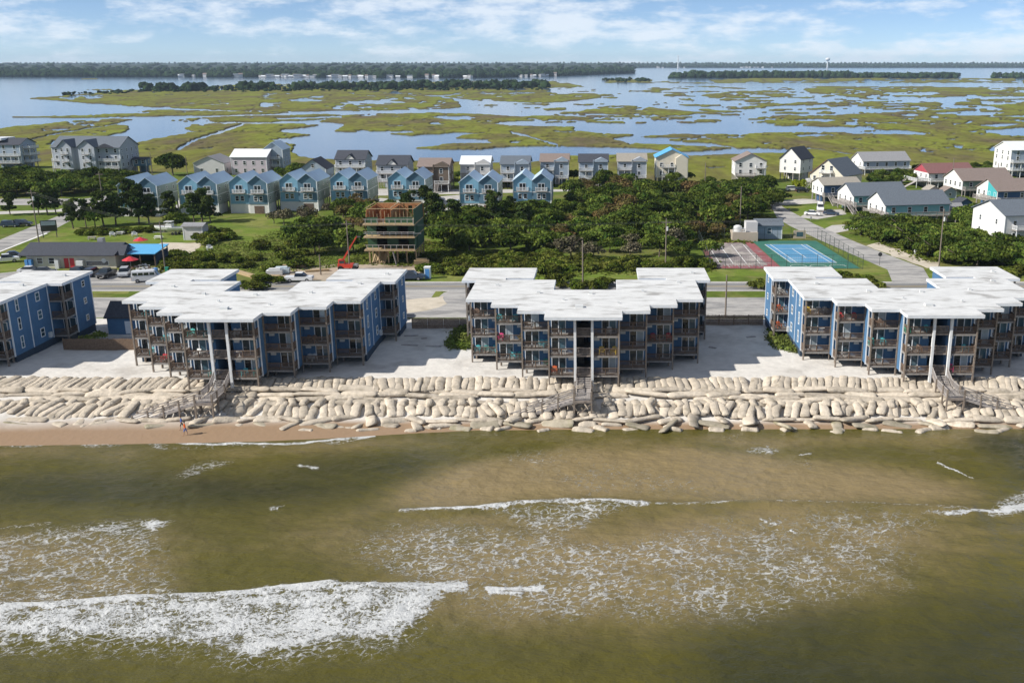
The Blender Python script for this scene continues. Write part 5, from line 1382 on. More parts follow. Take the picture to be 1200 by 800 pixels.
# ---- right of the street, gables to the street (turned about ten degrees with it)
RT = math.radians(10)
x, y = H_(879, 214)
t = house('beach_house', 'white double-gabled house with brown roof and long front stair', x, y, 11, 10, 7.6, 2.6, 'house_white', 'shingle_brown', 'y', 0, 2.4, [3.2, 5.6], 3, 2, sidedir=-1)
deck(t, -5.5, 1.5, -2.4, -.06, 2.6, m='wood_weathered'); deck(t, 1.6, 5.0, -2.0, -.06, 5.2); steps(t, 2.6, -2.4, 2.6, -6.4, .1)
x, y = H_(925, 211)
t = house('beach_house', 'white gabled house with near-black roof on stilts beside the marsh', x, y, 8.2, 10, 7.8, 3.8, 'house_white', 'shingle_dark', 'y', math.radians(-38), 2.6, [3.6, 6.2], 2, 2, sidedir=1, win=(.7, 1.1))
x, y = H_(968, 222)
t = house('beach_house', 'cream A-frame with one red and one slate roof slope', x, y, 12.5, 13, 5.0, 5.0, 'house_cream', 'shingle_red', 'y', math.radians(-42), 2.2, [3.0], 4, 1, roof2='shingle_slate', sidedir=-1)
for q in (-1.6, 1.6): window(t, (q, -.004, 6.4), 0, 1.1, 1.6)
deck(t, -6.4, 5.0, -3.0, -.06, 2.4, m='white_paint'); deck(t, -2.2, 2.2, -1.6, -.06, 5.6, base=2.4); steps(t, -4.5, -3.0, 2.4, -7.4, .1)
x, y = H_(986, 238)
t = house('beach_house', 'navy-sided house with pale tan roof and white trim by the street', x, y, 12, 9.5, 5.6, 1.7, 'house_navy', 'shingle_tan', 'x', RT, 2.3, [3.3], 2, 3, gable='house_white')
deck(t, -6.5, 6, -2.2, -.06, 2.4, m='wood_weathered'); steps(t, -4.8, -2.2, 2.4, -6.4, .1)
x, y = H_(1038, 204.5)
t = house('beach_house', 'long light blue house with grey metal roof at the marsh edge', x, y, 19, 11, 5.2, 2.9, 'house_steel', 'shingle_grey', 'x', RT, 2.0, [3.2], 5, 2, gable='house_white')
deck(t, -9.5, 9.5, -1.8, -.06, 2.2); deck(t, -12.4, -9.56, 0, 9, 2.2, m='white_paint')
x, y = H_(1031, 249)
t = house('beach_house', 'white-gabled teal cottage with slate roof beside the parked cars', x, y, 16.5, 11.5, 5.0, 2.9, 'house_teal', 'shingle_slate', 'x', RT, 2.1, [3.0], 4, 3, gable='house_white')
deck(t, -8.2, 8.2, -1.8, -.06, 2.2, m='wood_weathered'); deck(t, -10.6, -8.32, .4, 10, 2.2, m='wood_weathered'); steps(t, -9.4, .4, 2.2, -4.4, .1)
MB().extr([(7.0, 6.2), (9.2, 6.2), (8.1, 7.1)], -3, 2.5, 'x').build('roof_hatch', 'shingle_slate', t)
x, y = H_(1074, 261)
t = house('beach_house', 'white-gabled mint cottage with slate roof behind the windswept hedge', x, y, 18.5, 11, 5.0, 2.9, 'house_teal', 'shingle_slate', 'x', RT, 2.0, [2.9], 4, 3, gable='house_white')
deck(t, -9.2, 10.6, -1.8, -.06, 2.1, m='wood_weathered'); deck(t, -11.4, -9.32, .4, 9.5, 2.1, m='wood_weathered'); steps(t, -10.3, .4, 2.1, -4.0, .1)
x, y = H_(1114, 219.5)
t = house('beach_house', 'red-gabled white house with dusky red roof and twin ramps', x, y, 17, 11, 5.0, 2.7, 'house_white', 'shingle_red', 'x', RT, 2.1, [3.1], 3, 3, gable='house_white')
MB().extr([(0.4, 5.0), (10.6, 5.0), (5.5, 7.55)], -8.56, -8.60, 'x').build('gable_panel', 'house_crimson', t)
deck(t, -8.5, 8.5, -1.7, -.06, 2.2); deck(t, -12.6, -8.66, .4, 10, 2.2)
for q in (1.5, 8.2):
    MB().bar((-12.6, q, 2.1), (-17.4, q - .8, .1), 1.3, .14).build('ramp', 'wood_weathered', t)
x, y = H_(1156, 230.5)
t = house('beach_house', 'white-gabled green-sided house with brown roof', x, y, 17.5, 12, 5.3, 3.1, 'house_green', 'shingle_brown', 'x', RT, 2.3, [3.3], 3, 4, gable='house_white')
deck(t, -8.7, 8.7, -1.8, -.06, 2.4, m='wood_weathered')
x, y = H_(1196, 243)
t = house('beach_house', 'turquoise-gabled house with brown roof and timber deck', x, y, 16, 11.5, 5.0, 2.9, 'house_navy', 'shingle_brown', 'x', RT, 2.0, [3.0], 3, 4, gable='house_white')
MB().extr([(0.3, 3.0), (5.4, 3.0), (5.4, 7.4), (.3, 5.0)], -8.06, -8.09, 'x').build('gable_panel', 'house_aqua', t)
deck(t, -8, 8, -1.8, -.06, 2.1, m='wood_weathered'); deck(t, -10.4, -8.14, .4, 9, 2.1, m='wood_weathered'); steps(t, -9.3, .4, 2.1, -5.0, .1)
x, y = H_(1206, 208)
t = house('beach_house', 'tall pale grey house with white porches beyond the brown-roofed cottages', x, y, 16, 13, 10.2, 2.6, 'house_steel', 'metal_white', 'x', math.radians(6), 2.6, [3.6, 6.4, 8.4], 3, 3, gable='house_white')
deck(t, -8, 8, -2, -.06, 2.7); deck(t, -8, 8, -2, -.06, 5.6, base=2.7)
x, y = H_(1209, 292)
t = house('beach_house', 'big plain white house with grey roof beside the windswept hedge', x, y, 15, 14, 8.0, 2.6, 'house_white', 'shingle_slate', 'x', RT, 1.9, [2.8, 5.6], 3, 2, win=(.75, 1.1), skirt='house_tan')
deck(t, -5.6, 7.5, -2.0, -.06, 4.8, base=0)
# sheds among the cottages
for px, py, w, wm, rm, l in ((1094, 231, 3.8, 'house_pink', 'shingle_tan', 'lilac shed with tan roof below the red-gabled house'), (1113, 232.5, 4.2, 'house_steel', 'shingle_brown', 'white and blue shed with brown roof below the green-sided house'), (1118, 254, 4.8, 'house_pale', 'shingle_grey', 'low grey shed with pale roof on the grass behind the mint cottage'), (1104, 243, 3.8, 'house_white', 'shingle_slate', 'small white shed next to the mint cottage'), (1131, 247, 4.0, 'house_navy', 'shingle_dark', 'dark shed next to the low grey shed')):
    x, y = H_(px, py)
    house('garden_shed', l, x, y, w, 3.6, 2.3, 1.2, wm, rm, 'y' if px != 1118 else 'x', RT, 0, [.9], 1, 1, cat='shed', win=(.7, .8))
# ---- left side: big grey guest house, neighbours
x, y = H_(104, 204)
t = house('guest_house', 'big grey gabled guest house with white balconies among dark trees', x, y, 27, 14, 10.2, 3.6, 'house_grey', 'shingle_slate', 'x', math.radians(-4), 2.0, [2.9, 5.6, 8.2], 8, 4, cat='guest house')
for cx, hw, dd in ((-7.0, 2.6, 2.2), (1.8, 3.2, 2.6)):
    MB().extr([(cx - hw, 2.0), (cx + hw, 2.0), (cx + hw, 10.6), (cx, 13.0), (cx - hw, 10.6)], -dd, 2, 'y').build('bay', 'house_grey', t)
    for s in (-1, 1): MB().extr([(cx, 13.02), (cx + s * (hw + .5), 10.2), (cx + s * (hw + .5), 10.36), (cx, 13.2)], -dd - .5, 6, 'y').build('bay_roof', 'shingle_slate', t)
    for z in (3.0, 5.8, 8.6):
        for q in (-1, 1): window(t, (cx + q * hw * .45, -dd - .004, z), 0, .9, 1.3)
    for z in (4.9, 7.7): deck(t, cx - 1.2, cx + 1.2, -dd - 1.2, -dd - .06, z, legs=False)
for x0, x1 in ((-13.2, -9.8), (5.4, 13.2)):
    for z in (2.3, 5.0): deck(t, x0, x1, -1.6, -.06, z, base=0)
MB().extr([(4.6, 10.1), (11.8, 10.1), (8.2, 11.6)], -1.4, .02, 'y').build('porch_gable', 'shingle_dark', t)
x, y = H_(8, 198)
t = house('beach_house', 'pale blue house with stacked white decks at the end of the dark trees', x, y, 13, 12, 9.6, 2.2, 'house_steel', 'shingle_dark', 'x', 0, 2.0, [3.0, 5.8, 8.0], 3, 3)
for z in (2.4, 5.2, 7.9): deck(t, 6.56, 9.4, 2, 9, z, sides=('f', 'r'), base=0)
for z in (5.2, 2.4): deck(t, -6.5, 6.5, -1.7, -.06, z, base=0)
MB().box(-6.6, -1.0, 1, 11, 11.2, 12.1).build('roof_terrace', 'metal_white', t)
x, y = H_(246, 205.5)
house('beach_house', 'low grey gabled house with tan rear roof behind the twin houses', x, y, 11.5, 12, 4.6, 2.5, 'house_pale', 'shingle_grey', 'y', 0, 0, [1.2], 2, 2)
x, y = H_(293, 205)
t = house('beach_house', 'pale house with broad white metal roof behind the twin houses', x, y, 13.5, 12, 6.8, 2.4, 'house_pink', 'metal_white', 'x', 0, 0, [1.0, 3.9], 4, 2)
x, y = H_(322, 203)
t = house('beach_house', 'tall narrow pale blue house with blue roof beside the white-roofed house', x, y, 7.2, 10, 9.2, 2.6, 'house_steel', 'metal_blue', 'y', 0, 2.2, [3.2, 5.8], 2, 3)
for z in (2.6, 5.4): deck(t, -2.8, 2.8, -1.7, -.06, z, base=0)
x, y = H_(368, 215)
t = house('beach_house', 'light blue cottage with black roof and one gable window', x, y, 9, 11, 5.2, 3.2, 'house_steel', 'shingle_dark', 'y', 0, 0, [1.2], 2, 2)
window(t, (0, -.004, 5.6), 0, .9, 1.2)
x, y = H_(165, 202)
t = house('lookout_cabin', 'small dark grey cabin on posts with an outside stair', x, y, 5, 5, 5.0, .6, 'house_slate', 'shingle_dark', 'x', 0, 2.4, [3.4], 2, 1, cat='cabin')
steps(t, -3.4, .2, 2.4, -4.0, .1, m='white_paint')
# ---- restaurant by the highway
x, y = H_(84, 314)
t = thing('restaurant', 'long low beige restaurant with dark roof beside the parking lot', 'restaurant', (x, y, 0))
MB().box(-9.3, 9.5, 0, 7.5, -.1, 2.75).build('wall', 'house_cream', t)
MB().extr([(-1.0, 2.72), (4.6, 4.5), (8.0, 2.9), (8.0, 3.1), (4.6, 4.72), (-1.0, 2.9)], -10.5, 9.8, 'x').build('roof', 'shingle_dark', t)
for i, q in enumerate((-1.4, -.2)): MB().box(q, q + .95, -.06, .0, 0, 2.1).build('door', 'plastic_red', t)
for q in (-6.5, -4.0): window(t, (q, -.004, 1.0), 0, 1.1, 1.1)
window(t, (5.6, -.004, .6), 0, 4.6, .8)
MB().box(-3.0, -2.2, -.9, -.05, 0, 1.8).build('ice_chest', 'unit_white', t)
MB().box(1.6, 3.0, -1.1, -.05, 0, 1.7).build('ice_chest', 'unit_white', t)
MB().box(3.4, 4.6, 5.4, 6.6, 4.1, 5.4).build('chimney', 'rim_grey', t)
MB().tube((7.0, -.03, 1.6), (7.0, -.008, 1.6), .5, n=14).build('wall_emblem', 'white_paint', t)
for q in (-9.2, -8.4): MB().box(q, q + .6, -1.0, -.2, 0, 1.9).build('vending_machine', 'plastic_blue', t)
MB().extr([(0, 2.7), (4.5, 2.7), (2.2, 4.6)], 9.52, 11.4, 'x').build('side_roof', 'shingle_dark', t)
x, y = H_(158, 312)
t = thing('patio_shelter', 'open patio shelter with bright blue metal roof next to the restaurant', 'shelter', (x, y, 0))
MB().extr([(-.6, 2.7), (6.6, 3.5), (6.6, 3.65), (-.6, 2.85)], -4.9, 4.9, 'x').build('roof', 'metal_bright', t)
for q in (-4.6, -1.5, 1.5, 4.6):
    for yy in (-.3, 6.2): MB().box(q - .1, q + .1, yy - .1, yy + .1, -.1, 2.7 + .11 * (yy + .6)).build('post', 'wood_brown', t)
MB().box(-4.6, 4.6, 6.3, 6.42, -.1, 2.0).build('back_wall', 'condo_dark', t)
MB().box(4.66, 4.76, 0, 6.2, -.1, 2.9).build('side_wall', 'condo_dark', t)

# ================================================================== CONSTRUCTION SITE
x, y = G(461, 309.5)
t = thing('house_frame', 'half-built timber house with green sheathing and open orange top storey', 'building', (x, y, 0))
W_, D_ = 10.4, 9.5
lev = (3.4, 6.2, 8.9, 11.4)
for i in range(6):
    for j in range(4):
        if 0 < i < 5 and 0 < j < 3: continue
        px_, py_ = -W_ / 2 + .2 + (W_ - .4) * i / 5, .2 + (D_ - .4) * j / 3
        MB().box(px_ - .15, px_ + .15, py_ - .15, py_ + .15, -.1, 3.1).build('pile', 'lumber', t)
for z in lev[:3]:
    MB().box(-W_ / 2 - .5, W_ / 2, -1.6, D_, z - .3, z).build('floor_deck', 'lumber', t)
    for k in range(9): MB().box(-W_ / 2 + k * W_ / 8.2, -W_ / 2 + k * W_ / 8.2 + .12, -1.5, -1.38, z, z + 1.0 if z < 8 else z + 1.1).build('stud', 'wood_weathered', t)
    MB().box(-W_ / 2 - .4, W_ / 2, -1.52, -1.44, z + .95, z + 1.05).build('guard_rail', 'wood_weathered', t)
for z0, z1 in ((3.4, 5.9), (6.2, 8.6)):
    MB().box(W_ / 2 - .12, W_ / 2 + .02, -1.3, D_, z0, z1).build('sheathing', 'zip_green', t)
    MB().box(-W_ / 2, -W_ / 2 + .12, 1.0, D_, z0, z1).build('sheathing', 'zip_green', t)
    MB().box(-W_ / 2 + .14, W_ / 2 - .14, D_ - .12, D_, z0, z1).build('sheathing', 'zip_green', t)
    for xa, xb in ((-5.4, -3.4), (-1.2, 1.2), (3.4, 5.4)): MB().box(xa, xb, .9, 1.02, z0, z1).build('sheathing', 'zip_green', t)
MB().box(W_ / 2 - .12, W_ / 2 + .02, -1.3, D_, 8.9, 12.0).build('sheathing', 'zip_green', t)
for xa, xb in ((-5.4, -2.8), (-1.2, 4.6)): MB().box(xa, xb, .0, .12, 8.9, 10.1).build('sheathing', 'zip_green', t)
MB().box(-W_ / 2, -W_ / 2 + .12, 0, D_, 8.9, 11.6).build('stud_wall', 'osb', t)
MB().box(-W_ / 2 + .14, 1.0, D_ - .14, D_, 8.9, 11.8).build('stud_wall', 'osb', t)
for xa, xb in ((1.2, 2.0), (2.9, 3.6), (4.5, 5.4)): MB().box(xa, xb, D_ - .14, D_, 8.9, 11.8).build('stud_wall', 'osb', t)
MB().box(1.2, 5.4, D_ - .13, D_ - .01, 11.3, 11.8).build('header', 'osb', t)
MB().box(-.06, .06, .2, D_ - .2, 8.9, 11.5).build('stud_wall', 'osb', t)
MB().box(-3.0, -2.9, 3.0, D_ - .2, 8.9, 11.0).build('stud_wall', 'osb', t)
for k in range(14):
    MB().box(-5.4 + k * .8, -5.3 + k * .8, .3 if k < 7 else .5, .4 if k < 7 else .6, 8.9, 11.4 if k % 3 else 10.8).build('stud', 'lumber', t)
for yy in (.3, D_): MB().box(-W_ / 2, W_ / 2, yy - .07, yy + .03, 11.82, 11.95).build('top_plate', 'lumber', t)
for xx in (-W_ / 2, 0.0, W_ / 2): MB().bar((xx, .2, 12.03), (xx, D_, 12.03), .14, .12).build('top_plate', 'lumber', t)
for k in range(10): MB().bar((-4.6 + .3 * k, .4 + .15 * (k % 3), .05), (-4.0 + .28 * k, 2.2, 2.6 - .12 * (k % 4)), .28, .06).build('leaning_board', 'lumber', t)
MB().bar((1.0, -1.4, .1), (.3, -1.2, 3.2), .5, .1).build('leaning_board', 'wood_weathered', t)
MB().bar((-5.6, -1.6, 6.9), (6.6, -1.6, 6.95), .3, .06).build('scaffold_plank', 'rim_grey', t)
# telescopic lift
x, y = G(408, 316)
t = thing('boom_lift', 'red telescopic lift with its boom raised beside the half-built house', 'lift', (x, y, 0)); t.scale = (.82, .82, .82)
MB().prism([(-2.4, -.9), (1.5, -.9), (1.5, .9), (-2.4, .9)], .6, 1.6).build('chassis', 'lift_red', t)
MB().extr([(-2.2, 1.6), (-.6, 1.6), (-.6, 2.4), (-1.4, 2.9), (-2.2, 2.7)], -.9, .1, 'y').build('cab', 'lift_red', t)
MB().box(-1.9, -.7, -.92, -.88, 1.75, 2.5).build('cab_window', 'glass_dark', t)
MB().bar((-1.6, .5, 1.9), (1.1, .5, 6.2), .38, .42).build('boom', 'lift_red', t)
MB().bar((1.0, .5, 6.05), (2.7, .5, 8.6), .25, .28).build('boom_extension', 'lift_red', t)
MB().box(2.6, 3.6, .0, 1.0, 8.3, 8.45).build('fork', 'wire', t)
MB().box(1.55, 2.6, -.8, .8, .9, 1.5).build('engine_cover', 'rim_grey', t)
for wx_ in (-1.7, 1.9):
    for wy_ in (-1.0, 1.0): w = MB().tube((wx_, wy_ - .2, .6), (wx_, wy_ + .2, .6), .6, n=14).build('wheel', 'rubber', t)

# ================================================================== VEHICLES
_car = {}
def car_meshes(kind):
    if kind in _car: return _car[kind]
    if kind == 'sedan': body = [(-2.25, .35), (2.25, .35), (2.28, .62), (2.1, .82), (1.2, .92), (-1.5, .95), (-2.2, .92), (-2.3, .6)]; cab = [(-1.75, .93), (1.15, .92), (.45, 1.42), (-.95, 1.44)]; W2 = .88
    elif kind == 'suv': body = [(-2.25, .4), (2.25, .4), (2.28, .75), (2.15, .98), (1.25, 1.08), (-2.2, 1.12), (-2.3, .7)]; cab = [(-2.15, 1.1), (1.2, 1.08), (.55, 1.68), (-1.95, 1.72)]; W2 = .94
    elif kind == 'pickup': body = [(-2.7, .45), (2.7, .45), (2.75, .8), (2.6, 1.08), (1.5, 1.15), (-.6, 1.15), (-.6, 1.12), (-2.7, 1.12)]; cab = [(-.75, 1.14), (1.45, 1.14), (.8, 1.8), (-.6, 1.82)]; W2 = .96
    else: body = [(-2.9, .4), (2.7, .4), (2.8, .8), (2.7, 1.15), (2.2, 1.3), (1.7, 1.35), (-2.9, 1.35)]; cab = [(-2.9, 1.34), (1.9, 1.34), (1.35, 2.15), (1.0, 2.25), (-2.85, 2.25)]; W2 = 1.0
    B = MB().extr(body, -W2, W2, 'y')
    n = len(cab)
    vs = [(a, s * (W2 - .06 if z < cab[0][1] + .1 else W2 - .22), z) for s in (-1, 1) for a, z in cab]
    C = MB().add(vs, [tuple(range(n))[::-1], tuple(range(n, 2 * n))] + [(i, (i + 1) % n, n + (i + 1) % n, n + i) for i in range(n)])
    top = cab[2:] ; tx0, tx1, tz = min(a for a, z in top), max(a for a, z in top), max(z for a, z in top)
    R = MB().box(tx0 + .02, tx1 - .02, -W2 + .24, W2 - .24, tz - .03, tz + .03)
    r = .33 if kind == 'sedan' else .39
    wh = MB().tube((0, -.11, 0), (0, .11, 0), r, n=12); rm = MB().tube((0, -.12, 0), (0, .12, 0), r * .55, n=8)
    _car[kind] = (B, C, R, wh.mesh('wheel', 'rubber'), rm.mesh('rim', 'rim_grey'), W2, r, body)
    return _car[kind]
_cm = {}
def car(kind, col, px, py, rz, label, group='vehicles parked on the island', xy=None, glassm='glass_dark', name='parked_car', cat='car'):
    B, C, R, wm, rm, W2, r, body = car_meshes(kind)
    x, y = xy or G(px, py)
    t = thing(name, label, cat, (x, y, .02), rz, group)
    key = (kind, col)
    if key not in _cm: _cm[key] = (B.mesh('body', 'paint_' + col), C.mesh('cabin', glassm if kind != 'van' else 'paint_' + col), R.mesh('roof_panel', 'paint_' + col))
    for nm, me in zip(('body', 'cabin', 'roof_panel'), _cm[key]): put(nm, me, t)
    if kind == 'van':
        for s in (-1, 1):
            for k in range(4): MB().box(-2.6 + k * 1.05, -1.75 + k * 1.05, s * 1.0 - .14 * s - .03, s * 1.0 - .02, 1.5, 2.0).build('side_window', 'glass_dark', t)
        MB().bar((2.02, 0, 1.42), (1.52, 0, 2.08), 1.5, .04, up=(1, 0, .6)).build('windscreen', 'glass_dark', t)
    for wx_ in (body[0][0] * .62, body[1][0] * .62):
        for s in (-1, 1):
            w = put('wheel', wm, t, (wx_, s * (W2 - .1), r)); put('rim', rm, w)
    for s in (-1, 1):
        MB().box(body[1][0] - .02, body[1][0] + .04, s * (W2 - .3) - .15, s * (W2 - .3) + .15, .62, .78).build('headlight', 'white_paint', t)
        MB().box(body[0][0] - .06, body[0][0] + .0, s * (W2 - .22) - .12, s * (W2 - .22) + .12, .7, .86).build('tail_light', 'plastic_red', t)
    return t
H90 = math.pi / 2
car('sedan', 'white', 36, 320, 0.1, 'white sedan parked in front of the restaurant')
car('sedan', 'grey', 52, 321, 0.1, 'dark grey sedan parked next to the white sedan at the restaurant')
car('suv', 'black', 93, 322, H90, 'black SUV parked nose-in at the restaurant, first of the dark cars')
car('suv', 'navy', 109, 323, H90, 'dark blue SUV parked between the black cars at the restaurant')
car('pickup', 'black', 125, 324.5, -H90, 'black pickup parked facing the highway at the restaurant')
car('suv', 'silver', 146, 323.5, -H90 + .3, 'silver SUV parked at the end of the restaurant row')
car('van', 'white', 174, 330, .25, 'white passenger van parked beside the highway', cat='van', name='parked_van')
car('pickup', 'white', 7, 307.5, 0.5, 'white pickup parked on the lawn by the highway', cat='pickup', name='pickup_truck')
car('sedan', 'navy', 16, 302, 0.4, 'dark blue sedan parked on the lawn by the highway')
car('suv', 'navy', 13, 266, 0.1, 'dark SUV parked in the shade across the highway')
car('suv', 'black', 27, 265, 0.1, 'black SUV parked in the shade across the highway')
car('pickup', 'white', 351, 330, 0.05, 'white pickup parked on the construction verge', cat='pickup', name='pickup_truck')
car('pickup', 'navy', 481, 328, 0.05, 'dark blue pickup parked below the half-built house', cat='pickup', name='pickup_truck')
car('sedan', 'red', 468.5, 372, -H90, 'red car nosing out behind the condo end wall')
car('suv', 'white', 513, 236, 0.3, 'white SUV on the drive between twin houses')
car('van', 'silver', 533, 244, -H90 - .1, 'silver van with blue tint parked between twin houses', cat='van', name='parked_van')
car('sedan', 'white', 952, 252.5, -.35, 'white sedan parked by the street in front of the cottages')
car('sedan', 'navy', 974, 252, -.3, 'dark blue sedan parked next to the white sedan by the cottages')
car('suv', 'white', 929, 224, 0.1, 'white SUV under the white gabled house')
car('suv', 'black', 940, 225.5, 0.1, 'black SUV under the white gabled house')
t = car('van', 'white', 961, 247, -H90 - .2, 'white camper van parked beside the navy-sided house', cat='camper', name='camper_van')
for px, py, c, l in ((780, 219, 'navy', 'dark blue sedan by the cream house with the blue roof'), (900, 219.5, 'grey', 'grey sedan below the brown-roofed white house'), (436, 237, 'black', 'black sedan on the drive behind the half-built house')):
    car('sedan', c, px, py, .1, l)

# boat on a trailer, grey shed, and other yard things
x, y = G(201, 275)
t = thing('motor_boat', 'white motor boat with small cabin standing on a trailer in the yard', 'boat', (x, y, 0), math.pi)
hull = []
for i, (xx, w, zb, zt) in enumerate(((-4.0, 1.2, 1.0, 1.95), (-2, 1.25, .9, 1.95), (0.5, 1.2, .85, 2.0), (2.4, .85, 1.0, 2.15), (3.6, .35, 1.4, 2.3), (4.1, .04, 1.9, 2.38))):
    hull += [(xx, -w, zt), (xx, -w * .8, (zb + zt) / 2), (xx, 0, zb), (xx, w * .8, (zb + zt) / 2), (xx, w, zt)]
fs = []
for i in range(5):
    for j in range(4): fs.append((i * 5 + j, i * 5 + j + 1, i * 5 + 6 + j, i * 5 + 5 + j))
    fs.append((i * 5, i * 5 + 5, i * 5 + 9, i * 5 + 4))
fs.append((0, 1, 2, 3, 4))
MB().add(hull, fs).build('hull', 'paint_white', t)
MB().extr([(-.6, 2.0), (1.6, 2.05), (1.0, 2.8), (-.6, 2.85)], -.8, .8, 'y').build('cabin', 'paint_white', t)
MB().box(-.7, 1.3, -.9, .9, 3.3, 3.4).build('canopy', 'paint_white', t)
for q in (-.6, 1.2):
    for s in (-.8, .8): MB().box(q - .03, q + .03, s - .03, s + .03, 2.0, 3.3).build('canopy_post', 'rim_grey', t)
MB().box(-.62, 1.2, -.82, -.79, 2.3, 2.7).build('cabin_window', 'glass_dark', t)
MB().box(-4.5, -4.0, -.3, .3, 1.2, 2.4).build('outboard', 'paint_black', t)
MB().box(-4, 4.6, -.1, .1, .55, .7).build('trailer_frame', 'rim_grey', t)
for s in (-1, 1):
    for q in (-1.6, -.7): MB().tube((q, s * 1.0 - .1, .35), (q, s * 1.0 + .1, .35), .35, n=12).build('wheel', 'rubber', t)
for q in (-2.5, 1.5): MB().box(q - .1, q + .1, -.7, .7, .7, 1.1).build('bunk', 'wood_grey', t)
x, y = G(227, 281.5)
house('garden_shed', 'grey boxy shed standing behind the motor boat', x, y, 4.6, 4.0, 3.4, .5, 'house_pale', 'shingle_grey', 'x', 0, 0, [], 0, 0, cat='shed')
x, y = G(248, 279)
t = thing('flatbed_trailer', 'low dark flatbed trailer next to the grey shed', 'trailer', (x, y, 0)); MB().box(-3, 3, -1, 1, .6, .8).build('bed', 'wood_grey', t)
for q in (-.9, .2):
    for s in (-1, 1): MB().tube((q, s * 1.05 - .1, .35), (q, s * 1.05 + .1, .35), .35, n=10).build('wheel', 'rubber', t)
MB().bar((3, 0, .6), (4.4, 0, .5), .12).build('tow_bar', 'wire', t)
def picnic(px, py, m, label, rz=0):
    x, y = G(px, py); t = thing('picnic_table', label, 'picnic table', (x, y, 0), rz, 'picnic tables on the restaurant lawn')
    MB().box(-.95, .95, -.4, .4, .72, .78).build('table_top', m, t)
    for s in (-1, 1): MB().box(-.95, .95, s * .75 - .14, s * .75 + .14, .43, .48).build('bench', m, t)
    for q in (-.7, .7):
        MB().box(q - .05, q + .05, -.85, .85, .38, .43).build('cross_bar', m, t); MB().bar((q, -.6, 0), (q, -.25, .72), .1).build('leg', m, t); MB().bar((q, .6, 0), (q, .25, .72), .1).build('leg', m, t)
picnic(81, 291, 'plastic_aqua', 'pale blue picnic table behind the restaurant roof', .1); picnic(108, 281, 'wood_weathered', 'grey picnic table on the lawn behind the restaurant', .2)
picnic(163, 282, 'wood_weathered', 'grey picnic table in front of the motor boat'); picnic(141, 275, 'plastic_white', 'white picnic table on the lawn by the dark hedge'); picnic(186, 280, 'plastic_white', 'white picnic table beside the motor boat')
picnic(62, 291, 'plastic_white', 'white picnic table nearest the highway sign', .3)
for px, py, l in ((132, 277, 'white lounge chair on the lawn by the white picnic table'), (158, 277, 'white lounge chair by the dark hedge on the lawn'), (246, 293, 'white lounge chair on the grass beyond the sand patch')):
    x, y = G(px, py); o = put('lawn_chair', CH['white'], None, (x, y, .006), .6, (1.6, 1.6, 1.2)); tag(o, l, 'chair')
def parasol(px, py, m, label):
    x, y = G(px, py); t = thing('parasol', label, 'umbrella', (x, y, 0))
    n = 8; vs = [(0, 0, 2.9)] + [(1.7 * math.cos(2 * math.pi * i / n), 1.7 * math.sin(2 * math.pi * i / n), 2.1) for i in range(n)] + [(0, 0, 2.8)]
    MB().add(vs, [(0, 1 + i, 1 + (i + 1) % n) for i in range(n)] + [(n + 1, 1 + (i + 1) % n, 1 + i) for i in range(n)]).build('canopy', m, t)
    MB().tube((0, 0, 0), (0, 0, 2.85), .04, n=6).build('pole', 'rim_grey', t)
parasol(154, 316, 'plastic_red', 'red parasol in front of the blue patio roof'); parasol(166, 292, 'plastic_red', 'red parasol behind the blue patio roof')
for k, (px, py) in enumerate(((160, 316), (166, 318), (173, 317), (180, 318.5), (149, 317), (169, 314))):
    x, y = G(px, py); o = put('patio_table', TB, None, (x, y, .012)); tag(o, 'round white table on the restaurant patio', 'table', 'round tables on the patio')
    for s in (-1, 1):
        o = put('patio_chair', CH['white' if k % 2 else 'brown'], None, (x + s * .8, y - .1, .012), s * 1.3); tag(o, ('white' if k % 2 else 'brown') + ' slatted chair at a round table on the restaurant patio', 'chair', 'chairs on the patio')
for px, py, c, l in ((183, 320, 'blue', 'blue bin at the corner of the patio'), (196, 319, 'green', 'green bin beside the utility pole')):
    x, y = G(px, py); b = MB(); b.prism([(-.3, -.3), (.3, -.3), (.3, .3), (-.3, .3)], 0, .95); b.box(-.36, .36, -.36, .36, .95, 1.05); tag(b.build('waste_bin', 'plastic_' + c, None, (x, y, .012)), l, 'bin')
# highway sign
x, y = G(59, 278)
t = thing('road_sign', 'dark roadside sign board with pale panel on two posts', 'sign', (x, y, 0), .35)
for s in (-1, 1): MB().box(s * 1.5 - .1, s * 1.5 + .1, -.1, .1, 0, 1.6).build('post', 'wood_grey', t)
MB().box(-1.8, 1.8, -.15, .15, 1.5, 4.2).build('board', 'paint_black', t); MB().box(-1.6, 1.6, -.19, -.15, 3.0, 4.0).build('panel', 'curtain', t)
# lumber, toilets, stacks on the construction verge
def stack(px, py, l, w, h, rz, m, label):
    x, y = G(px, py); t = thing('lumber_pile', label, 'lumber', (x, y, .01), rz)
    n = max(2, int(w / .3)); k = max(1, int(h / .15))
    for i in range(n):
        for j in range(k): MB().box(-l / 2 + RNG.uniform(-.2, .2), l / 2 + RNG.uniform(-.2, .2), -w / 2 + i * w / n, -w / 2 + (i + .92) * w / n, j * h / k, (j + .92) * h / k).build('board', m, t)
stack(287, 322, 7.5, 1.2, .5, -.75, 'lumber', 'long pale boards lying askew by the highway verge'); stack(344, 313.5, 5.0, 1.2, .6, .03, 'lumber', 'neat stack of new lumber near the half-built house')
stack(312, 326, 5.5, 1.6, .6, -.05, 'lumber', 'stack of yellow boards beside the wrapped pallets'); stack(445, 318, 9.0, 2.2, .5, 0, 'wood_weathered', 'long stack of grey planks in front of the half-built house')
stack(372, 318, 4.5, 1.0, .4, .3, 'lumber', 'short lumber stack near the lift')
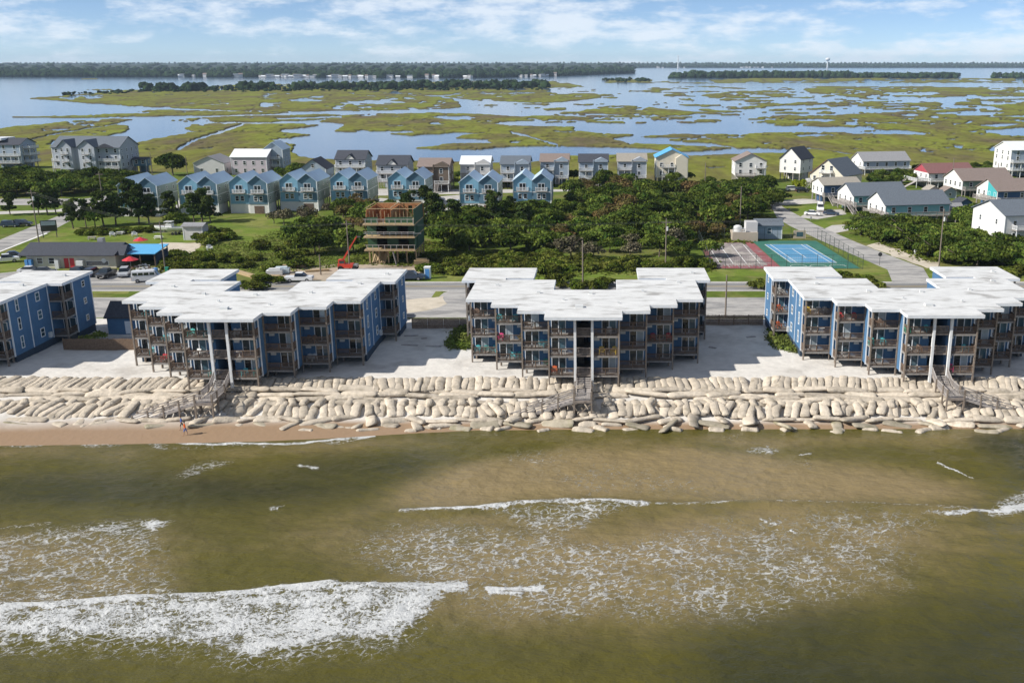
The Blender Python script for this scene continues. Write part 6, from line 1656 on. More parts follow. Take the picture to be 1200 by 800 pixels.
for px, py, l in ((322, 322, 'white wrapped pallet stack on the construction verge'), (330, 320, 'grey wrapped pallet beside the white one'), (494, 310, 'tan tarp-covered heap beside the half-built house')):
    x, y = G(px, py); b = MB(); b.prism([(-1.6, -.8), (1.6, -.9), (1.7, .8), (-1.5, .9)], .12, 1.0); b.prism([(-1.1, -.5), (1.2, -.6), (1.2, .5), (-1, .6)], 1.0, 1.35); b.box(-1.5, 1.5, -.7, .7, 0, .12)
    tag(b.build('wrapped_pallet', 'unit_white' if px == 322 else 'curtain' if px == 330 else 'lumber', None, (x, y, .012), .2), l, 'pallet')
x, y = G(501.5, 326)
t = thing('portable_toilet', 'white and blue portable toilet by the dark pickup', 'toilet', (x, y, 0)); MB().box(-.6, .6, -.6, .6, 0, 2.2).build('cabin', 'curtain', t); MB().prism([(-.65, -.65), (.65, -.65), (.65, .65), (-.65, .65)], 2.2, 2.4).build('roof', 'white_paint', t); MB().box(-.4, .4, -.64, -.6, .1, 2.0).build('door', 'plastic_blue', t)

# utility buildings by the courts, court fence, net
x, y = G(901, 280)
house('pump_house', 'blue pump house with grey roof beside the tennis court', x, y, 6.2, 5, 3.4, 1.1, 'house_steel', 'shingle_slate', 'x', 0, 0, [1.3], 1, 1, cat='pump house')
x, y = G(873, 283)
t = thing('tank_platform', 'tan block platform with white tanks beside the blue pump house', 'tanks', (x, y, 0))
MB().box(-3.1, 3.1, 0, 4.5, -.1, 2.2).build('block_base', 'house_tan', t); MB().box(.2, 3.0, .5, 3.8, 2.2, 4.6).build('tank_box', 'house_pale', t); MB().tube((-1.6, 2, 2.2), (-1.6, 2, 3.4), 1.0, n=16).build('tank', 'unit_white', t); MB().tube((-1.6, 2, 3.4), (-1.6, 2, 3.7), 1.0, .4, n=16).build('tank_cap', 'unit_white', t)
put('railing', railing_mesh(3.0, gap=.3, m='white_paint'), t, (-3.0, .1, 2.2))
x, y = G(937, 279.5); t = thing('ball_wall', 'small tan practice wall with dark panel at the court corner', 'wall', (x, y, 0)); MB().box(-1.5, 1.5, 0, .3, 0, 2.0).build('frame', 'house_tan', t); MB().box(-.8, .8, -.04, .0, .5, 1.6).build('panel', 'glass_blue', t)
mat('mesh_wire', (0.05, 0.07, 0.06), 0.6, 0.1)
t = thing('court_fence', 'dark chain-link fence standing round the tennis courts', 'fence', (0, 0, 0))
ring = [(22.8, 204.4), (54.9, 204.4), (52.6, 239.0), (23.4, 239.0)]
for (ax, ay), (bx, by) in zip(ring, ring[1:] + ring[:1]):
    Lh = math.hypot(bx - ax, by - ay); n = int(Lh / 3.2)
    pan = MB()
    for i in range(n):
        f = i / n; px_, py_ = ax + (bx - ax) * f, ay + (by - ay) * f
        MB().tube((px_, py_, 0), (px_, py_, 3.1), .05, n=6).build('post', 'mesh_wire', t)
    for z in (.1, 1.5, 3.0): MB().bar((ax, ay, z), (bx, by, z), .04).build('rail', 'mesh_wire', t)
    for k in range(int(Lh / .5)):
        f = k * .5 / Lh; px_, py_ = ax + (bx - ax) * f, ay + (by - ay) * f
        pan.bar((px_, py_, .1), (px_, py_, 3.0), .012)
    o = pan.build('wire_mesh', 'mesh_wire', t); o['kind'] = 'stuff'
x, y = G(1030.5, 311)
t = thing('road_sign', 'small round dark sign on a thin post at the street corner', 'sign', (x, y, 0)); MB().tube((0, 0, 0), (0, 0, 2.6), .05, n=6).build('post', 'wire', t); MB().tube((0, -.06, 2.4), (0, -.03, 2.4), .45, n=14).build('disc', 'paint_black', t)
x, y = G(1072, 300)
tag(MB().box(-.2, .2, -.15, .15, .9, 1.5).box(-.06, .06, -.06, .06, 0, .9).build('marker_post', 'white_paint', None, (x, y, .01)), 'white marker post in the sand by the hedge', 'post')
for px, py, l in ((925, 248.5, 'dark round barbecue on the lawn by the street'), (950, 258.5, 'grey mailbox at the street edge')):
    x, y = G(px, py); b = MB(); b.tube((0, 0, .6), (0, 0, 1.1), .3, .22, n=10); b.tube((0, 0, 0), (0, 0, .6), .05, n=6); tag(b.build('mailbox' if 'mail' in l else 'barbecue', 'paint_black' if 'dark' in l else 'rim_grey', None, (x, y, .008)), l, 'mailbox' if 'mail' in l else 'barbecue')

# utility poles and wires
def pole(px, py, h, label, arm=True, base=None, light=False):
    x, y = base or G(px, py); t = thing('utility_pole', label, 'pole', (x, y, 0), 0, 'utility poles')
    MB().tube((0, 0, -.2), (0, 0, h), .16, .11, n=8).build('shaft', 'pole_wood', t)
    if arm: MB().box(-1.1, 1.1, -.06, .06, h - .9, h - .75).build('cross_arm', 'pole_wood', t)
    if light: MB().tube((.25, 0, h - 2.6), (.25, 0, h - 1.7), .22, n=10).build('transformer', 'unit_white', t)
    return (x, y, h)
pa = pole(46, 286, 13, 'tall utility pole beside the dark roadside sign', True, light=True)
pole(121, 240, 10, 'utility pole at the road junction', True)
pb = pole(194, 318, 10.5, 'utility pole by the white passenger van')
pc = pole(410, 316.5, 10.5, 'utility pole beside the red lift')
pole(376, 322, 4.2, 'short post beside the white pickup', False)
pd = pole(683, 337, 9.2, 'utility pole between the condo roof wings and the thicket', False)
pe = pole(780, 312, 10.2, 'utility pole with white transformer at the thicket edge', True, light=True)
pf = pole(1100, 314, 12.5, 'pale utility pole in front of the windswept hedge', True, light=True)
pole(867, 268, 11, 'thin pole behind the tank platform', False)
pole(826, 222, 9, 'thin pole beside the cream house', False)
pole(850, 373, 7.5, 'thin grey lamp post in the lot behind the sand', False)
pole(1115, 219, 10, 'pole behind the dusky red roof', False)
pole(1168, 214, 7, 'pole beside the tall pale grey house', False)
pole(179, 207, 9, 'pole beside the round dark oak', False)
pole(220, 208, 8, 'pole between the twin houses and the dark oak', False)
for a, b in ((pa, pb), (pb, pc), (pc, pe), (pe, pf)):
    t = thing('power_line', f'thin dark wires strung between two utility poles near x {0}', 'wire', (0, 0, 0))
    for off in (-1.0, 0.0, 1.0):
        m = MB(); n = 10; prev = None
        for i in range(n + 1):
            f = i / n; p = (a[0] + (b[0] - a[0]) * f, a[1] + (b[1] - a[1]) * f + off, a[2] + (b[2] - a[2]) * f - .7 - 1.2 * 4 * f * (1 - f) * .5)
            if prev: m.bar(prev, p, .022)
            prev = p
        m.build('wire', 'wire', t)
wl_ = [o for o in bpy.data.objects if o.name.startswith('power_line')]
for o, l in zip(wl_, ('thin wires from the roadside-sign pole to the pole by the van', 'thin wires from the pole by the van to the pole by the red lift', 'thin wires from the lift pole across the thicket to the transformer pole', 'thin wires from the thicket transformer pole to the pale hedge pole')): o['label'] = l

# water tower and mast on the horizon, white houses along the far shore
X, Y = 1160.0, 5200.0
X = (969.5 - PX0) / FOC * (7200 * CP + 44 * SP); Y = 7200
t = thing('water_tower', 'white water tower rising above the distant treeline', 'water tower', (X, Y, SEA))
MB().tube((0, 0, 0), (0, 0, 52), 5, n=10).build('stem', 'unit_white', t)
bm = bmesh.new(); bmesh.ops.create_uvsphere(bm, u_segments=16, v_segments=10, radius=17); bmesh.ops.scale(bm, vec=(1, 1, .7), verts=bm.verts); me = bpy.data.meshes.new('tank'); bm.to_mesh(me); bm.free(); me.materials.append(M('unit_white')); put('tank', me, t, (0, 0, 58))
X = (794.5 - PX0) / FOC * (7200 * CP + 44 * SP)
tag(MB().tube((0, 0, 0), (0, 0, 78), 5, 2.5, n=8).tube((0, 0, 78), (0, 0, 84), 5, 1, n=8).build('mast', 'unit_white', None, (X, 7200, SEA)), 'white mast standing above the distant treeline', 'mast')
fh = []
for k, (w, d, h, rm) in enumerate(((16, 12, 8, 'shingle_grey'), (22, 12, 7, 'metal_white'), (14, 12, 11, 'shingle_brown'), (30, 14, 9, 'shingle_slate'))):
    fh.append((MB().extr([(0, 0), (d, 0), (d, h), (d / 2, h + 4), (0, h)], -w / 2, w / 2, 'x').mesh('wall', 'house_pale'), MB().extr([(-1, h - .6), (d / 2, h + 4.1), (d + 1, h - .6), (d + 1, h), (d / 2, h + 4.7), (-1, h)], -w / 2 - 1, w / 2 + 1, 'x').mesh('roof', rm)))
rf = random.Random(4)
for k, (px, py) in enumerate(spots):
    x, y = FAR_SPOTS[k]; a, b = fh[k % 4]
    t = thing('far_house', 'white house among the trees along the far mainland shore', 'house', (x, y, SEA + .5), rf.uniform(-.4, .4), 'white houses along the far shore')
    s_ = rf.uniform(.45, .75)
    t.scale = (s_, s_, s_)
    put('wall', a, t); put('roof', b, t)

# ================================================================== PEOPLE ON THE BEACH
def person(x, y, z, rz, shirt, legs, label, stride):
    j = {'pel': (0, 0, .95), 'wai': (0, 0, 1.12), 'che': (0.02, 0, 1.36), 'nec': (.03, 0, 1.5), 'hd0': (.04, 0, 1.58), 'hd1': (.05, 0, 1.72)}
    V = [j[k] for k in ('pel', 'wai', 'che', 'nec', 'hd0', 'hd1')]; R_ = [.15, .135, .16, .06, .09, .085]; E_ = [(0, 1), (1, 2), (2, 3), (3, 4), (4, 5)]
    for s, st in ((1, stride), (-1, -stride)):
        o = len(V); V += [(0, s * .1, .88), (st * .55, s * .11, .5), (st * .75 - .03, s * .11, .08), (st * .75 + .16, s * .12, .035)]; R_ += [.095, .062, .042, .038]; E_ += [(0, o), (o, o + 1), (o + 1, o + 2), (o + 2, o + 3)]
        o = len(V); V += [(.02, s * .2, 1.42), (-st * .3, s * .25, 1.15), (-st * .3 + .1, s * .25, .92), (-st * .3 + .14, s * .25, .82)]; R_ += [.058, .045, .034, .03]; E_ += [(2, o), (o, o + 1), (o + 1, o + 2), (o + 2, o + 3)]
    me = bpy.data.meshes.new('body'); me.from_pydata(V, E_, []); ob = bpy.data.objects.new('person', me); COL.objects.link(ob)
    sk = ob.modifiers.new('skin', 'SKIN'); ob.modifiers.new('sub', 'SUBSURF').levels = 1
    for i, rr in enumerate(R_): me.skin_vertices[0].data[i].radius = (rr, rr * (1.15 if i < 3 else 1))
    me.skin_vertices[0].data[0].use_root = True
    dg = bpy.context.evaluated_depsgraph_get(); m2 = bpy.data.meshes.new_from_object(ob.evaluated_get(dg)); ob.modifiers.clear(); ob.data = m2
    m2.materials.clear()
    for mm in ('skin', shirt, legs): m2.materials.append(M(mm))
    for p in m2.polygons:
        c = p.center; p.use_smooth = True
        p.material_index = 1 if 1.0 < c.z < 1.5 and not (abs(c.y) > .22 and c.z < 1.16) else 2 if .5 < c.z <= 1.0 and abs(c.y) < .21 else 0
    ob.location = (x, y, z); ob.rotation_euler = (0, 0, rz)
    tag(ob, label, 'person', 'people walking on the beach')
    bm = bmesh.new(); bmesh.ops.create_uvsphere(bm, u_segments=10, v_segments=8, radius=.115)
    for v in bm.verts:
        if v.co.z < -.02 and v.co.x > -.02: v.co *= .6
    hm = bpy.data.meshes.new('hair'); bm.to_mesh(hm); bm.free(); hm.materials.append(M('hair')); put('hair', hm, ob, (.02, 0, 1.73))
    return ob
mat('skin', (0.42, 0.26, 0.18), .6, .05); mat('hair', (0.05, 0.035, 0.025), .8, .1); mat('cloth_orange', (0.80, 0.13, 0.015), .8, .05); mat('cloth_blue', (0.05, 0.13, 0.42), .8, .05); mat('cloth_dark', (0.04, 0.04, 0.05), .8, .05)
for px, py, sh_, lg, l, st in ((213.5, 503, 'cloth_blue', 'cloth_dark', 'person in a blue top walking on the beach by the stair', .3), (217.5, 508.5, 'cloth_orange', 'cloth_blue', 'person in a bright orange top walking on the wet sand', .28)):
    x, y = G(px, py, -2.3); z = float(beach_z(np.array([x]), np.array([y]))[0]); person(x, y, z, math.pi + .3, sh_, lg, l, st)

# ================================================================== TREES, BUSHES, GROUND COVER
def leaves(rs, P, N, size):
    """leaf-clump quads at points P facing roughly along N"""
    n = len(P)
    N = N + 0.75 * rs.randn(n, 3); N /= np.linalg.norm(N, axis=1)[:, None] + 1e-9
    A = np.cross(N, rs.randn(n, 3)); A /= np.linalg.norm(A, axis=1)[:, None] + 1e-9
    B = np.cross(N, A)
    s = size * rs.uniform(.6, 1.35, (n, 1)); k = rs.uniform(.55, 1.0, (n, 1))
    V = np.stack([P - A * s - B * s * k * .6, P + A * s * .7 - B * s * k, P + A * s + B * s * k * .7, P - A * s * .5 + B * s * k], 1).reshape(-1, 3)
    F = np.arange(4 * n).reshape(-1, 4)
    return V, F
def crown_np(seed, r, h, base, nblob, nleaf, size, flat=0.55, lean=0.0, layered=False):
    rs = np.random.RandomState(seed); Ps = []; Ns = []
    for b in range(nblob):
        a = rs.uniform(0, 2 * math.pi); q = math.sqrt(rs.rand()) * .72
        zf = rs.rand()
        if layered:
            zc = base + h * rs.uniform(0, 1); q = rs.uniform(.1, .85) * (1 - .55 * (zc - base) / h); br = r * rs.uniform(.26, .42); bz = br * .62
        else:
            zc = base + h * (.25 + .5 * zf * (1 - q * q)); br = r * rs.uniform(.34, .52); bz = br * flat * h / r * .9
        c = np.array([math.cos(a) * q * r + lean * zf * r, math.sin(a) * q * r, zc])
        d = rs.randn(nleaf, 3); d /= np.linalg.norm(d, axis=1)[:, None]
        d[:, 2] = np.where(d[:, 2] < -.35, -d[:, 2], d[:, 2])
        rad = rs.uniform(.72, 1.06, (nleaf, 1))
        Ps.append(c + d * np.array([br, br, bz]) * rad); Ns.append(d)
    return leaves(rs, np.concatenate(Ps), np.concatenate(Ns), size)
def trunk_mb(seed, h, r, lean=0.0, limbs=4, spread=1.5, top=None):
    rs = random.Random(seed); b = MB(); p = Vector((0, 0, -.3)); pts = [p]
    for i in range(3):
        p = p + Vector((lean * h / 3 + rs.uniform(-.15, .15), rs.uniform(-.15, .15), (h + .3) / 3)); pts.append(p)
    for i in range(3): b.tube(pts[i], pts[i + 1], r * (1 - .22 * i), r * (1 - .22 * (i + 1)), n=7)
    for k in range(limbs):
        s = pts[2] if k % 2 else pts[3]; a = 2 * math.pi * k / limbs + rs.uniform(-.4, .4)
        e = s + Vector((math.cos(a) * spread, math.sin(a) * spread, rs.uniform(.5, 1.2) * spread * .7)); b.tube(s, e, r * .4, r * .15, n=5)
    return b
TV = {}
def variant(kind, i):
    key = (kind, i)
    if key in TV: return TV[key]
    s = hash(kind) % 97 + i * 13 if False else sum(map(ord, kind)) + i * 13
    if kind == 'oak': V, F = crown_np(s, 3.7, 4.2, 1.0, 17, 120, .25); tr = trunk_mb(s, 2.6, .2, .05 * (i - 1), 5, 1.8)
    elif kind == 'brown' or kind == 'bare': V, F = crown_np(s, 3.2, 3.8, 1.0, 13, 110 if kind == 'brown' else 80, .22); tr = trunk_mb(s, 2.6, .2, .06, 6, 2.0)
    elif kind == 'windswept': V, F = crown_np(s, 3.9, 3.5, .6, 17, 120, .25, .5, .5); tr = trunk_mb(s, 2.2, .2, .3, 5, 1.6)
    elif kind == 'pine': V, F = crown_np(s, 2.5, 4.4, 1.7, 20, 62, .25, layered=True, lean=.25); tr = trunk_mb(s, 5.0, .17, .12, 6, 1.4)
    elif kind == 'bush': V, F = crown_np(s, 2.0, 1.7, 0.0, 9, 100, .19, .6); tr = trunk_mb(s, .7, .1, 0, 4, .6)
    elif kind == 'lime': V, F = crown_np(s, 2.2, 3.0, 0.2, 9, 110, .22, .7); tr = trunk_mb(s, 1.2, .14, 0, 4, .8)
    elif kind == 'big': V, F = crown_np(s, 5.4, 7.0, 1.5, 20, 130, .42, .6); tr = trunk_mb(s, 3.6, .35, 0, 6, 2.6)
    m = {'oak': 'leaf_oak', 'big': 'leaf_oak', 'windswept': 'leaf_oak', 'brown': 'leaf_brown', 'bare': 'leaf_bare', 'pine': 'leaf_pine', 'bush': 'leaf_bush', 'lime': 'leaf_lime'}[kind]
    TV[key] = (np_mesh('crown', V, F, m), tr.mesh('trunk', 'trunk'))
    return TV[key]
rt = random.Random(77)
def tree(kind, x, y, s, label, group=None, z=0.0, name=None, cat='tree', sx=1.0):
    c, t_ = variant(kind, rt.randrange(4))
    t = thing(name or {'pine': 'pine_tree', 'bush': 'bush', 'lime': 'bush'}.get(kind, 'tree'), label, cat, (x, y, z), 0 if kind == 'windswept' else rt.uniform(0, 6.28), group)
    t.scale = (s * sx * rt.uniform(.9, 1.12), s * rt.uniform(.9, 1.12), s * rt.uniform(.88, 1.12))
    put('crown', c, t); put('trunk', t_, t)
    return t
def scatter(poly_px, n, dmin, seed, z=0.0):
    pts = [G(*q) for q in poly_px]; xs_ = [p[0] for p in pts]; ys2 = [p[1] for p in pts]
    r_ = random.Random(seed); out = []
    for _ in range(n * 60):
        x, y = r_.uniform(min(xs_), max(xs_)), r_.uniform(min(ys2), max(ys2))
        if not inpoly(np.array([x]), np.array([y]), pts)[0]: continue
        if any((x - a) ** 2 + (y - b) ** 2 < dmin * dmin for a, b in out): continue
        out.append((x, y))
        if len(out) >= n: break
    return out
# the thicket
TH = [(515, 298), (640, 302), (700, 306), (832, 308), (834, 285), (872, 262), (908, 250), (895, 232), (870, 223), (810, 223), (690, 224), (664, 233), (655, 254), (600, 264), (520, 264)]
for k, (x, y) in enumerate(scatter(TH, 185, 4.6, 5)):
    u, v = U_np(x, y, 0.0)
    q = rt.random(); front = v > 290
    if front and u > 655 and q < .38: kd, l, g = 'bare', 'grey leafless shrubby tree along the dead seaward edge of the thicket', 'leafless trees of the thicket'
    elif q < .15 and v < 285: kd, l, g = 'brown', 'rusty brown tree standing inside the green thicket', 'rusty brown trees of the thicket'
    elif q < .45: kd, l, g = 'windswept', 'wind-shorn dark green tree inside the thicket', 'wind-shorn trees of the thicket'
    else: kd, l, g = 'oak', 'round dark green evergreen tree in the dense thicket', 'round trees of the thicket'
    zone = 'beside the half-built house' if u < 560 and v > 262 else 'along the seaward verge' if v > 292 else 'beside the tennis courts' if u > 800 and v > 250 else 'below the twin houses' if u < 650 else 'below the marsh duplexes' if v < 245 else 'near the transformer pole' if u > 740 else 'in the middle of it'
    tree(kd, x, y, rt.uniform(.55, 1.4), {'bare': 'grey leafless shrubby tree of the thicket', 'brown': 'rusty brown tree of the thicket', 'windswept': 'wind-shorn dark green tree of the thicket', 'oak': 'round dark green tree of the thicket'}[kd] + ', ' + zone, g)
for x, y in scatter([(-30, 229), (-30, 212), (30, 210), (60, 215), (150, 214), (150, 218), (140, 227), (60, 232)], 55, 4.6, 9): tree('oak', x, y, rt.uniform(.85, 1.25), 'dark evergreen tree in the grove below the big guest house', 'trees of the grove below the guest house')
for x, y in scatter([(340, 262), (380, 250), (430, 250), (432, 300), (385, 306), (352, 290)], 16, 5.0, 10): tree(rt.choice(['oak', 'oak', 'brown', 'bare']), x, y, rt.uniform(.9, 1.35), 'mixed green and brown tree in the copse beside the half-built house', 'trees of the copse beside the half-built house')
for x, y in scatter([(385, 252), (520, 250), (530, 262), (515, 285), (500, 278), (440, 275)], 13, 5.0, 11): tree(rt.choice(['oak', 'pine', 'brown']), x, y, rt.uniform(.9, 1.3), 'scrubby tree between the half-built house and the blue twin houses', 'trees behind the half-built house')
for x, y in scatter([(545, 262), (590, 256), (650, 256), (655, 270), (560, 275)], 9, 4.6, 12): tree(rt.choice(['oak', 'pine']), x, y, rt.uniform(.9, 1.3), 'dark tree standing close in front of the blue twin houses near the thicket', 'trees before the twin houses near the thicket')
for x, y in scatter([(1004, 262), (1075, 270), (1130, 282), (1200, 302), (1260, 316), (1200, 315), (1130, 314), (1095, 306), (1052, 290), (1006, 276)], 46, 3.9, 13): tree('windswept', x, y, rt.uniform(.85, 1.25), 'wind-shorn tree in the hedge along the sandy street edge', 'trees of the windswept hedge')
for x, y in scatter([(1118, 262), (1148, 248), (1168, 262), (1155, 280), (1130, 270)], 9, 3.6, 14): tree('oak', x, y, rt.uniform(.8, 1.1), 'green tree on the lawn between the mint cottage and the big white house', 'trees beside the big white house')
for x, y in scatter([(1010, 211), (1068, 209), (1072, 217), (1015, 218)], 12, 3.6, 15): tree('oak', x, y, rt.uniform(.7, .95), 'dark rounded tree in the hedge below the long light blue house', 'hedge trees below the long light blue house')
for x, y in scatter([(1070, 200), (1180, 198), (1260, 202), (1180, 206), (1080, 206)], 22, 4.0, 16): tree('oak', x, y, rt.uniform(.55, .85), 'low green tree along the marsh edge behind the cottages', 'trees along the marsh edge')
for x, y in scatter([(868, 226), (900, 222), (908, 228), (880, 232)], 6, 3.6, 17): tree('oak', x, y, rt.uniform(.8, 1.1), 'dark tree at the head of the street by the white double-gabled house', 'trees at the head of the street')
for x, y in scatter([(395, 214), (440, 214), (540, 222), (660, 220), (860, 218), (860, 212), (600, 214), (430, 206), (395, 205)], 26, 5.0, 18): tree(rt.choice(['oak', 'bush']), x, y, rt.uniform(.55, .9), 'small green tree between the houses along the marsh', 'small trees between the marsh houses')
for px, py, k, s, l in ((203, 205.5, 'big', 1.05, 'big round dark oak behind the twin houses'), (350, 208, 'big', .75, 'round oak beside the light blue cottage'), (925, 209.5, 'pine', .9, 'dark conifer beside the white gabled house with near-black roof'), (336, 214, 'oak', 1.2, 'dark tree next to the tall narrow house'), (322, 218, 'bare', 1.1, 'brownish tree by the white-roofed house'),
                       (937, 222, 'lime', 1.15, 'bright lime-green round shrub by the stilt house'), (12, 252, 'pine', 1.1, 'spreading pine across the highway at the road edge'), (45, 252, 'pine', 1.15, 'wind-bent pine beside the tall pole'), (56, 252, 'pine', 1.3, 'leaning pine on the grass island by the junction'), (66, 251, 'pine', 1.0, 'small pine on the grass island by the junction'),
                       (86, 268, 'pine', 1.15, 'dark pine behind the roadside sign'), (101, 266, 'pine', 1.0, 'slim pine between the sign and the pine clump'), (112, 266, 'oak', .9, 'round tree in the pine clump by the restaurant lawn'), (122, 265, 'pine', 1.45, 'tall pine in the clump by the restaurant lawn'), (136, 264, 'pine', 1.4, 'bushy pine at the end of the clump by the restaurant lawn'),
                       (155, 254, 'pine', 1.6, 'tall pine in front of the twin house by the junction'), (163, 263, 'pine', 1.5, 'broad pine behind the lawn chairs'), (175, 262, 'pine', 1.3, 'pine next to the broad pine behind the lawn chairs'), (199, 258, 'pine', 1.1, 'pine between the first two twin houses'), (207, 268, 'oak', .95, 'dark shrubby tree behind the motor boat'),
                       (228, 261, 'pine', 1.3, 'pine with bare trunk in front of the second twin house'), (237, 260, 'pine', 1.45, 'tallest of three pines in front of the second twin house'), (247, 261, 'pine', 1.25, 'dark pine casting shade on the lawn'), (321, 262, 'bare', .8, 'lone bare tree on the lawn by the twin houses'), (333, 264, 'bare', .9, 'second bare tree on the lawn by the twin houses'),
                       (655, 330, 'bush', 1.5, 'small leafy tree behind the condo roof'), (533, 268, 'pine', 1.3, 'tree in front of the white garage twin house'), (480, 262, 'pine', 1.4, 'tree rising right behind the half-built house'), (508, 272, 'pine', 1.5, 'tall dark tree beside the green sheathing')):
    x, y = G(px, py); tree(k, x, y, s, l, cat='tree' if k != 'lime' else 'shrub')
# bushes
def bushes(poly, n, dmin, seed, label, group, s0=.8, s1=1.4):
    for x, y in scatter(poly, n, dmin, seed): tree('bush', x, y, rt.uniform(s0, s1), label, group, cat='bush')
bushes([(230, 318), (260, 296), (335, 283), (352, 296), (385, 306), (400, 312), (330, 316), (285, 322)], 11, 4.5, 31, 'low yellow-green bush in the scrub below the open lawn', 'scrub bushes below the lawn')
bushes([(500, 306), (520, 298), (640, 304), (700, 308), (832, 310), (832, 315), (640, 320), (505, 322)], 64, 2.7, 32, 'low green bush along the verge in front of the thicket', 'verge bushes in front of the thicket')
bushes([(275, 336), (300, 326), (330, 330), (305, 339), (280, 341)], 5, 2.6, 33, 'green bush behind the condo roof beside the highway', 'bushes behind the condo roofs', .8, 1.1)
bushes([(600, 336), (700, 336), (712, 334), (704, 340), (604, 341)], 9, 2.6, 34, 'brownish green bush between the condo roof wings', 'bushes between the roof wings', .7, 1.1)
bushes([(985, 326), (1018, 328), (1030, 338), (1000, 338)], 9, 2.2, 35, 'clipped dark bush behind the condo by the tennis courts', 'clipped bushes behind the tennis-side condo', .8, 1.1)
bushes([(225, 276), (265, 270), (268, 282), (240, 288)], 8, 3.0, 36, 'spreading green bush on the lawn near the grey shed', 'lawn bushes near the grey shed', 1.1, 1.7)
bushes([(90, 274), (185, 268), (190, 272), (95, 277)], 16, 2.2, 37, 'low dark bush in the hedge behind the lawn chairs', 'hedge bushes behind the lawn chairs', .7, 1.0)
bushes([(195, 312), (210, 300), (240, 300), (236, 316), (210, 320)], 14, 2.4, 38, 'pale scrubby bush next to the sand patch', 'scrub bushes next to the sand patch', .9, 1.4)
bushes([(815, 262), (862, 260), (862, 278), (812, 280)], 10, 3.2, 39, 'bush on the grass behind the old court', 'bushes behind the old court', .8, 1.2)
bushes([(1165, 318), (1260, 322), (1260, 330), (1170, 326)], 10, 2.6, 40, 'bush by the highway in front of the big white house', 'bushes in front of the big white house', .9, 1.3)
bushes([(985, 262), (1020, 258), (1020, 263), (990, 266)], 4, 2.4, 41, 'bush at the foot of the teal cottage', 'bushes at the foot of the teal cottage', .8, 1.1)
for px, py, s, l in ((889, 337, 1.2, 'round clipped bush on the median by the tennis-side condo'), (828, 312, 1.0, 'bush at the corner of the old court'), (993, 248, .9, 'round bush beside the parked dark blue sedan')):
    x, y = G(px, py); tree('bush', x, y, s, l, cat='bush')
# ground cover: rank grass and creepers, and dune grass against the end walls
def cover(name, label, polys, n, size, m, seed, zs=.25, per=22, rad=1.0):
    rs = np.random.RandomState(seed); Vs = []; Fs = []; o = 0
    for pi, poly in enumerate(polys):
        pts = [G(*q) for q in poly]; A = np.array(pts); k = 0
        X = rs.uniform(A[:, 0].min(), A[:, 0].max(), n * 4); Y = rs.uniform(A[:, 1].min(), A[:, 1].max(), n * 4)
        ok = inpoly(X, Y, pts); X = X[ok][:n]; Y = Y[ok][:n]
        c = np.stack([X, Y, np.zeros(len(X))], 1)
        P = np.repeat(c, per, 0) + rs.randn(len(c) * per, 3) * np.array([rad, rad, 0]) ; hh = np.repeat(rs.uniform(.3, 1.0, len(c)), per)
        d2_ = np.sum((P - np.repeat(c, per, 0))[:, :2] ** 2, 1) / (rad * rad); P[:, 2] = np.abs(rs.rand(len(P))) * zs * 2 * hh * np.exp(-d2_ * .35) + .02
        V, F = leaves(rs, P, np.tile([[0, -.1, 1.0]], (len(P), 1)), size); Vs.append(V); Fs.append(F + o); o += len(V)
    V = np.concatenate(Vs); V[:, 2] = np.maximum(V[:, 2], .02)
    tag(put(name, np_mesh(name, V, np.concatenate(Fs), m)), label, kind='stuff')
cover('ground_cover', 'rank green ground cover in the scrub and along the verges', [[(500, 322), (515, 296), (640, 300), (700, 304), (834, 306), (832, 318), (640, 324)], [(410, 308), (430, 285), (520, 285), (525, 300), (500, 312)], [(815, 264), (905, 252), (880, 284), (815, 284)], [(1000, 270), (1080, 276), (1200, 302), (1200, 316), (1085, 306)], [(195, 322), (205, 300), (240, 300), (240, 322)], [(520, 262), (560, 255), (655, 256), (655, 275), (530, 290)]], 420, .30, 'leaf_cover', 5)
cover('scrub_grass', 'yellow-green rough grass below the open lawn', [[(205, 305), (260, 285), (335, 270), (380, 290), (400, 312), (330, 318), (240, 322)]], 520, .20, 'leaf_dune', 8, .10, 20, 1.2)
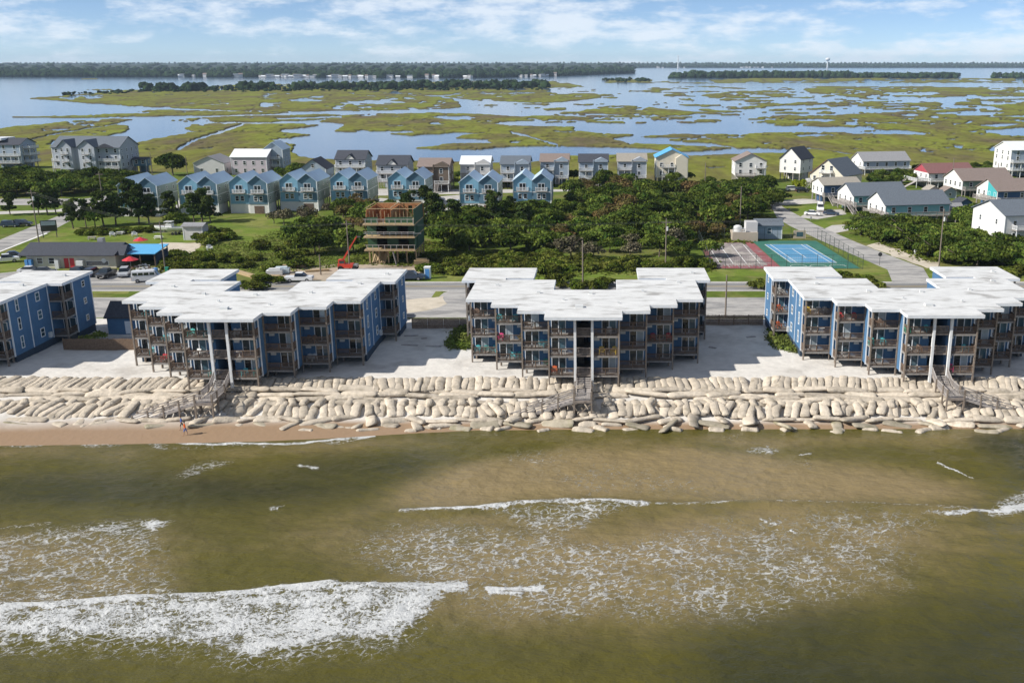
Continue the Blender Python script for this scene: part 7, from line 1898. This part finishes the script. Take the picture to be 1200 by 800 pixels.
def dune(px_poly, seed): cover('dune_grass', 'bright green dune grass against a condo end wall', [px_poly], 150, .20, 'leaf_dune', seed, .5, 14, .5)
dune([(524, 404), (536, 386), (549, 384), (551, 408), (530, 410)], 61); dune([(902, 386), (925, 392), (938, 405), (940, 415), (915, 410), (900, 398)], 62)
dune([(96, 398), (118, 392), (122, 400), (100, 408)], 63)
for o, l in zip([o for o in bpy.data.objects if o.name.startswith('dune_grass')], ('bright dune grass beside the thicket-side condo', 'bright dune grass beside the tennis-side condo end wall', 'dark dune grass by the plank fence near the restaurant-side condo')): o['label'] = l

# driftwood boards and scraps lying on the sand between the blocks
for k, (px, py, l_, rz, lab) in enumerate(((482, 394, 2.2, .05, 'weathered plank lying on shaded sand near the plank fence'), (497, 397, .9, .3, 'short weathered scrap of wood on shaded sand'), (480, 405, 2.6, -.05, 'long weathered plank lying on shaded sand'), (508, 406, 2.4, .02, 'grey plank on shaded sand beside the dune grass'), (880, 395, 1.6, .4, 'weathered plank on the sand before the tennis-side condo'), (835, 408, 1.2, -.6, 'scrap of wood on shaded sand beside the thicket-side condo'))):
    x, y = G(px, py); z = float(beach_z(np.array([x]), np.array([y]))[0])
    tag(MB().box(-l_ / 2, l_ / 2, -.22, .22, 0, .1).box(-l_ / 2 + .2, l_ / 2 - .3, .24, .4, .0, .07).build('driftwood_plank', 'wood_weathered', None, (x, y, z), rz), lab, 'plank')

# ================================================================== HAZE over the sound
hz = MB().box(-6900, 6900, -1400, 12900, -6.0, 100.0).mesh('haze', None)
hm = bpy.data.materials.new('haze'); hm.use_nodes = True; hm.node_tree.nodes.clear()
ho = nd(hm.node_tree, 'ShaderNodeOutputMaterial'); hv = nd(hm.node_tree, 'ShaderNodeVolumePrincipled')
hv.inputs['Color'].default_value = (0.62, 0.80, 1.0, 1); hv.inputs['Density'].default_value = 0.00005; hv.inputs['Anisotropy'].default_value = 0.0
hm.node_tree.links.new(hv.outputs[0], ho.inputs['Volume']); hz.materials.append(hm)
tag(put('haze', hz), 'thin blue air over the whole scene', kind='stuff')
